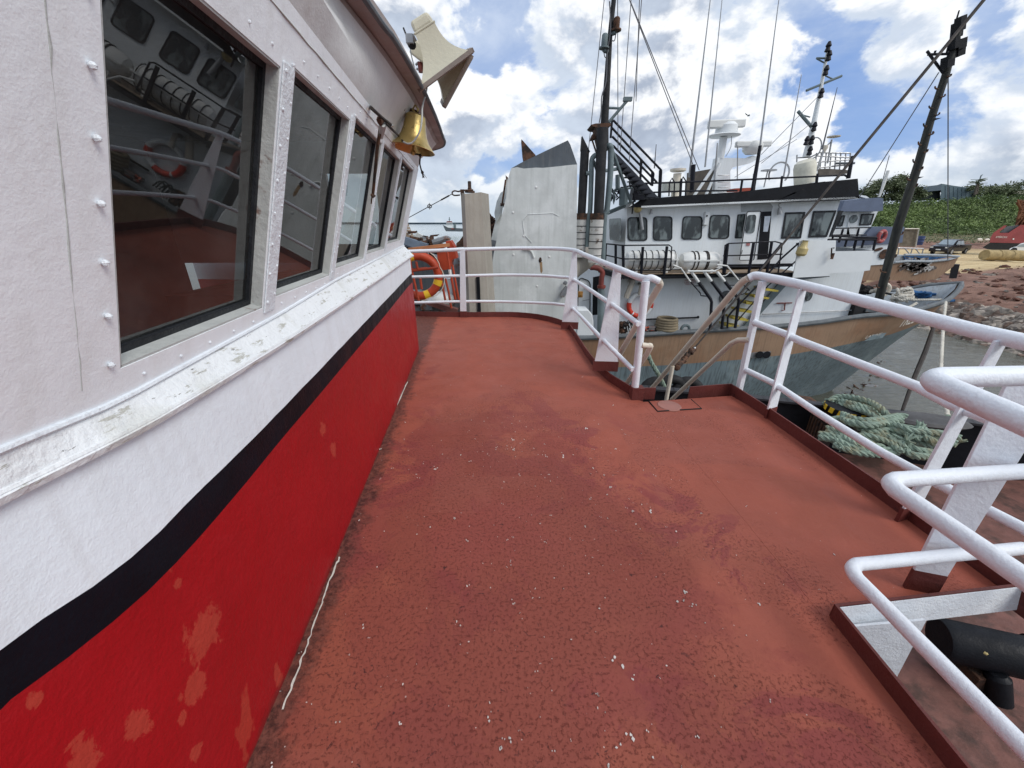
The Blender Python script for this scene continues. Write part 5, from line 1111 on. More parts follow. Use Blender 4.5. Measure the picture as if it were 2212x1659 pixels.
# ================================================================= EXHAUST STACKS AND MAST behind
def stack(label, a, b, r, Y, mt, cut=True, lag=None):
    t = thing('exhaust_pipe', label, 'exhaust pipe', tuple(P(*z1(*b), Y)), group='exhaust pipes left of the white boat')
    A, B = P(*z1(*a), Y), P(*z1(*b), Y); m_ = MB(); m_.tube([B, A], r, 16, caps=True)
    if cut:
        m_.prism([A+V((-r, -r*.7, -.02)), A+V((r*1.1, -r*.7, -.05)), A+V((-r*.9, -r*.7, r*2.6))], (0, r*1.4, 0))
    m_.build('pipe', M[mt], t)
    if lag:
        LA, LB = P(*z2(*lag[0]), Y), P(*z2(*lag[1]), Y); m_ = MB(); m_.tube([LB, LA], lag[2], 18); lo_ = m_.build('lagging', M['lagging'], t)
        m_ = MB()
        for k in range(1, 6):
            c_ = LA*(1-k/6)+LB*k/6; m_.tube([c_+V((math.cos(R(q))*(lag[2]+.005), math.sin(R(q))*(lag[2]+.005), 0)) for q in range(0, 360, 24)], .010, 5, closed=True)
        m_.build('lagging_band', M['raildark'], lo_)
        m_ = MB(); m_.lathe([(lag[2]*1.02, 0), (lag[2]*1.05, .02), (lag[2]*1.05, .16)], LA, n=18); m_.build('flange', M['rusty'], t)
    return t
stack('black sooty exhaust pipe with slanted mouth, leftmost of the exhaust pipes', (197, 1185), (170, 1690), .115, 11.6, 'blackpipe', True, ((172, 345), (150, 640), .165))
stack('thickest black exhaust trunk carrying a bent rusty cowl beside the ladder', (335, 1010), (305, 1690), .135, 11.4, 'blackpipe', False, ((292, 345), (270, 680), .18))
t = thing('exhaust_pipe', 'thin grey pipe bending over between the two black exhaust pipes', 'exhaust pipe', tuple(P(*z1(240, 1659), 11.5)), group='exhaust pipes left of the white boat')
m_ = MB(); m_.tube(bez([P(*z1(300, 1222), 11.5), P(*z1(268, 1235), 11.5), P(*z1(250, 1275), 11.5), P(*z1(247, 1400), 11.5), P(*z1(238, 1659), 11.5), P(*z2(225, 330), 11.5), P(*z2(215, 560), 11.5)], 4), .065, 12); m_.build('pipe', M['gpipe'], t)
t = thing('exhaust_pipe', 'grey green pipe with rounded elbow right of the thick black trunk', 'exhaust pipe', tuple(P(*z1(375, 1659), 11.5)), group='exhaust pipes left of the white boat')
m_ = MB(); m_.tube(bez([P(*z1(365, 1168), 11.7), P(*z1(390, 1155), 11.5), P(*z1(402, 1190), 11.5), P(*z1(395, 1400), 11.5), P(*z1(370, 1659), 11.5), P(*z2(350, 330), 11.5), P(*z2(335, 700), 11.5)], 4), .078, 12); m_.build('pipe', M['gpipe'], t)
# horizontal ties
t = thing('signal_mast', 'tall dark mast with lanterns and a sloping ladder above the exhaust pipes', 'mast', tuple(P(*z1(345, 1000), 11.8)))
mp = [P(*z1(*q), 11.8) for q in ((345, 1180), (352, 960), (372, 640), (395, 280), (428, -30))]
m_ = MB(); m_.tube(mp, [.13, .10, .078, .058, .055], 12); m_.build('pole', M['blackpipe'], t)
m_ = MB(); m_.slab([z1(245, 985), z1(280, 975), z1(400, 970), z1(405, 990), z1(350, 1010), z1(262, 1000)], 11.6, .6); m_.slab([z1(285, 1000), z1(380, 1010), z1(375, 1080), z1(320, 1160)], 11.55, .5); m_.slab([z1(245, 1100), z1(265, 1050), z1(290, 1090)], 11.6, .3); m_.build('platform', M['rusty'], t, smooth=False)
for (a, b, w) in (((451, 135), (443, 245), .075), ((357, 265), (347, 385), .075)):
    A, B = P(*z1(*a), 11.7), P(*z1(*b), 11.7); m_ = MB(); m_.tube([A, A*.9+B*.1, B*.9+A*.1, B], [w*.7, w, w, w*.8], 12); m_.lathe([(.12, 0), (.12, .03)], B, n=12); ln_ = m_.build('lantern', M['rusty'] if a[0] > 400 else M['gpipe'], t)
m_ = MB(); m_.tube([P(*z1(400, 270), 11.8), P(*z1(440, 255), 11.7)], .05, 6); m_.tube([P(*z1(385, 410), 11.8), P(*z1(345, 395), 11.7)], .05, 6); m_.tube([P(*z1(372, 852), 11.8), P(*z1(480, 856), 11.8)], .028, 6); m_.tube([P(*z1(385, 965), 11.8), P(*z1(535, 790), 11.8)], .04, 6); m_.beam(P(*z1(500, 784), 11.8), P(*z1(568, 784), 11.8), .1, .085); m_.build('bracket', M['gpipe'], t)
m_ = MB(); m_.tube(bez([P(*z1(q, w), 11.7) for q, w in ((392, 10), (400, 240), (375, 400), (365, 640), (330, 760), (325, 880), (310, 970))], 4), .016, 5); m_.tube(bez([P(*z1(q, w), 11.7) for q, w in ((345, 400), (355, 450), (378, 455))], 4), .012, 5); m_.tube(bez([P(*z1(q, w), 11.7) for q, w in ((440, 275), (430, 320), (405, 320))], 4), .012, 5); m_.build('mast_cable', M['wire'], t)
for (a, b) in (((420, 950), (800, 1345)), ((410, 1010), (740, 1370)), ((412, 1078), (765, 1440)), ((418, 1150), (720, 1460))):
    m_ = MB(); m_.tube([P(*z1(*a), 12.6), P(*z1(*b), 12.9)], .030, 7); m_.build('ladder_rail', M['raildark'], t)
m_ = MB()
for (a, b) in (((412, 945), (400, 1090)), ((800, 1345), (790, 1560)), ((740, 1370), (728, 1470)), ((645, 1265), (635, 1400))): m_.tube([P(*z1(*a), 12.8), P(*z1(*b), 12.8)], .032, 7)
m_.build('ladder_post', M['raildark'], t)
m_ = MB(); m_.slab([z1(425, 1195), z1(470, 1235), z1(780, 1560), z1(700, 1575), z1(560, 1435), z1(430, 1290)], 12.6, .06); m_.build('ladder_stringer', mat('dark stair stringer', (.03, .034, .045), .6), t, smooth=False)
for k in range(9):
    m_ = MB(); x, y = 450+k*32, 1290+k*34; m_.slab([z1(x-10, y-6), z1(x+48, y-6), z1(x+50, y+3), z1(x-10, y+3)], 12.3, .5); m_.build('ladder_step', M['raildark'], t, smooth=False)
m_ = MB(); m_.tube([P(*z1(250, 1370), 11.5), P(*z1(205, 1368), 11.5)], .05, 8); m_.tube([P(*z1(345, 1350), 12), P(*z1(480, 1330), 12.4)], .045, 8); m_.tube([P(*z1(410, 1180), 12), P(*z1(560, 1600), 12.8)], .045, 8); m_.tube([P(*z1(265, 1270), 11.7), P(*z1(345, 1500), 11.7)], .04, 8); m_.build('stay_bar', M['gpipe'], t)
m_ = MB()
for k in range(10): 
    c_ = P(*z1(250+k*4, 1095+k*12), 11.5); m_.ball(c_, (.022, .022, .035), 6)
m_.build('chain', M['rusty'], t)
# clutter platform behind the pipes, left of the white boat's roof
t = thing('pipe_clutter', 'dark tangle of bent pipes and cables at the foot of the sloping ladder', 'pipe clutter', tuple(P(*z1(480, 1600), 13.5)))
m_ = MB()
for k in range(14):
    x = random.uniform(395, 600); y = random.uniform(1480, 1640); m_.tube(bez([P(*z1(x, y), 13.4), P(*z1(x+random.uniform(-40, 40), y-random.uniform(10, 60)), 13.4), P(*z1(x+random.uniform(-60, 60), y+random.uniform(-20, 60)), 13.4)], 4), random.uniform(.012, .03), 6)
m_.slab([z1(590, 1460), z1(680, 1440), z1(720, 1500), z1(700, 1575), z1(570, 1580)], 13.5, .4)
m_.build('bent_pipes', M['raildark'], t)
m_ = MB(); m_.tube([P(*z1(430, 1500), 13.4), P(*z1(570, 1485), 13.4)], .03, 6); m_.tube([P(*z1(425, 1500), 13.4), P(*z1(425, 1600), 13.4)], .03, 6); m_.tube([P(*z1(505, 1490), 13.4), P(*z1(500, 1620), 13.4)], .14, 8); m_.tube([P(*z1(455, 1380), 13.4), P(*z1(455, 1490), 13.4)], .07, 8); m_.tube([P(*z2(390, 280), 13.6), P(*z2(540, 215), 13.6)], .04, 6); m_.tube([P(*z2(380, 300), 13.6), P(*z2(520, 240), 13.6)], .03, 6); m_.build('frame_bars', M['gpipe'], t)
# ================================================================= GREY CASING, PILLAR
t = thing('funnel_casing', 'tall weathered white grey funnel casing with dark grey slanted cowl', 'funnel', tuple(P(*z5(1230, 1480), 9.3)))
YS = 9.3
fr_ = [z5(1055, 268), z5(1105, 258), z5(1160, 270), z5(1260, 262), z5(1320, 264), z5(1460, 250), z5(1545, 240), z5(1603, 236), z5(1597, 900), z5(1588, 1700), z5(868, 1700), z5(872, 1300), z5(905, 1010), z5(950, 780), z5(1010, 520), z5(1035, 330)]
m_ = MB(); m_.slab(fr_, YS, .06); m_.build('casing_front', M['grey_wall'], t, smooth=False)
m_ = MB(); a = [P(*z5(1600, 242), YS+.06), P(*z5(1590, 1700), YS+.06)]; m_.prism([a[0], a[1], a[1]+V((.10, 2.0, 0)), a[0]+V((.10, 2.0, 0))], (-.05, 0, 0))
a = [P(*z5(*q), YS+.06) for q in ((1055, 268), (1010, 520), (905, 1010), (868, 1700))]
for p, q in zip(a[:-1], a[1:]): m_.prism([p, q, q+V((.1, 1.8, 0)), p+V((.1, 1.8, 0))], (.05, 0, 0))
m_.build('casing_side', M['grey_wall'], t, smooth=False)
m_ = MB(); m_.slab([z5(1055, 268), z5(1150, 215), z5(1525, 35), z5(1545, 70), z5(1603, 236), z5(1545, 246), z5(1460, 256), z5(1320, 270), z5(1160, 276), z5(1105, 262)], YS+.075, .9); m_.build('cowl', M['dgrey'], t, smooth=False)
m_ = MB(); m_.slab([z5(1140, 25), z5(1258, 158), z5(1160, 212), z5(1150, 150)], YS+.5, .35); m_.build('cowl_fin', M['rusty'], t, smooth=False)
m_ = MB(); m_.tube([P(*z5(*q), YS-.004) for q in ((1190, 655), (1150, 700), (1165, 820), (1225, 885))], .008, 5); m_.tube([P(*z5(*q), YS-.004) for q in ((1190, 650), (1400, 640), (1450, 665))], .006, 5); m_.build('weld_seam', M['grey_wall'], t)
m_ = MB()
for x, y in ((1372, 1003), (1075, 985), (1262, 425), (1070, 635), (1160, 830), (1270, 1245)): m_.ball(P(*z5(x, y), YS-.004), (.028, .008, .028), 8)
m_.build('bolt_patch', M['steelwhite'], t)
m_ = MB(); m_.ball(P(*z5(1297, 1028), YS-.006), (.035, .012, .055), 10, .2); m_.build('rust_hole', M['rusty'], t)
m_ = MB(); m_.slab([z5(1291, 1045), z5(1312, 1045), z5(1316, 1120), z5(1306, 1140), z5(1297, 1125)], YS-.003, .002); m_.build('rust_run', mat('rust run', (.30, .20, .11), .8, var=.3), t, smooth=False)
m_ = MB(); a = P(*z5(1500, 1290), YS-.08); m_.box(a, (.12, .1, .26), (V((.8, 0, -.5)), V((0, 1, 0)), V((.5, 0, .8)))); m_.ball(a+V((0, 0, .2)), .05, 8, .2); m_.build('broken_lamp', M['scrapgrey'], t)
m_ = MB(); m_.tube(bez([P(*z5(1150, 940), YS-.02), P(*z5(1215, 950), YS-.02), P(*z5(1245, 1010), YS-.02)], 4), .02, 6); m_.build('hook', M['grey_wall'], t)
# second stepped structure behind its left edge
t = thing('louvred_housing', 'narrow grey louvred housing showing past the left edge of the funnel casing', 'housing', tuple(P(*z5(960, 560), 11.6)))
m_ = MB(); m_.slab([z5(1008, 362), z5(1040, 350), z5(1060, 400), z5(1010, 600), z5(975, 578), z5(985, 470)], 11.2, .5); m_.slab([z5(968, 470), z5(995, 455), z5(990, 560), z5(975, 640), z5(930, 720), z5(915, 640), z5(935, 540)], 11.6, .5); m_.slab([z5(925, 700), z5(985, 570), z5(960, 800), z5(905, 960), z5(860, 1100), z5(880, 900)], 11.7, .4); m_.build('housing_plate', M['grey_wall'], t, smooth=False)
m_ = MB(); m_.slab([z5(965, 558), z5(1000, 558), z5(1000, 580), z5(965, 578)], 11.1, .4); m_.tube([P(*z5(1010, 362), 11.1), P(*z5(978, 578), 11.1)], .025, 6); m_.slab([z5(1008, 325), z5(1030, 345), z5(1012, 360)], 11.1, .2); m_.build('housing_trim', M['rusty'], t, smooth=False)
# dark debris between pillar and casing
t = thing('scrap_debris', 'brown tangle of scrap steel between the beige pillar and funnel casing', 'scrap', tuple(P(*z5(860, 800), 12)))
m_ = MB(); m_.slab([z5(838, 605), z5(852, 600), z5(940, 735), z5(920, 742)], 12, .1); m_.slab([z5(840, 645), z5(850, 645), z5(900, 740), z5(880, 740)], 12.1, .1)
for k in range(50): 
    c_ = P(*z5(random.uniform(828, 915), random.uniform(690, 820)), 12.2+random.uniform(-.3, .3)); a = V((random.uniform(-1, 1), random.uniform(-1, 1), random.uniform(-1, 1))).normalized(); m_.beam(c_-a*.16, c_+a*.16, random.uniform(.03, .10), random.uniform(.02, .07))
m_.build('scrap_pieces', M['rusty'], t, smooth=False)
m_ = MB(); m_.slab([z5(833, 815), z5(895, 810), z5(905, 1500), z5(850, 1500)], 12.4, .3); m_.build('dark_column', M['dgrey'], t, smooth=False)
m_ = MB(); m_.slab([z5(880, 860), z5(930, 870), z5(905, 1000), z5(865, 1230), z5(850, 1150)], 11.4, .2); m_.build('grey_flap', M['scrapgrey'], t, smooth=False)
t = thing('beige_pillar', 'square beige steel pillar with a stud on top and a dark slot', 'pillar', tuple(P(*z5(780, 1480), 8.2)))
YP = 8.2
tl, tm, tr = P(*z5(636, 470), YP), P(*z5(668, 480), YP-.12), P(*z5(804, 466), YP+.05)
bl_, bm, br_ = P(*z5(702, 1700), YP), P(*z5(722, 1700), YP-.12), P(*z5(884, 1700), YP+.05)
m_ = MB(); bk = V((.12, .5, 0)); m_.add([tl, tm, tr, tr+bk, tl+bk, bl_, bm, br_, br_+bk, bl_+bk], [(0, 1, 6, 5), (1, 2, 7, 6), (2, 3, 8, 7), (3, 4, 9, 8), (4, 0, 5, 9), (0, 4, 3, 2, 1)]); m_.build('shaft', M['pillar'], t, smooth=False)
m_ = MB(); m_.slab([z5(766, 1170), z5(792, 1170), z5(812, 1700), z5(790, 1700)], YP-.09, .06); m_.build('slot', M['black'], t, smooth=False)
m_ = MB(); m_.lathe([(.10, 0), (.10, .03), (.04, .04), (.04, .08)], P(*z5(712, 470), YP+.2), n=14); m_.lathe([(.034, .06), (.034, .19), (.028, .20)], P(*z5(712, 470), YP+.2), n=12); m_.build('top_stud', M['rusty'], t)
tb_ = thing('turnbuckle_wire', 'rusty hook and turnbuckle wire running from the beige pillar down to the left', 'wire', tuple(P(*z5(600, 470), YP)))
m_ = MB(); m_.tube([P(*z5(740, 448), YP), P(*z5(660, 450), YP), P(*z5(620, 460), YP)], .014, 8); m_.box(P(*z5(650, 465), YP), (.07, .05, .09)); m_.tube(bez([P(*z5(*q), YP) for q in ((630, 490), (580, 492), (565, 470), (585, 455), (620, 462))], 4), .013, 8); m_.build('hook', M['rusty'], tb_)
m_ = MB(); A, B = P(*z5(570, 478), YP), P(*z5(160, 702), YP+.4); m_.tube([A, B], .007, 6); c1, c2 = A*.78+B*.22, A*.6+B*.4
m_.tube([A*.93+B*.07, c1], .014, 8); c_ = A*.55+B*.45; m_.tube([c_+V((math.cos(R(q))*.04, 0, math.sin(R(q))*.03)) for q in range(0, 360, 30)], .009, 6, closed=True); m_.tube([c_+V((0, 0, .06)), c_-V((0, 0, .06))], .007, 6); m_.build('wire', M['rope_dark'], tb_)
# ================================================================= LIFE RING, ORANGE FRAME
c_ = P(*y3(690, 1100), 7.35)
lr, aa, bb2 = lifering('life_ring', 'big orange life ring with yellow bands hanging behind the white railing', P(*y3(640, 1110), 7.25), .355, .078, (.25, -1, .05), (18, 250, 110, 200), 'buoy', mband='yellow')
m_ = MB(); c0 = P(*y3(640, 1110), 7.2)
for k in range(4):
    a0_ = 20+90*k; pts = [c0+aa*math.cos(R(a0_+q))*(.42+.05*math.sin(R(q*2)))+bb2*math.sin(R(a0_+q))*(.42+.05*math.sin(R(q*2))) for q in range(0, 91, 10)]; m_.tube(pts, .008, 5)
m_.build('grab_line', M['cream'], lr)
of = thing('orange_davit_frame', 'orange red painted davit frame with a box, rails and rungs beside the life ring', 'davit frame', tuple(P(*y3(1100, 1500), 7.9)))
YO = 7.8
m_ = MB(); m_.slab([y3(960, 560), y3(1230, 560), y3(1230, 940), y3(1180, 980), y3(1090, 1000), y3(1010, 960)], YO, .25); m_.slab([y3(1140, 465), y3(1225, 455), y3(1290, 560), y3(1340, 780), y3(1260, 800), y3(1230, 940), y3(1215, 560), y3(1140, 545)], YO+.05, .3); m_.build('control_box', M['orange'], of, smooth=False)
m_ = MB(); m_.beam(P(*y3(450, 620), 7.6), P(*y3(1210, 530), YO), .06, .06); m_.build('top_bar', mat('rusty orange bar', (.38, .16, .07), .7, var=.3), of, smooth=False)
m_ = MB()
for q in (((455, 690), (500, 960), (640, 1560)), ((590, 840), (620, 980)), ((670, 1150), (695, 1350)), ((1165, 660), (1215, 980), (1320, 1540)), ((1030, 1050), (1130, 1550)), ((1130, 1150), (1190, 1400), (1240, 1700)), ((1260, 900), (1380, 1560)), ((1240, 1150), (1310, 1540))):
    m_.tube([P(*y3(*p), YO-.15 if q[0][0] > 900 else 7.05) for p in q], .022, 7)
m_.tube([P(*y3(510, 1010), 7.05), P(*y3(1000, 950), 7.05)], .022, 7); m_.tube([P(*y3(500, 985), 7.1), P(*y3(790, 955), 7.1)], .015, 7); m_.build('frame_bars', M['orange'], of)
m_ = MB(); m_.slab([z5(345, 1395), z5(430, 1385), z5(610, 1440), z5(605, 1465), z5(520, 1460)], YO, .15); m_.build('foot_plate', mat('dull maroon plate', (.15, .06, .05), .7), of, smooth=False)
m_ = MB(); m_.tube([P(*y3(1210, 990), YO-.2), P(*y3(1222, 1080), YO-.2)], .03, 7); m_.tube([P(*y3(1130, 580), YO-.2), P(*y3(1150, 640), YO-.2)], .03, 7); m_.build('white_sleeve', M['steelwhite'], of)
t = thing('gas_cylinder', 'blue grey cylinder rack standing between the orange frame and pillar', 'gas cylinder', tuple(P(*y3(1345, 1400), 8.6)))
m_ = MB(); m_.slab([y3(1290, 780), y3(1400, 810), y3(1440, 1440), y3(1310, 1440)], 8.9, .25); m_.build('backboard', M['gpipe'], t, smooth=False)
m_ = MB(); A = P(*y3(1345, 950), 8.6); m_.lathe([(.04, .2), (.06, .16), (.13, .08), (.14, 0), (.14, -1.3)], A, n=16); m_.build('cylinder', M['scrapgrey'], t)
t = thing('white_cabinet', 'small white cabinet and drums low behind the orange bars', 'cabinet', tuple(P(*y3(1180, 1400), 9)))
m_ = MB(); m_.slab([y3(1110, 1150), y3(1250, 1160), y3(1260, 1420), y3(1120, 1420)], 8.8, .3); m_.build('cabinet_body', M['shipwhite2'], t, smooth=False)
t = thing('white_sack', 'crumpled white sack on the lower boat deck beneath the life ring', 'sack', tuple(P(*y3(1080, 1540), 8.8)))
m_ = MB(); m_.ball(P(*y3(1070, 1540), 8.6), (.35, .3, .18), 14, .10); m_.ball(P(*y3(800, 1545), 8.6), (.14, .14, .1), 10, .12); m_.build('sack', M['steelwhite'], t)
# scrap barge behind the ring
t = thing('scrap_barge', 'barge heaped with scrap beams and torn steel seen past the wheelhouse corner', 'barge', (-4, 12, WATER))
m_ = MB(); m_.slab([z5(-200, 1000), z5(640, 1020), z5(860, 1010), z5(860, 1900), z5(-200, 1900)], 12.2, 2.5); m_.build('barge_side', M['dgrey'], t, smooth=False)
m_ = MB(); m_.prism([(-9, 7.6, -2.6), (1.2, 7.6, -2.6), (1.2, 12, -2.6), (-9, 12, -2.6)], (0, 0, -.1)); m_.build('barge_deck', M['timber'], t, smooth=False)
m_ = MB()
for q, w, h in ((((120, 850), (330, 925)), .25, .14), (((40, 830), (360, 930)), .2, .2)): m_.beam(P(*z5(*q[0]), 10), P(*z5(*q[1]), 10), w, h)
m_.build('blue_beam', mat('blue grey beam', (.15, .19, .24), .6), t, smooth=False)
m_ = MB(); m_.beam(P(*z5(265, 830), 10.5), P(*z5(405, 905), 10.5), .12, .2); m_.beam(P(*z5(240, 835), 10.8), P(*z5(400, 915), 10.8), .2, .14); m_.beam(P(*z5(150, 850), 10.6), P(*z5(240, 828), 10.6), .1, .06); m_.build('white_beam', M['grey_wall'], t, smooth=False)
m_ = MB(); m_.tube(bez([P(*z5(405, 885), 10), P(*z5(470, 865), 10), P(*z5(520, 852), 10), P(*z5(545, 865), 10)], 4), .07, 8); m_.build('bent_pipe', M['scrapgrey'], t)
m_ = MB()
for k in range(130):
    x = random.uniform(110, 460); y = random.uniform(845 if x < 300 else 870, 960); c_ = P(*z5(x, y), 10.6+random.uniform(-.5, 1.2)); a = V((random.uniform(-1, 1), random.uniform(-1, 1), random.uniform(-.5, .5))).normalized(); m_.beam(c_-a*random.uniform(.08, .3), c_+a*.2, random.uniform(.03, .14), random.uniform(.02, .06))
m_.build('scrap_heap', M['rusty'], t, smooth=False)
m_ = MB(); m_.slab([z5(375, 840), z5(385, 822), z5(455, 815), z5(435, 832), z5(405, 835), z5(412, 900), z5(380, 890)], 10.3, .12); m_.slab([z5(360, 832), z5(370, 845), z5(345, 838), z5(320, 825)], 10.4, .1); m_.build('torn_plate', M['rusty'], t, smooth=False)
for i in range(6):
    m_ = MB(); x0 = 140-i*2; y0 = 716+i*22; m_.slab([z5(x0, y0), z5(170+i*9, y0-6), z5(178+i*9, y0+12), z5(x0, y0+19)], 10.2, .3); m_.build('stacked_plank', M['timber'], t, smooth=False)
m_ = MB(); m_.tube([P(*z5(160, 690), 10.2), P(*z5(150, 740), 10.2)], .05, 6); m_.tube([P(*z5(200, 798), 10.2), P(*z5(265, 798), 10.2)], .03, 6); m_.slab([z5(600, 890), z5(625, 870), z5(660, 820), z5(668, 920), z5(600, 925)], 10.5, .3); m_.build('rusty_part', M['rusty'], t, smooth=False)
m_ = MB()
for i in range(40):
    x = random.uniform(225, 640); y = random.uniform(1300, 1470); c_ = P(*z5(x, y), 9.6+random.uniform(-.5, .5)); m_.box(c_, (random.uniform(.1, .5), .3, random.uniform(.05, .25)))
m_.build('deck_clutter', M['scrapgrey'], t, smooth=False)
# left deckside: lower white wall of the casing ship etc.
t = thing('workboat_deck', 'cluttered lower deck of the boat alongside under the funnel casing', 'boat', (1, 9, WATER))
m_ = MB(); m_.box((.6, 10.5, -2.9), (4.2, 2.8, .1)); m_.build('side_deck', M['dgrey'], t, smooth=False)
m_ = MB(); m_.box((.6, 9.05, -4.2), (4.2, .05, 2.6)); m_.build('hull_plate', M['black'], t, smooth=False)
# ================================================================= ROPES
def twist(mb, pts, r, pitch=None, n=6, k=3, seg=7, nstr=3):
    """laid rope: strands wound round a path"""
    pts = bez(pts, k) if len(pts) > 2 else [V(p) for p in pts]
    # resample
    L = [0]
    for a, b in zip(pts[:-1], pts[1:]): L.append(L[-1]+(b-a).length)
    tot = L[-1]; pitch = pitch or r*6; N_ = max(4, int(tot/(pitch/seg))); out = []
    j = 0
    for i in range(N_+1):
        s = tot*i/N_
        while j < len(L)-2 and L[j+1] < s: j += 1
        t = (s-L[j])/max(1e-6, L[j+1]-L[j]); out.append(pts[j]*(1-t)+pts[j+1]*t)
    prev = None; fr = []
    for i in range(len(out)):
        t = (out[min(i+1, N_)]-out[max(i-1, 0)]).normalized(); a = t.orthogonal().normalized() if prev is None else (prev-t*prev.dot(t)).normalized(); prev = a; fr.append((a, t.cross(a)))
    for q in range(nstr):
        sp_ = []
        for i, p in enumerate(out):
            an = 2*math.pi*(q/nstr+tot*i/N_/pitch); sp_.append(p+(fr[i][0]*math.cos(an)+fr[i][1]*math.sin(an))*r*.5)
        mb.tube(sp_, r*.56, n)
def g7(x, y, z): return G(*z7(x, y), -1.06+(z+1.5)*.6)
rh = thing('mooring_rope_heap', 'heap of thick pale green mooring rope piled on the lower deck beside the bollard', 'rope', tuple(g7(700, 1500, -1.9)))
m_ = MB(); rr = .043
paths = [
 [(230, 1230, -1.75), (300, 1185, -1.65), (400, 1180, -1.58), (520, 1200, -1.5), (640, 1245, -1.5), (740, 1300, -1.5), (800, 1370, -1.6), (840, 1420, -1.7)],
 [(250, 1215, -1.7), (380, 1215, -1.6), (520, 1250, -1.5), (640, 1290, -1.5), (720, 1345, -1.55), (760, 1400, -1.6)],
 [(420, 1370, -1.6), (520, 1415, -1.55), (660, 1430, -1.5), (800, 1410, -1.5), (930, 1385, -1.5), (1030, 1385, -1.5)],
 [(400, 1385, -1.7), (520, 1440, -1.6), (680, 1460, -1.55), (820, 1440, -1.55), (960, 1415, -1.55)],
 [(830, 1450, -1.6), (960, 1500, -1.6), (1080, 1540, -1.6), (1200, 1560, -1.6), (1380, 1590, -1.6), (1480, 1650, -1.65)],
 [(860, 1420, -1.55), (980, 1480, -1.55), (1120, 1510, -1.55), (1240, 1530, -1.6), (1400, 1560, -1.6), (1560, 1600, -1.65)],
 [(1150, 1480, -1.5), (1180, 1520, -1.55), (1230, 1570, -1.6), (1330, 1640, -1.7)],
 [(280, 1450, -1.8), (400, 1440, -1.75), (520, 1480, -1.75), (640, 1540, -1.75), (760, 1560, -1.75), (900, 1540, -1.75)],
 [(270, 1480, -1.8), (390, 1500, -1.75), (500, 1560, -1.75), (600, 1610, -1.75), (720, 1640, -1.8)],
 [(170, 1560, -1.95), (320, 1590, -1.9), (470, 1640, -1.9), (620, 1680, -1.9), (800, 1690, -1.9)],
 [(240, 1530, -1.9), (360, 1560, -1.85), (520, 1600, -1.85), (700, 1620, -1.85), (850, 1600, -1.8)],
 [(640, 1500, -1.65), (760, 1480, -1.6), (880, 1520, -1.65), (1000, 1590, -1.7), (1120, 1640, -1.75)],
 [(900, 1560, -1.7), (1000, 1620, -1.75), (1060, 1680, -1.8), (1150, 1720, -1.8), (1300, 1740, -1.85)],
 [(330, 1640, -1.95), (480, 1700, -1.95), (640, 1740, -1.95), (860, 1740, -1.95), (1000, 1700, -1.9)],
 [(600, 1560, -1.8), (740, 1600, -1.8), (880, 1650, -1.85), (1000, 1740, -1.9)],
 [(700, 1440, -1.7), (860, 1480, -1.7), (1000, 1540, -1.75), (1200, 1600, -1.75), (1420, 1640, -1.8)],
 [(560, 1290, -1.7), (640, 1340, -1.7), (740, 1400, -1.7), (860, 1460, -1.7)],
]
for ip, p in enumerate(paths*2):
    jx, jy = (0, 0) if ip < len(paths) else (random.uniform(-40, 40), random.uniform(5, 40))
    twist(m_, [g7(q[0]+jx+random.uniform(-8, 8), q[1]+jy+random.uniform(-6, 6), q[2])+V((0, 0, (ip*.037) % .13)) for q in p], rr*random.uniform(.9, 1.2), pitch=.21)
m_.build('rope', M['rope_green'], rh)
m_ = MB()
for x, y, z in ((1560, 1600, -1.7), (1040, 1590, -1.6), (420, 1660, -1.9), (1180, 1490, -1.5)):
    c_ = g7(x, y, z)
    for k in range(12): m_.tube([c_, c_+V((random.uniform(-.16, .16), random.uniform(-.1, .1), random.uniform(-.04, .14)))], [.02, .007], 5)
m_.build('frayed_end', M['rope_green'], rh)
rb = thing('blue_rope', 'blue rope tucked beneath the green rope heap beside the yellow striped bollard', 'rope', tuple(g7(500, 1340, -1.8)))
m_ = MB()
for p in ([(390, 1310, -1.75), (480, 1330, -1.72), (580, 1330, -1.72), (640, 1310, -1.72)], [(400, 1335, -1.75), (500, 1365, -1.75), (620, 1365, -1.75)], [(620, 1500, -1.85), (700, 1470, -1.8), (760, 1440, -1.75)], [(560, 1620, -1.9), (650, 1600, -1.9), (700, 1560, -1.9)]): twist(m_, [g7(*q) for q in p], .045, pitch=.25)
m_.build('rope', M['rope_blue'], rb)
bo_ = thing('bollard', 'squat black bollard with yellow painted stripes round its head', 'bollard', tuple(g7(480, 1275, -1.7)))
c_ = g7(478, 1268, -1.62); m_ = MB(); m_.lathe([(.2, -.5), (.2, -.10), (.29, -.06), (.30, .03), (.25, .04)], c_, n=30); m_.build('bollard_post', M['black'], bo_)
m_ = MB()
for k in range(14):
    a = k*2*math.pi/14; a2 = a+.24; vs = [c_+V((math.cos(q)*.303, math.sin(q)*.303, h_)) for q, h_ in ((a, -.055), (a2, -.055), (a2+.05, .03), (a+.05, .03))]
    m_.prism(vs, V((math.cos(a)*.004, math.sin(a)*.004, 0)))
m_.build('yellow_stripe', M['yellow'], bo_, smooth=False)
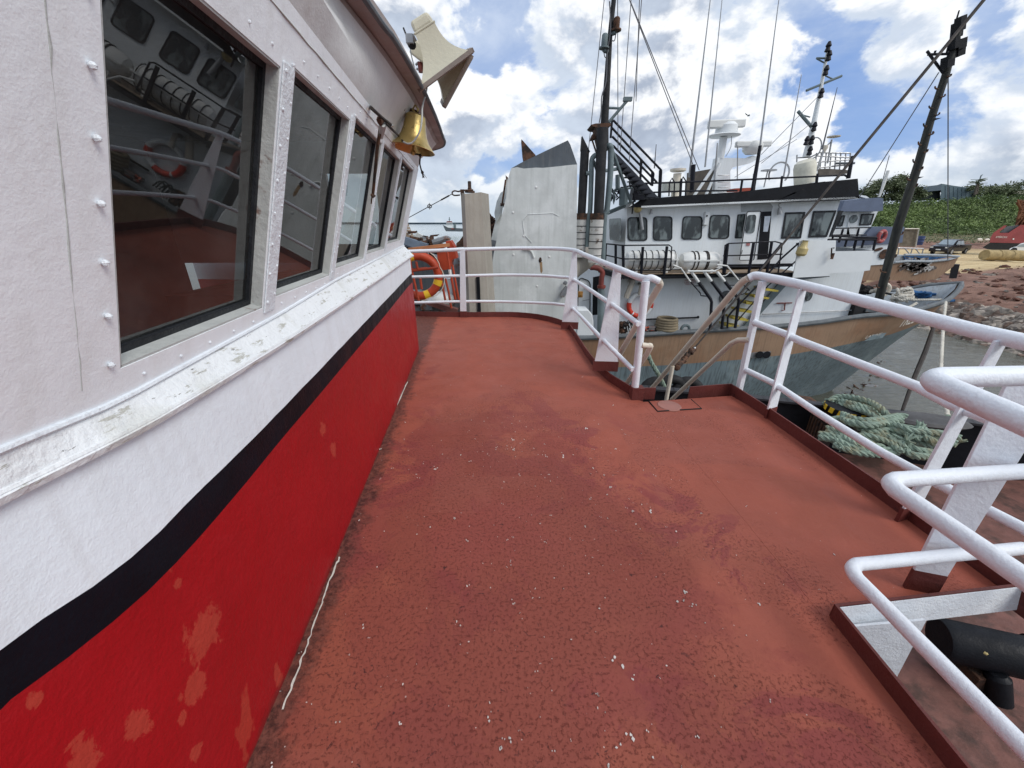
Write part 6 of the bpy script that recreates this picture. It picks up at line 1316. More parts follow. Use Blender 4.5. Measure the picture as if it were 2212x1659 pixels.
# bundled fender / rusty chest near the post
t = thing('roller_fairlead', 'rusty brown box shaped roller fairlead outside the railing, ribbed on its side', 'fairlead', tuple(G(*z6(1650, 1300), -1.6)))
A = [G(*z6(*q), -1.35) for q in ((1545, 1095), (1660, 1110), (1900, 1270), (1790, 1300))]
m_ = MB(); m_.prism(A, (0, 0, -.06)); m_.build('lid', M['rusty'], t, smooth=False, bevel=.01)
m_ = MB(); B = [p*.97+sum(A, V())/4*.03 for p in A]; m_.prism([p+V((0, 0, -.07)) for p in B], (0, 0, -.5)); m_.build('chest', mat('dark brown chest', (.045, .03, .027), .7, var=.3), t, smooth=False)
m_ = MB()
for k in range(14): p = A[0]*(1-k/13)+A[3]*(k/13); m_.box(p+V((-.012, -.012, -.32)), (.02, .02, .48))
m_.build('rib', M['rusty'], t, smooth=False)
m_ = MB(); m_.lathe([(.03, 0), (.09, .03), (.09, .12), (.03, .14)], G(*z6(1515, 1245), -1.55), (-.3, -.8, .2), 12); m_.build('roller_end', M['scrapgrey'], t)
# near stay wire running up past the pole, with shackle end
t = thing('mast_stay', 'thick dark wire stay rising from the stair mouth up over the tall pole', 'stay', tuple(P(*z6(600, 890), 6)))
p0_ = P(*z6(600, 890), 6.0); p1_ = P(*z2(1060, 1360), 6.4); pe = P(2135, -12, 9.2)
m_ = MB(); m_.tube([p1_, P(*z3(0, 1130), 6.4+2.8*.50), P(*z3(640, 350), 6.4+2.8*.75), pe], [.012, .020, .026, .030], 8); m_.build('wire', M['rope_dark'], t)
m_ = MB(); m_.tube([p0_, p0_*.5+p1_*.5, p1_], [.045, .035, .03], 8)
for k in range(9): m_.ball(p0_*(1-k/8)+p1_*(k/8)+V((random.uniform(-.03, .03), 0, random.uniform(-.03, .03))), random.uniform(.035, .06), 8, .3)
m_.build('shackle', M['rusty'], t)
m_ = MB(); m_.ball(P(*z2(1065, 1358), 6.35), .02, 8); m_.build('thimble', M['steelwhite'], t)
# green rope down from the rail
t = thing('hanging_line', 'pale green twisted line hanging down beyond the stair opening', 'rope', tuple(P(*z2(700, 1420), 8)))
m_ = MB(); twist(m_, [P(*z2(*q), 8) for q in ((690, 1400), (730, 1490), (790, 1590), (830, 1680))], .05, pitch=.3); m_.build('line', M['rope_green'], t)
t = thing('tyre_fender', 'black tyre fenders and rope at the waterline between the two hulls', 'tyre fender', tuple(P(*z6(460, 1080), 9)))
m_ = MB()
for x, y in ((440, 1090), (560, 1075), (690, 1090)):
    c_ = P(*z6(x, y), 9.4); m_.tube([c_+V((math.cos(R(q))*.34, math.sin(R(q))*.1, math.sin(R(q))*.34)) for q in range(0, 360, 20)], .13, 10, closed=True)
m_.build('tyre', M['rubber'], t)
# ================================================================= TALL STEP POLE on the neighbour's bow
t = thing('step_pole', 'tall tapering black mast with hooked climbing steps on the neighbour bow', 'mast', tuple(P(1893, 650, 14.3)))
YM = 14.3
m_ = MB(); m_.tube([P(1893, 668, YM), P(*z3(1050, 980), YM), P(*z3(1240, 400), YM), P(*z3(1345, 20), YM), P(*z9(1345, 830), YM), P(*z9(1440, 480), YM), P(*z9(1520, 240), YM)], [.13, .13, .115, .10, .095, .085, .08], 12); m_.build('pole', mat('black mast', (.018, .019, .018), .6, var=.3, streak=((.07, .07, .05), .5)), t)
def hook(x, y, dx, f, s=1):
    m_ = MB(); p = [P(*f(x, y), YM-.1), P(*f(x+dx*.6, y-2*s), YM-.1), P(*f(x+dx, y-14*s), YM-.1), P(*f(x+dx*1.05, y-32*s), YM-.1)]; m_.tube(bez(p, 3), .022, 6); m_.build('climbing_step', M['rusty'], t)
for q in ((1330, 135, 42), (1285, 300, 38), (1235, 460, 42), (1190, 617, 38), (1045, 1060, 50), (985, 1270, 48), (930, 1480, 38)): hook(*q, z3)
for q in ((1310, 62, -22), (1262, 230, -22), (1212, 392, -22), (1165, 555, -28), (940, 1405, -48), (880, 1545, -26)): hook(*q, z3)
for q in ((1358, 848, 46), (1280, 1072, 56), (1222, 1275, 52), (1155, 1490, 54)): hook(*q, z9)
for q in ((1265, 985, -36), (1205, 1200, -40), (1135, 1400, -32), (1075, 1605, -30)): hook(*q, z9)
m_ = MB(); m_.slab([z3(1210, 560), z3(1215, 525), z3(1290, 522), z3(1245, 540)], YM-.1, .1); m_.slab([z9(1195, 1350), z9(1215, 1308), z9(1305, 1303), z9(1230, 1330)], YM-.1, .1)
for x, y in ((1370, 705), (1430, 590), (1440, 480), (1500, 490), (1490, 555), (1470, 330), (1505, 265), (1345, 700)): m_.box(P(*z9(x, y), YM+random.uniform(-.2, .1)), (random.uniform(.1, .22), .2, random.uniform(.2, .4)), (V((.95, 0, .3)), V((0, 1, 0)), V((-.3, 0, .95))))
for x, y in ((1515, 392), (1525, 435), (1500, 590)): m_.tube([P(*z9(x-60, y+12), YM), P(*z9(x+20, y-2), YM)], [.05, .008], 6)
m_.build('mast_fittings', M['black'], t)
m_ = MB(); m_.tube([P(*z9(1140, 565), YM), P(*z9(1315, 805), YM)], .035, 6); m_.tube([P(*z9(1150, 603), YM), P(*z9(1390, 596), YM)], .032, 6); m_.tube([P(*z9(1495, 115), YM), P(*z9(1410, 400), YM), P(*z9(1350, 590), YM)], [.02, .03, .02], 6); m_.tube([P(*z9(1232, 560), YM), P(*z9(1222, 595), YM)], .03, 6); m_.build('crosstree', M['raildark'], t)
for a, b in ((z9(1270, 800), z3(690, 720)), (z9(1373, 850), z3(1510, 1290)), (z3(970, 330), z3(870, 700))):
    m_ = MB(); m_.tube([P(*a, YM), P(*b, YM+2)], .014, 4); m_.build('stay_wire', M['wire'], t)
m_ = MB(); m_.lathe([(.04, 0), (.06, .4), (.05, .9)], P(*z3(875, 710), 16.5), (.02, 0, 1), 8); m_.build('insulator', M['steelwhite'], t)
# bow gear
t = thing('rope_bundle', 'knotted bundle of thick off-white mooring rope on the tan boat bow', 'rope', tuple(P(*z7(1020, 200), 14.2)))
m_ = MB(); c_ = P(*z7(1020, 155), 14.4)
for k in range(13):
    a0 = random.uniform(0, 6.3); rx = random.uniform(.12, .40); el = random.uniform(-.8, .8)
    pts = []
    for q in range(0, 300, 30): an = R(q)+a0; pts.append(c_+V((math.cos(an)*rx, math.sin(an)*rx*.5, math.sin(an)*rx*math.sin(el)*.9+random.uniform(-.03, .05)+(k-6)*.030)))
    twist(m_, pts, .045, pitch=.25, k=2)
twist(m_, [c_+V((.3, 0, -.15)), P(*z7(1250, 195), 14.3), P(*z7(1400, 195), 14.6)], .04)
twist(m_, [c_+V((-.2, 0, -.25)), c_+V((.1, -.2, -.4)), c_+V((.5, -.1, -.25))], .05)
m_.build('rope', M['rope_white'], t)
t = thing('fishing_net_pile', 'blue net piled against the far bulwark of the tan boat bow', 'net', tuple(P(*z7(1270, 160), 16)))
m_ = MB()
for k in range(46):
    x = random.uniform(1115, 1430); y = 105+(x-1115)*.13+random.uniform(0, 55); c_ = P(*z7(x, y+15), 16.0+random.uniform(-.5, .3)); pts = [c_+V((random.uniform(-.35, .35), random.uniform(-.2, .2), random.uniform(-.08, .10))) for _ in range(4)]; m_.tube(bez(pts, 3), .05, 6)
m_.build('net', M['rope_blue'], t)
t = thing('deck_gear_heap', 'dark winch gear and pale line heaped at the foot of the black mast', 'deck gear', tuple(P(*z7(680, 110), 15)))
m_ = MB()
for k in range(18): m_.ball(P(*z7(600+random.uniform(-10, 80), 90+random.uniform(-20, 40)), 15.2), (random.uniform(.08, .2), .15, random.uniform(.06, .15)), 8, .3)
m_.tube([P(*z7(850, 130), 14.6), P(*z7(940, 150), 14.6)], .04, 6); m_.box(P(*z7(600, 290), 13.7), (.8, .4, .5)); m_.build('winch', M['rubber'], t)
m_ = MB()
for k in range(7): twist(m_, [P(*z7(680+random.uniform(0, 60), 105+random.uniform(-8, 15)), 15), P(*z7(740+random.uniform(0, 60), 95+random.uniform(-8, 15)), 14.9), P(*z7(800+random.uniform(0, 40), 100+random.uniform(-8, 15)), 14.9)], .045, k=2)
m_.build('pale_line', M['rope_white'], t)
m_ = MB(); c_ = P(*z7(835, 100), 14.8); m_.tube([c_+V((math.cos(R(q))*.22, .05, math.sin(R(q))*.22)) for q in range(0, 360, 20)], .06, 8, closed=True); m_.build('ring_fender', M['cream'], t)
t = thing('bollard_pair', 'small steel bollards on the tan boat side deck ahead of the white house', 'bollards', tuple(P(*z7(700, 290), 13.6)))
m_ = MB()
for x in (670, 720): m_.tube([P(*z7(x, 330), 13.6), P(*z7(x, 270), 13.6)], .07, 10); m_.lathe([(.1, 0), (.1, .04)], P(*z7(x, 272), 13.6), n=10)
m_.beam(P(*z7(640, 300), 13.5), P(*z7(840, 300), 13.5), .1, .1); m_.build('bollard', M['gunwale'], t)
# mooring lines down to the water
t = thing('mooring_line', 'white braided mooring line dropping straight down from the tan bow', 'mooring line', tuple(P(*z7(1430, 230), 14)))
m_ = MB(); twist(m_, [P(*z7(1440, 215), 13.9), P(*z7(1418, 420), 12.6), P(*z7(1400, 700), 11), P(*z7(1395, 900), 10), P(*z7(1440, 1230), 8.2), P(*z7(1465, 1370), 7.6)], .045, pitch=.22, seg=4); m_.build('line', M['rope_white'], t)
m_ = MB(); twist(m_, [P(*z7(1462, 1355), 7.6), P(*z7(1430, 1420), 7.4), P(*z7(1405, 1500), 7.2), P(*z7(1385, 1560), 7.0)], .075, pitch=.35); m_.build('green_tail', M['rope_green'], t)
t = thing('dark_mooring_line', 'dark weedy mooring line slanting from the bow into the brown water', 'mooring line', tuple(P(*z7(1330, 440), 15)))
m_ = MB(); m_.tube([P(*z7(1330, 430), 15.2), P(*z7(1240, 700), 12.6), P(*z7(1130, 960), 11.1), P(*z7(1010, 1290), 10.0)], [.06, .07, .06, .04], 7); m_.build('line', M['rope_dark'], t)
# weed and debris at the stem
t = thing('floating_debris', 'floating branches and pale litter beside the tan boat stem', 'debris', tuple(G(*z7(650, 1030), WATER)))
m_ = MB()
for k in range(60):
    x = random.uniform(480, 860); y = 1150-(x-480)*.9+random.uniform(-60, 50); c_ = G(*z7(x, y), WATER+.04); a = V((random.uniform(-1, 1), random.uniform(-1, 1), random.uniform(-.1, .2))).normalized(); m_.beam(c_-a*.2, c_+a*.3, .05, .04)
m_.build('branches', M['rusty'], t, smooth=False)
m_ = MB(); m_.ball(G(*z7(690, 1050), WATER+.05), (.35, .15, .08), 10, .3); m_.build('litter', M['scrapgrey'], t)
M['buoyp'] = mat('faded pink red ring', (.36, .075, .075), .6, var=.15, bump=.1); M['buoyq'] = mat('faded ring band', (.46, .22, .20), .6, var=.15, bump=.1)
# ================================================================= SECOND BOAT behind (blue grey and white)
s2 = thing('tug_boat', 'blue grey and white boat behind, with lattice radar deck and pink life ring', 'boat', (19, 24, WATER))
Y2 = 20.5
def slab2(q, f, Y, d_, m, nm, par=None, **k):
    mm = MB(); mm.slab([f(*p) for p in q], Y, d_); return mm.build(nm, M[m], par or s2, smooth=False, **k)
slab2([(560, 745), (735, 722), (880, 715), (915, 722), (912, 835), (865, 842), (520, 842)], z3, Y2-.5, 3, 'bluegrey', 'bridge_top')
slab2([(480, 840), (868, 838), (800, 985), (795, 1000), (430, 1000)], z3, Y2, 3, 'shipwhite', 'bridge_side')
slab2([(400, 998), (812, 985), (780, 1040), (730, 1060), (700, 1100), (400, 1115)], z3, Y2-.05, 3, 'shipwhite2', 'bridge_lower')
slab2([(812, 985), (1112, 985), (1090, 1130), (1010, 1140), (640, 1160), (470, 1175), (440, 1120), (690, 1100), (760, 1050)], z3, Y2-.2, 3, 'bluegrey', 'deck_bulwark')
slab2([(470, 1172), (640, 1158), (1055, 1135), (1010, 1325), (800, 1340), (470, 1340)], z3, Y2-.15, 3.2, 'shipwhite', 'hull_top')
slab2([(740, 1340), (1010, 1325), (1140, 1315), (1350, 1300), (1610, 1262), (1560, 1350), (1400, 1470), (1250, 1480), (700, 1480)], z3, Y2-.1, 1.2, 'tan', 'hull')
slab2([(1105, 1245), (1290, 1248), (1500, 1255), (1612, 1258), (1560, 1285), (1350, 1305), (1140, 1300), (1020, 1310), (1040, 1250)], z3, Y2+.2, .3, 'bowin', 'bow_lining')
slab2([(1100, 1252), (1290, 1256), (1540, 1266), (1480, 1285), (1250, 1290), (1120, 1292)], z3, Y2+.15, .05, 'rope_blue', 'blue_foredeck')
m_ = MB(); m_.tube([P(*z3(*q), Y2-.15) for q in ((1020, 1312), (1140, 1300), (1350, 1304), (1520, 1285), (1612, 1258), (1500, 1250), (1290, 1244), (1110, 1243))], .06, 7); m_.build('gunwale', M['bowin'], s2)
m_ = MB()
for k in range(60):
    x = random.gauss(1240, 60); y = 1340+random.gauss(0, 28)-(x-1240)*.05; c_ = P(*z3(x, y), Y2-.15); a = V((1, 0, random.uniform(-.3, .6))).normalized(); m_.beam(c_-a*.2, c_+a*.2, .02, random.uniform(.05, .14))
m_.build('peeled_paint', mat('peeled hull paint', (.10, .08, .07), .8, var=.5, col2=(.45, .44, .42), m2=(.5, .56), s2=3), s2, smooth=False)
ship_window([z3(525, 880), z3(563, 878), z3(535, 980), z3(485, 982)], Y2-.03, s2, .05, .08)
ship_window([z3(712, 866), z3(832, 862), z3(800, 968), z3(690, 972)], Y2-.03, s2, .06, .05)
m_ = MB(); dq = rq([P(*z3(*q), Y2-.05) for q in ((605, 858), (690, 855), (660, 1085), (570, 1090))], .1, 3); m_.prism(dq, (0, .05, 0)); d2 = m_.build('side_door', M['shipwhite2'], s2, smooth=False)
m_ = MB(); m_.lathe([(.11, 0), (.11, .03), (.19, .03), (.19, 0)], P(*z3(638, 912), Y2-.05), (0, -1, 0), 20); m_.lathe([(.11, 0), (.11, .02)], P(*z3(638, 912), Y2-.05), (0, -1, 0), 20); m_.build('door_porthole', M['dglass'], d2)
m_ = MB()
for q in (((430, 1000), (800, 990)), ((430, 1060), (760, 1060)), ((405, 1100), (860, 1085)), ((420, 1072), (850, 1080))): m_.tube([P(*z3(*p), Y2-.8) for p in q], .03, 6)
for q in (((545, 1005), (505, 1130)), ((690, 1000), (640, 1190)), ((740, 1095), (715, 1180)), ((848, 1095), (822, 1205)), ((580, 1100), (560, 1170))): m_.tube([P(*z3(*p), Y2-.8) for p in q], .05, 6)
m_.build('side_rail', M['raildark'], s2)
m_ = MB(); m_.lathe([(.22, 0), (.24, .02)], P(*z3(922, 1236), Y2-.18), (0, -1, 0), 18); m_.lathe([(.12, 0), (.13, .02)], P(*z3(870, 1192), Y2-.18), (0, -1, 0), 12, sq=(1.6, .6), ref=(1, 0, .3)); m_.build('hawse_port', M['rusty'], s2)
a = [P(*z3(*q), Y2-.22) for q in ((682, 1186), (803, 1178), (682, 1172))]; text('LA MASCOTE', a, M['textblack'], 'boat_name', s2)
t, a_, b_ = lifering('life_ring', 'pink red life ring hung on the blue grey bulwark of the boat behind', P(*z3(900, 1073), Y2-.4), .24, .085, (.35, -1, 0), (45, 135, 225, 315), 'buoyp', mband='buoyq')
# foremast, dome, lattice
m_ = MB(); m_.tube([P(*z1(*q), 22) for q in ((1945, 1240), (2000, 1000), (2060, 700), (2120, 365))], [.17, .12, .08, .055], 10); m_.build('signal_mast', M['shipwhite2'], s2)
m_ = MB(); m_.tube([P(*z1(1945, 716), 22), P(*z1(2225, 600), 22)], .055, 6); m_.tube([P(*z1(2025, 460), 22), P(*z1(2095, 460), 22)], .04, 6); m_.tube([P(*z1(2030, 465), 22), P(*z1(2085, 495), 22)], .03, 6); m_.tube([P(*z1(1880, 878), 22), P(*z1(1985, 1000), 22)], .07, 6); m_.tube([P(*z1(1900, 905), 22), P(*z1(1975, 925), 22)], .03, 6); m_.tube([P(*z1(2090, 595), 22), P(*z1(2155, 625), 22)], .03, 6); m_.build('cross_arm', M['gpipe'], s2)
for x, y in ((2125, 440), (2103, 555), (2065, 735), (2010, 1000), (1950, 1110), (1990, 1105), (1975, 1190), (2120, 368)):
    m_ = MB(); c_ = P(*z1(x, y), 21.8); m_.lathe([(.06, -.20), (.12, -.17), (.08, -.03), (.12, .03), (.05, .19)], c_, n=10); m_.build('navigation_lamp', M['raildark'], s2)
m_ = MB(); c_ = P(*z1(2005, 1170), 21.8); m_.tube([c_+V((math.cos(R(q))*.35, 0, math.sin(R(q))*.45)) for q in range(-120, 130, 20)], .03, 6); m_.build('loop_bracket', M['steel'], s2)
m_ = MB(); a = P(*z1(1932, 1450), 21.5); b = P(*z1(1935, 1262), 21.5); m_.lathe([(.44, 0), (.47, (b-a).length*.7), (.42, (b-a).length*.9), (.25, (b-a).length)], a, (b-a), 22); m_.build('dome_housing', mat('yellowed dome', (.64, .62, .52), .5, rust=(.36, .20, .08), rs=2, rth=(.68, .74)), s2)
m_ = MB()
for q in (((225, 350), (330, 300), (605, 305)), ((205, 395), (600, 365)), ((260, 445), (610, 410)), ((300, 330), (600, 345))): m_.tube([P(*z3(*p), 22) for p in q], .035, 5)
for x in (285, 330, 375, 420, 465, 510, 555, 598): m_.tube([P(*z3(x, 460), 22), P(*z3(x+14, 303), 22)], .032, 5)
m_.tube([P(*z3(120, 320), 22), P(*z3(118, 390), 22)], .03, 5); m_.tube([P(*z3(120, 348), 22), P(*z3(215, 345), 22)], .03, 5); m_.tube([P(*z3(300, 470), 21.6), P(*z3(380, 240), 21.6)], .05, 6); m_.tube([P(*z3(400, 400), 21.6), P(*z3(440, 180), 21.6)], .04, 6); m_.tube([P(*z3(380, 250), 21.6), P(*z3(440, 195), 21.6)], .03, 6); m_.build('lattice_rail', M['steel'], s2)
m_ = MB(); m_.lathe([(.1, 0), (.27, .03), (.28, .07), (.1, .1)], P(*z3(455, 165), 21.6), n=16); m_.lathe([(.05, -.2), (.12, 0), (.1, .1)], P(*z3(380, 255), 21.6), n=10); m_.build('dish_antenna', M['cream'], s2, most=9)
slab2([(265, 455), (400, 448), (600, 462), (598, 490), (520, 505), (255, 515)], z3, 21.8, .4, 'board', 'platform')
m_ = MB(); m_.tube([P(*z3(480, 400), 21.9), P(*z3(650, 398), 21.9)], .05, 6); m_.build('scanner_bar', M['dgrey'], s2)
slab2([(700, 690), (760, 700), (790, 722), (770, 725), (700, 705)], z3, Y2, .3, 'shipwhite2', 'davit_top')
slab2([(300, 470), (310, 470), (300, 600), (240, 600)], z3, 21.5, .3, 'shipwhite2', 'house_panel')
# ================================================================= FAR TUG
ft = thing('distant_tug', 'small grey tug lying at anchor far out on the pale sea', 'boat', tuple(G(*z5(570, 790), WATER)))
Yt = 250
def FS(q, d_, m, nm, f=y3): mm = MB(); mm.slab([f(*p) for p in q], Yt, d_); return mm.build(nm, M[m], ft, smooth=False)
yw = 0
FS([(1088, 170), (1115, 180), (1180, 215), (1300, 225), (1360, 225), (1470, 232), (1470, 288), (1140, 282), (1105, 215)], 8, 'dgrey', 'hull')
FS([(1130, 175), (1290, 170), (1300, 225), (1160, 218)], 6, 'shipwhite2', 'deckhouse')
FS([(1150, 120), (1260, 118), (1262, 172), (1148, 176)], 5, 'shipwhite2', 'bridge')
FS([(1150, 112), (1160, 95), (1250, 95), (1265, 120), (1150, 121)], 5, 'redpipe', 'bridge_roof')
FS([(1240, 225), (1300, 222), (1300, 245), (1240, 248)], -.2, 'redpipe', 'hull_patch')
FS([(1155, 135), (1255, 133), (1255, 150), (1155, 152)], -.2, 'dglass', 'bridge_windows')
m_ = MB(); m_.tube([P(*y3(1205, 95), Yt), P(*y3(1206, 20), Yt)], .25, 5); m_.tube([P(*y3(1308, 225), Yt), P(*y3(1305, 140), Yt)], .8, 6); m_.tube([P(*y3(1190, 60), Yt), P(*y3(1222, 60), Yt)], .2, 5); m_.build('mast', M['gpipe'], ft)
# ================================================================= LAND
def ground_z(x, y):
    # shoreline runs away from the viewer; land rises gently inland
    sx = 29.5 + max(0, y-24)*.16 - max(0, 24-y)*.0
    d_ = x-sx
    z = WATER-.6+min(1, max(0, (d_+2)/5))*2.3+min(1, max(0, (d_-3)/14))*1.15
    return z, d_
LV = []
NX, NY = 150, 110
xs = [24+ (i/(NX-1))**1.9*420 for i in range(NX)]; ys_ = [2+(j/(NY-1))**1.9*500 for j in range(NY)]
from mathutils import noise as mn
def hillz(x, y):
    # long bank behind the yard, running left-right
    g_ = max(0, min(1, (y-58)/26))*2.2; t = (y-(84-.03*x))/17; h = max(0, min(1, t)); h = h*h*(3-2*h)
    top = 5.9+1.2*math.sin(x*.05+1)-.018*max(0, 70-x)*3
    return h*top+g_
vs = []; fs = []
for j, y in enumerate(ys_):
    for i, x in enumerate(xs):
        z, d_ = ground_z(x, y); z += hillz(x, y)+mn.noise(V((x*.3, y*.3, 0)))*.22*min(1, max(0, d_/4+.5))
        if 0 < d_ < 16: z += mn.noise(V((x*1.1, y*1.1, 5)))*.25
        vs.append((x, y, z))
for j in range(NY-1):
    for i in range(NX-1): a = j*NX+i; fs.append((a, a+1, a+NX+1, a+NX))
def groundmat():
    m = bpy.data.materials.new('quay ground'); m.use_nodes = True; t = m.node_tree; b = t.nodes['Principled BSDF']
    ob = N(t, 'ShaderNodeTexCoord').outputs['Object']; sp = N(t, 'ShaderNodeSeparateXYZ'); t.links.new(ob, sp.inputs[0])
    red = mixc(t, ramp(t, noise(t, ob, .5, 9, .7), .38, .62), (.13, .062, .042), (.26, .145, .105))
    red = mixc(t, ramp(t, noise(t, ob, 2.2, 8, .75), .56, .66), red, (.06, .035, .028))
    red = mixc(t, ramp(t, noise(t, ob, 3.5, 6, .7), .64, .70), red, (.42, .36, .30))
    sand = mixc(t, ramp(t, noise(t, vmath(t, 'MULTIPLY', ob, (.3, 1.4, 1)), .6, 7, .6), .4, .6), (.60, .47, .26), (.46, .34, .18))
    grass = mixc(t, ramp(t, noise(t, ob, .6, 8, .7), .4, .6), (.085, .10, .035), (.17, .13, .07))
    d_ = math_(t, 'SUBTRACT', sp.outputs[0], math_(t, 'ADD', math_(t, 'MULTIPLY', sp.outputs[1], .16), 25.6))
    dn = math_(t, 'ADD', d_, math_(t, 'MULTIPLY', math_(t, 'SUBTRACT', noise(t, ob, .35, 6, .6), .5), 4.))
    # sand runs parallel to the view's far yard
    yy = math_(t, 'ADD', sp.outputs[1], math_(t, 'MULTIPLY', math_(t, 'SUBTRACT', noise(t, ob, .4, 6, .6), .5), 2.5))
    c = mixc(t, ramp(t, yy, 37.5, 39.5), red, sand)
    c = mixc(t, ramp(t, yy, 60, 63), c, red)
    c = mixc(t, ramp(t, yy, 69, 73), c, grass)
    c = mixc(t, ramp(t, yy, 80, 84), c, mixc(t, noise(t, ob, .4, 8, .7), (.018, .035, .012), (.06, .09, .025)))
    t.links.new(c, b.inputs['Base Color']); b.inputs['Roughness'].default_value = .95
    bn = N(t, 'ShaderNodeBump', i_Strength=.7, i_Distance=.15); t.links.new(noise(t, ob, 2.5, 8, .7), bn.inputs['Height']); t.links.new(bn.outputs[0], b.inputs['Normal'])
    return m
me = bpy.data.meshes.new('ground'); me.from_pydata(vs, [], fs); me.polygons.foreach_set('use_smooth', [True]*len(fs)); me.materials.append(groundmat()); o = bpy.data.objects.new('ground', me); COL.objects.link(o); struct(o)
# sea
def watermat():
    m = bpy.data.materials.new('sea water'); m.use_nodes = True; t = m.node_tree; b = t.nodes['Principled BSDF']
    ob = N(t, 'ShaderNodeTexCoord').outputs['Object']; sp = N(t, 'ShaderNodeSeparateXYZ'); t.links.new(ob, sp.inputs[0])
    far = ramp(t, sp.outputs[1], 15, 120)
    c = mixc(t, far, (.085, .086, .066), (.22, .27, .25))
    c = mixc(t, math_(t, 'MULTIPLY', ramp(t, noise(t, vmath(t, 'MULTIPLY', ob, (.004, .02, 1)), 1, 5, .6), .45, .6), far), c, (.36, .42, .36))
    t.links.new(c, b.inputs['Base Color']); b.inputs['Roughness'].default_value = .06; b.inputs['IOR'].default_value = 1.45
    h = math_(t, 'ADD', noise(t, vmath(t, 'MULTIPLY', ob, (1, 2.2, 1)), 2.4, 7, .66, .4), math_(t, 'MULTIPLY', noise(t, vmath(t, 'MULTIPLY', ob, (.12, .3, 1)), 1.0, 6, .6), 2.5))
    bn = N(t, 'ShaderNodeBump', i_Strength=.35, i_Distance=.10); t.links.new(h, bn.inputs['Height']); t.links.new(bn.outputs[0], b.inputs['Normal'])
    return m
WM = watermat()
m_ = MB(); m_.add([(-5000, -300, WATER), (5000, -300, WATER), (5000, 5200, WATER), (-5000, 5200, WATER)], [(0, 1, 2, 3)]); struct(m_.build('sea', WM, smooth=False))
vs = []; fs = []; nx, ny = 230, 250
for j in range(ny):
    y = 6.5+j*.115
    for i in range(nx):
        x = 5+i*.13; h = mn.noise(V((x*.9+y*.5, y*2.0, 0)))*.028+mn.noise(V((x*2.6-y*.7, y*5.2, 4)))*.022+mn.noise(V((x*.25, y*.6, 9)))*.02; vs.append((x, y, WATER+.09+h))
for j in range(ny-1):
    for i in range(nx-1): a = j*nx+i; fs.append((a, a+1, a+nx+1, a+nx))
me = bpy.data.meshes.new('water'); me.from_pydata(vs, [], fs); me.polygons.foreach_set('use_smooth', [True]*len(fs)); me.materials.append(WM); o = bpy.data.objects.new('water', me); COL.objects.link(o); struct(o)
# far low coast on the horizon
m_ = MB(); m_.prism([V((-3800, 4800, WATER)), V((-3800, 4800, 14)), V((-2600, 4700, 20)), V((-1200, 4700, 12)), V((-300, 4700, 14)), V((500, 4700, 10)), V((500, 4700, WATER))], (0, 50, 0)); o = m_.build('distant_coast', mat('hazy coast', (.26, .33, .40), 1, bump=0), smooth=False); struct(o)
# ---- rocks on the shore
rk = [mat('armour rock %s' % k, c, .9, var=.25, vscale=3, bump=.6, bscale=8, col2=(.09, .075, .065), m2=(.5, .65), s2=2) for k, c in (('grey', (.23, .20, .17)), ('pale', (.38, .33, .28)), ('brown', (.16, .11, .085)))]
def rock(c, s):
    mb = MB(); n = 9; m = 6; vs = []; ph = random.uniform(0, 9)
    for i in range(m+1):
        th = math.pi*i/m
        for k in range(n):
            a = 2*math.pi*k/n; d0 = V((math.sin(th)*math.cos(a), math.sin(th)*math.sin(a), math.cos(th))); q = 1+.42*mn.noise(d0*1.4+V((ph, ph, 0)))+.18*mn.noise(d0*4+V((ph, 0, 0)))
            vs.append(V(c)+V((d0.x*s[0]*q, d0.y*s[1]*q, d0.z*s[2]*q)))
    mb.add(vs, [(i*n+k, (i+1)*n+k, (i+1)*n+(k+1) % n, i*n+(k+1) % n) for i in range(m) for k in range(n)]); return mb
big = MB()
mats_r = rk; cnt = 0
for k in range(900):
    y = random.uniform(14, 34); d_ = random.uniform(-1.5, 2.0) if k < 860 else random.uniform(1.5, 9); sx = 29.5+max(0, y-24)*.16; x = sx+d_; z, _ = ground_z(x, y); s = random.uniform(.22, .52) if k < 860 else random.uniform(.04, .14)
    r3 = rock((x, y, z+.12), (s*random.uniform(.8, 1.4), s*random.uniform(.8, 1.3), s*random.uniform(.65, 1.05))); big.mi = random.choice([0, 0, 1, 2]); big.add(r3.v, r3.f)
o = big.build('shore_rocks', mats_r, smooth=False); tag(o, 'jumbled grey and brown armour rocks along the water edge', 'rocks', kind='stuff')
sm = MB()
clod = mat('earth clod', (.12, .058, .042), .95, var=.3, vscale=2)
for k in range(800):
    y = random.uniform(24, 40); x = random.uniform(30, 62); z, d_ = ground_z(x, y)
    if d_ < 2: continue
    s = random.choice([.05, .08, .12, .2])*random.uniform(.7, 1.5); sm.mi = random.choice([0, 2, 3, 3, 3, 3, 3, 3]); sm.ball((x, y, z+hillz(x, y)+.03), (s*1.4, s, s*.6), 6, .3)
o = sm.build('rubble', mats_r+[clod], smooth=False); tag(o, 'loose rubble and stones scattered over the red earth', 'rubble', kind='stuff')
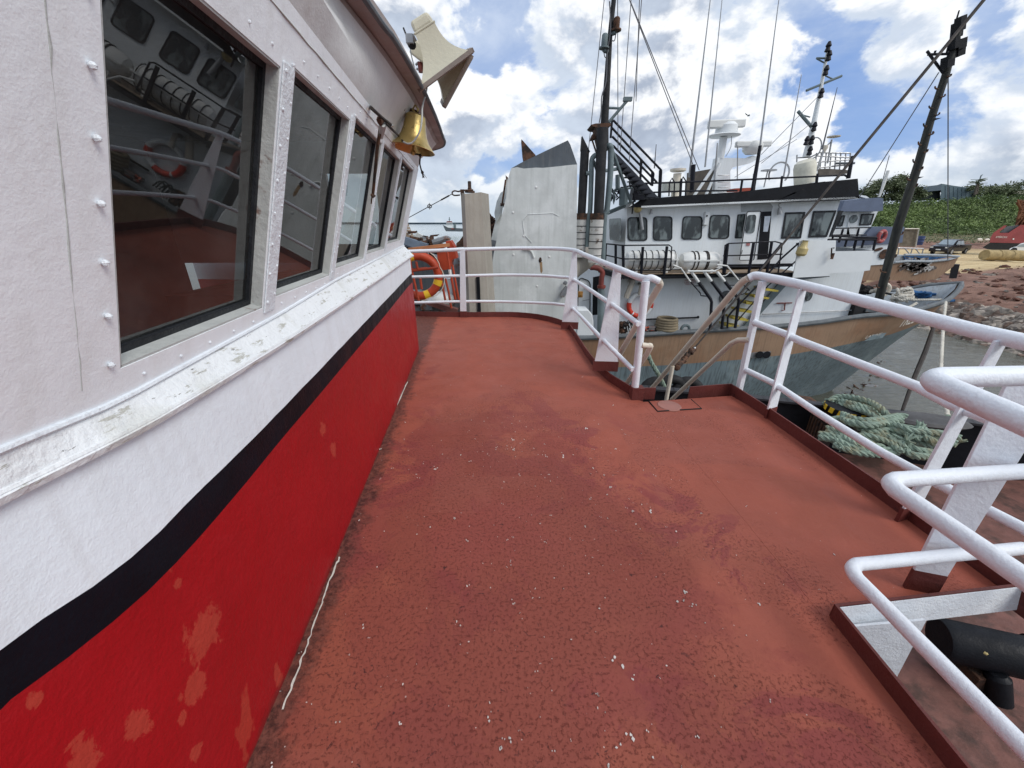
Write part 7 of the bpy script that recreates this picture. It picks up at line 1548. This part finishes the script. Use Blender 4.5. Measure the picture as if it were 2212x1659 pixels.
# ---- vegetation on the bank
def leafmat(name, a, b_, s=.5):
    m = bpy.data.materials.new(name); m.use_nodes = True; t = m.node_tree; b = t.nodes['Principled BSDF']
    ob = N(t, 'ShaderNodeTexCoord').outputs['Object']; c = mixc(t, ramp(t, noise(t, ob, s, 6, .7), .35, .65), a, b_); c = mixc(t, ramp(t, noise(t, ob, s*8, 3, .6), .4, .7, 0, .5), c, [x*1.5 for x in b_])
    t.links.new(c, b.inputs['Base Color']); b.inputs['Roughness'].default_value = .7
    return m
LF = leafmat('bank foliage', (.05, .085, .024), (.17, .235, .07), .12); LF2 = leafmat('tree foliage', (.06, .08, .04), (.15, .18, .09), .3)
def leaf(mb, c, s, flat=.5):
    a = V((random.uniform(-1, 1), random.uniform(-1, 1), random.uniform(-1, 1)*flat)).normalized(); b = a.orthogonal().normalized(); an = random.uniform(0, 6.3); b = (b*math.cos(an)+a.cross(b)*math.sin(an)).normalized()
    mb.add([c-a*s, c-b*s*.45, c+a*s, c+b*s*.45], [(0, 1, 2, 3)])
mb = MB(); 
for k in range(6500):   # bushes: clumps of leaves over the bank
    x = random.uniform(38, 175); y = random.uniform(79, 103); 
    if y < 84 and random.random() < .6: continue
    z, d_ = ground_z(x, y); z += hillz(x, y); h = mn.noise(V((x*.25, y*.25, 3)))*.8+.5; s = random.uniform(.6, 1.3); c = V((x, y, z+max(0, h)))
    for q in range(22):
        leaf(mb, c+V((random.gauss(0, s*.6), random.gauss(0, s*.6), random.gauss(0, s*.35))), random.uniform(.11, .27))
o = mb.build('bank_vegetation', LF, smooth=False); tag(o, 'dense green scrub and creepers covering the bank behind the yard', 'vegetation', kind='stuff')
mb = MB()
for k in range(5000):
    x = random.uniform(40, 120); y = random.uniform(68, 84); z, d_ = ground_z(x, y); leaf(mb, V((x, y, z+hillz(x, y)+.12)), random.uniform(.08, .22), 1.5)
o = mb.build('grass', LF2, smooth=False); tag(o, 'low weedy grass along the foot of the green bank', 'grass', kind='stuff')
def tree(D, Y, h, w, label, n=900, name='tree', palm=False):
    base = P(D[0], D[1]+7, Y); h += .9; t = thing(name, label, 'tree', tuple(base), group='trees on the bank skyline')
    m_ = MB(); tp_ = base+V((random.uniform(-.3, .3), 0, h*.55)); m_.tube(bez([base+V((0, 0, -1.2)), base+V((.1, 0, h*.25)), tp_], 4), [.22-.016*i for i in range(9)], 8)
    for k in range(5): a = random.uniform(0, 6.3); m_.tube([base+V((0, 0, h*(.3+.05*k))), base+V((math.cos(a)*w*.35, math.sin(a)*w*.35, h*(.55+.07*k)))], [.08, .03], 5)
    m_.build('trunk', mat('bark', (.09, .07, .05), .9), t)
    m_ = MB(); cl = [base+V((random.uniform(-.45, .45)*w, random.uniform(-.3, .3)*w, h*random.uniform(.08, .95))) for _ in range(14)]
    for k in range(int(n*3.4)):
        c = random.choice(cl); leaf(m_, c+V((random.gauss(0, w*.13), random.gauss(0, w*.13), random.gauss(0, h*.09))), random.uniform(.14, .36))
    m_.build('crown', LF2, t, smooth=False); return t
TY = 104
tree(z3(760, 720), TY, 2.3, 5, 'broad bushy tree just right of the black boat roof', 900)
tree(z3(905, 720), TY, 3.6, 6, 'rounded tall tree left of the twin on the skyline', 1100)
tree(z3(1045, 715), TY, 4.3, 5, 'tallest tree crown just left of the black step mast', 1200)
tree(z3(1180, 720), TY, 2.6, 4, 'small dark tree between the black mast and warehouse', 700)
tree(z3(1890, 690), TY+4, 2.0, 7, 'low feathery bush right of the spiky palm', 600)
tree(z3(2080, 680), TY+4, 2.6, 9, 'wide wispy bush at the far right of the skyline', 800)
tree(z3(1990, 690), TY+2, 1.7, 4, 'small dark shrub between the two wispy bushes', 400)
tree(z3(1680, 700), TY+3, 2.0, 4, 'bushy clump at the right foot of the warehouse', 700)
pt = thing('palm_tree', 'spindly palm with horizontal fronds and a pole beside it on the skyline', 'tree', tuple(P(*z3(1765, 680), TY)))
m_ = MB(); A, B = P(*z3(1755, 690), TY), P(*z3(1785, 575), TY); m_.tube([A, B], [.28, .16], 7); m_.tube([P(*z3(1775, 680), TY), P(*z3(1800, 580), TY)], [.2, .12], 7); m_.build('trunk', mat('palm bark', (.13, .11, .09), .9), pt)
m_ = MB()
for k in range(40):
    a = random.uniform(0, 6.3); c = P(*z3(1788, 570), TY)+V((0, 0, random.uniform(-.4, .5))); e = c+V((math.cos(a)*random.uniform(.8, 2.0), math.sin(a)*1.5, random.uniform(-.35, .35))); m_.beam(c, e, .14, .08)
m_.build('fronds', LF2, pt, smooth=False)
m_ = MB(); m_.tube([P(*z3(1800, 560), TY), P(*z3(1818, 510), TY), P(*z3(1830, 505), TY)], .12, 5); m_.build('bare_branch', M['gpipe'], pt)
# pale roofs at the right of the skyline
t = thing('distant_roof', 'long pale roof just showing over the scrub at far right', 'building', tuple(P(*z3(2150, 690), 112)))
m_ = MB(); m_.slab([z3(2005, 650), z3(2080, 640), z3(2260, 640), z3(2260, 690), z3(1990, 690)], 112, 8); m_.build('roof', M['cream'], t, smooth=False)
# ---- warehouse
t = thing('warehouse', 'blue green metal warehouse with pitched roof on top of the bank', 'warehouse', tuple(P(*z3(1500, 700), 100)))
YW = 106
wg = mat('warehouse sheet', (.115, .165, .19), .6, var=.06, vscale=.4, bump=0); M['wh_g'] = wg; M['wh_r'] = mat('warehouse roof', (.10, .135, .17), .6, var=.05, bump=0)
m_ = MB(); m_.slab([z3(1440, 700), z3(1450, 655), z3(1410, 600), z3(1460, 588), z3(1560, 605), z3(1700, 625), z3(1755, 640), z3(1790, 668), z3(1790, 760), z3(1440, 760)], YW, 12); m_.build('side_wall', wg, t, smooth=False)
m_ = MB(); m_.slab([z3(1250, 618), z3(1412, 600), z3(1455, 585), z3(1445, 648), z3(1290, 662), z3(1240, 664)], YW-.2, 8); m_.build('roof', M['wh_r'], t, smooth=False)
m_ = MB(); m_.slab([z3(1245, 664), z3(1290, 660), z3(1440, 650), z3(1440, 730), z3(1235, 730)], YW+2, 8); m_.build('open_bay', M['dgrey'], t, smooth=False)
m_ = MB()
for k in range(1, 9):
    x = 1450+k*38; m_.slab([z3(x, 600+k*6), z3(x+3, 600+k*6), z3(x+3, 755), z3(x, 755)], YW-.06, .06)
m_.build('wall_rib', M['wh_r'], t, smooth=False)
# ---- pickup
def pk(x, y, Y): return P(*y5(x, y), Y)
gy = G(*y5(600, 1150), -2.35); CY_ = gy.y
t = thing('pickup_truck', 'dark grey double cab pickup parked on the pale sand', 'pickup truck', tuple(gy))
hx = V((-.93, -.37, 0)); hy = V((-.37, .93, 0)); uz = V((0, 0, 1)); o0 = P(*y5(590, 1150), CY_); sc = 1.0
gz = o0.z
L0 = (P(*y5(1075, 1000), CY_)-P(*y5(195, 1000), CY_)).length/.98; k = L0/5.3
def C3(a, b, c): return o0+(hx*a+hy*b+uz*c)*k      # a forward, b away, c up
def car_prism(mb, prof, b0, b1, tb=0): 
    n = len(prof); vs = [C3(a, b0+(tb if c > 1.05 else 0), c) for a, c in prof]+[C3(a, b1-(tb if c > 1.05 else 0), c) for a, c in prof]
    mb.add(vs, [tuple(range(n)), tuple(range(2*n-1, n-1, -1))]+[(i, i+n, (i+1) % n+n, (i+1) % n) for i in range(n)])
cp = mat('pickup paint', (.018, .018, .026), .22, var=.05, bump=0, metal=.3)
m_ = MB(); car_prism(m_, [(2.6, .35), (2.65, .6), (2.62, .85), (2.45, 1.0), (1.5, 1.12), (-.9, 1.12), (-.92, 1.12), (-2.6, 1.12), (-2.65, .5), (-2.2, .38)], -.9, .9); m_.build('body', cp, t, smooth=False, bevel=.04)
m_ = MB(); car_prism(m_, [(1.5, 1.11), (.75, 1.66), (.2, 1.76), (-.5, 1.74), (-.85, 1.12)], -.86, .86, .12); cabn = m_.build('cab', cp, t, smooth=False, bevel=.05)
m_ = MB(); m_.add([C3(1.47, -.72, 1.15), C3(1.47, .72, 1.15), C3(.78, .62, 1.67), C3(.78, -.62, 1.67)], [(0, 1, 2, 3)]); m_.prism([C3(1.2, -.885, 1.16), C3(.2, -.885, 1.16), C3(.2, -.76, 1.62), C3(.72, -.76, 1.58)], hy*.02); m_.prism([C3(.12, -.885, 1.16), C3(-.7, -.885, 1.16), C3(-.5, -.76, 1.62), C3(.12, -.76, 1.62)], hy*.02)
for f_ in ([C3(1.49, -.72, 1.15), C3(1.49, .72, 1.15), C3(.80, .62, 1.69), C3(.80, -.62, 1.69)],): m_.prism(f_, (hx*.02))
m_.build('window', mat('windscreen', (.30, .36, .40), .1, bump=0), t, smooth=False)
m_ = MB(); car_prism(m_, [(-1.0, 1.13), (-2.55, 1.13), (-2.55, 1.05), (-1.0, 1.05)], -.8, .8); m_.build('load_bed', M['rubber'], t, smooth=False)
for a in (1.65, -1.6):
    for b in (-.82, .82):
        m_ = MB(); c = C3(a, b, .38); m_.lathe([(.30*k, -.11*k), (.39*k, -.1*k), (.39*k, .1*k), (.30*k, .11*k)], c, hy, 20); w_ = m_.build('wheel', M['rubber'], t); m_ = MB(); m_.lathe([(.24*k, -.12*k), (.1*k, -.125*k), (.1*k, .125*k), (.24*k, .12*k)], c, hy, 12); m_.build('rim', M['steel'], w_)
for b in (-.7, .7): m_ = MB(); m_.box(C3(2.6, b, .85), (.1, .3, .15), (hx, hy, uz)); m_.build('headlight', M['steelwhite'], t)
m_ = MB(); m_.box(C3(2.66, 0, .6), (.02, .5, .12), (hx, hy, uz)); m_.build('number_plate', M['shipwhite'], t); m_ = MB(); m_.box(C3(2.62, 0, .82), (.05, 1.0, .18), (hx, hy, uz)); m_.build('grille', M['rubber'], t)
for b in (-1.0, 1.0): m_ = MB(); m_.box(C3(1.0, b, 1.2), (.15, .2, .15), (hx, hy, uz)); m_.build('door_mirror', M['steel'], t)
# ---- red crane body
YE = 54
t = thing('crawler_crane', 'faded red crawler crane body with white lettering and rusty lattice boom', 'crane', tuple(P(*y5(1900, 1050), YE)))
redc = mat('faded red', (.25, .05, .052), .6, var=.12, vscale=.8, bump=.1); M['redc'] = redc
def ES(q, d_, m, nm, Y=YE, par=None): mm = MB(); mm.slab([y5(*p) for p in q], Y, d_); return mm.build(nm, M[m], par or t, smooth=False)
ES([(1500, 800), (1560, 700), (1690, 700), (1880, 700), (2140, 530), (2300, 530), (2300, 925), (1480, 905)], 3.2, 'redc', 'engine_house')
ES([(1560, 700), (1780, 545), (1850, 540), (1810, 590), (1700, 665), (1690, 700)], 3.2, 'redc', 'side_cowl')
ES([(1700, 690), (1850, 560), (2090, 535), (2100, 560), (1900, 700)], 2.6, 'dgrey', 'engine_bay', Y=YE+.4)
ES([(1330, 1010), (1480, 915), (2300, 925), (2300, 1060), (1560, 1060), (1440, 1050)], 2.8, 'rubber', 'crawler_track')
text('AMERICAN', [P(*y5(1600, 808), YE-.05), P(*y5(1838, 812), YE-.05), P(*y5(1620, 765), YE-.05)], M['textwhite'], 'maker_lettering', t)
m_ = MB(); m_.slab([y5(1975, 815), y5(2005, 812), y5(2000, 845), y5(1968, 845)], YE-.04, .03); m_.build('white_patch', M['steelwhite'], t, smooth=False)
m_ = MB(); rb_ = MB()
bx0, bx1 = (2150, 500), (2170, 60)
for q in (((2120, 530), (2140, 0)), ((2230, 530), (2230, 0)), ((2050, 560), (2160, 100))): rb_.tube([P(*y5(*p), YE+1) for p in q], .16, 6)
for k in range(14): y = 20+k*38; rb_.tube([P(*y5(2125, y), YE+1), P(*y5(2235, y+38), YE+1)], .10, 5); rb_.tube([P(*y5(2235, y), YE+1), P(*y5(2120, y+38), YE+1)], .08, 5); 
for k in range(26): c = P(*y5(random.uniform(2080, 2250), random.uniform(0, 540)), YE+1+random.uniform(-.5, .5)); a = V((random.uniform(-1, 1), 0, random.uniform(-1, 1))).normalized(); rb_.beam(c-a*.5, c+a*.5, .12, .12)
rb_.build('lattice_boom', mat('rusty boom', (.16, .07, .035), .85, var=.3, vscale=1), t)
# ---- rope reels / bales, pale car, small bits
for i, (x0, x1, lab) in enumerate(((1365, 1625, 'leftmost straw coloured bale roll lying before the red crane'), (1635, 1890, 'middle straw coloured bale roll in the row before the crane'), (1900, 2260, 'rightmost straw bale roll, cut off by the picture edge'))):
    t = thing('bale_roll', lab, 'bale', tuple(P(*y5((x0+x1)/2, 1270), 45)), group='bale rolls in a row')
    Y = 45; A = P(*y5(x0, 1165+i*6), Y); B = P(*y5(x1, 1180+i*6), Y); r = (P(*y5(x0, 1065), Y)-P(*y5(x0, 1265), Y)).length/2
    m_ = MB(); L = (B-A).length; pr = [(.3*r, 0)]+[(r*(1+(.03 if q % 2 else -.02)), L*q/14) for q in range(15)]+[(.3*r, L)]; m_.lathe(pr, A, (B-A), 20); m_.build('roll', mat('straw net', (.34, .26, .13), .9, var=.25, vscale=2), t)
t = thing('parked_car', 'pale car bonnet and windscreen cut off at the right picture edge', 'car', tuple(P(*y5(2100, 1090), 48)))
m_ = MB(); m_.slab([y5(1890, 1050), y5(1960, 1020), y5(2050, 1000), y5(2120, 940), y5(2300, 900), y5(2300, 1100), y5(1900, 1075)], 48, 2.5); m_.build('body', M['steelwhite'], t, smooth=False, bevel=.1)
m_ = MB(); m_.slab([y5(2070, 995), y5(2130, 945), y5(2300, 912), y5(2300, 1000)], 47.97, .03); m_.build('windscreen', mat('car glass', (.3, .36, .38), .15, bump=0), t, smooth=False)
m_ = MB(); m_.lathe([(.3, 0), (.38, .03), (.38, .2)], P(*y5(2000, 1085), 47.9), (0, 1, 0), 16); m_.build('wheel', M['rubber'], t)
t = thing('white_tank', 'small pair of white tanks far back left of the red crane', 'tank', tuple(P(*y5(1280, 880), 66)))
m_ = MB(); m_.slab([y5(1210, 815), y5(1330, 812), y5(1330, 880), y5(1230, 890)], 66, 1.5); m_.slab([y5(1375, 825), y5(1490, 820), y5(1480, 870), y5(1380, 875)], 66, 1.5); m_.build('tank_body', M['cream'], t, smooth=False, bevel=.2)
t = thing('mesh_panel', 'tall brown mesh fence panel standing on a low steel trestle', 'fence panel', tuple(P(*z3(1150, 1170), 33)))
m_ = MB(); m_.slab([z3(1115, 1002), z3(1240, 1003), z3(1210, 1168), z3(1055, 1165)], 33, .1); m_.build('panel', mat('mesh panel', (.17, .14, .10), .9, var=.25, vscale=4), t, smooth=False)
m_ = MB(); m_.tube([P(*z3(*q), 32.9) for q in ((1115, 1002), (1242, 1003), (1212, 1170))], .05, 5); m_.build('panel_frame', M['cream'], t)
t = thing('steel_trestle', 'low galvanised steel trestle of crossed bars behind the boat bow', 'trestle', tuple(P(*z3(1160, 1240), 32)))
m_ = MB()
for q in (((1050, 1178), (1285, 1185)), ((1060, 1180), (1050, 1240)), ((1110, 1180), (1160, 1240)), ((1165, 1240), (1185, 1180)), ((1210, 1182), (1255, 1240)), ((1270, 1242), (1285, 1185))): m_.tube([P(*z3(*p), 32) for p in q], .04, 5)
m_.build('trestle_bars', M['steel'], t)
t = thing('blue_drum', 'blue plastic drum standing behind the mesh panel', 'drum', tuple(P(*z3(1240, 1150), 45)))
m_ = MB(); m_.lathe([(.27, 0), (.3, .03), (.3, .3), (.32, .33), (.3, .36), (.3, .6), (.32, .63), (.3, .66), (.3, .9), (.25, .92)], P(*z3(1242, 1152), 45), n=18); m_.build('drum', mat('blue plastic', (.03, .05, .14), .5), t)
t = thing('dark_post', 'short dark timber mooring post at the bank edge behind the bow', 'post', tuple(P(*z3(1565, 1460), 30)))
m_ = MB(); m_.slab([z3(1545, 1330), z3(1620, 1335), z3(1590, 1460), z3(1520, 1460)], 30, .8); m_.build('post', M['black'], t, smooth=False)
t = thing('bird', 'tiny dark bird flying above the white boat radars', 'bird', tuple(P(*z1(1490, 910), 60)))
c = P(*z1(1490, 912), 60); m_ = MB(); m_.ball(c, (.12, .3, .1), 8); m_.build('body', M['gpipe'], t)
m_ = MB(); m_.add([c, c+V((-.55, .1, .35)), c+V((-.2, .3, .1)), c+V((.5, .1, -.4)), c+V((.2, .3, 0))], [(0, 1, 2), (0, 4, 3)]); m_.build('wings', M['gpipe'], t, smooth=False)
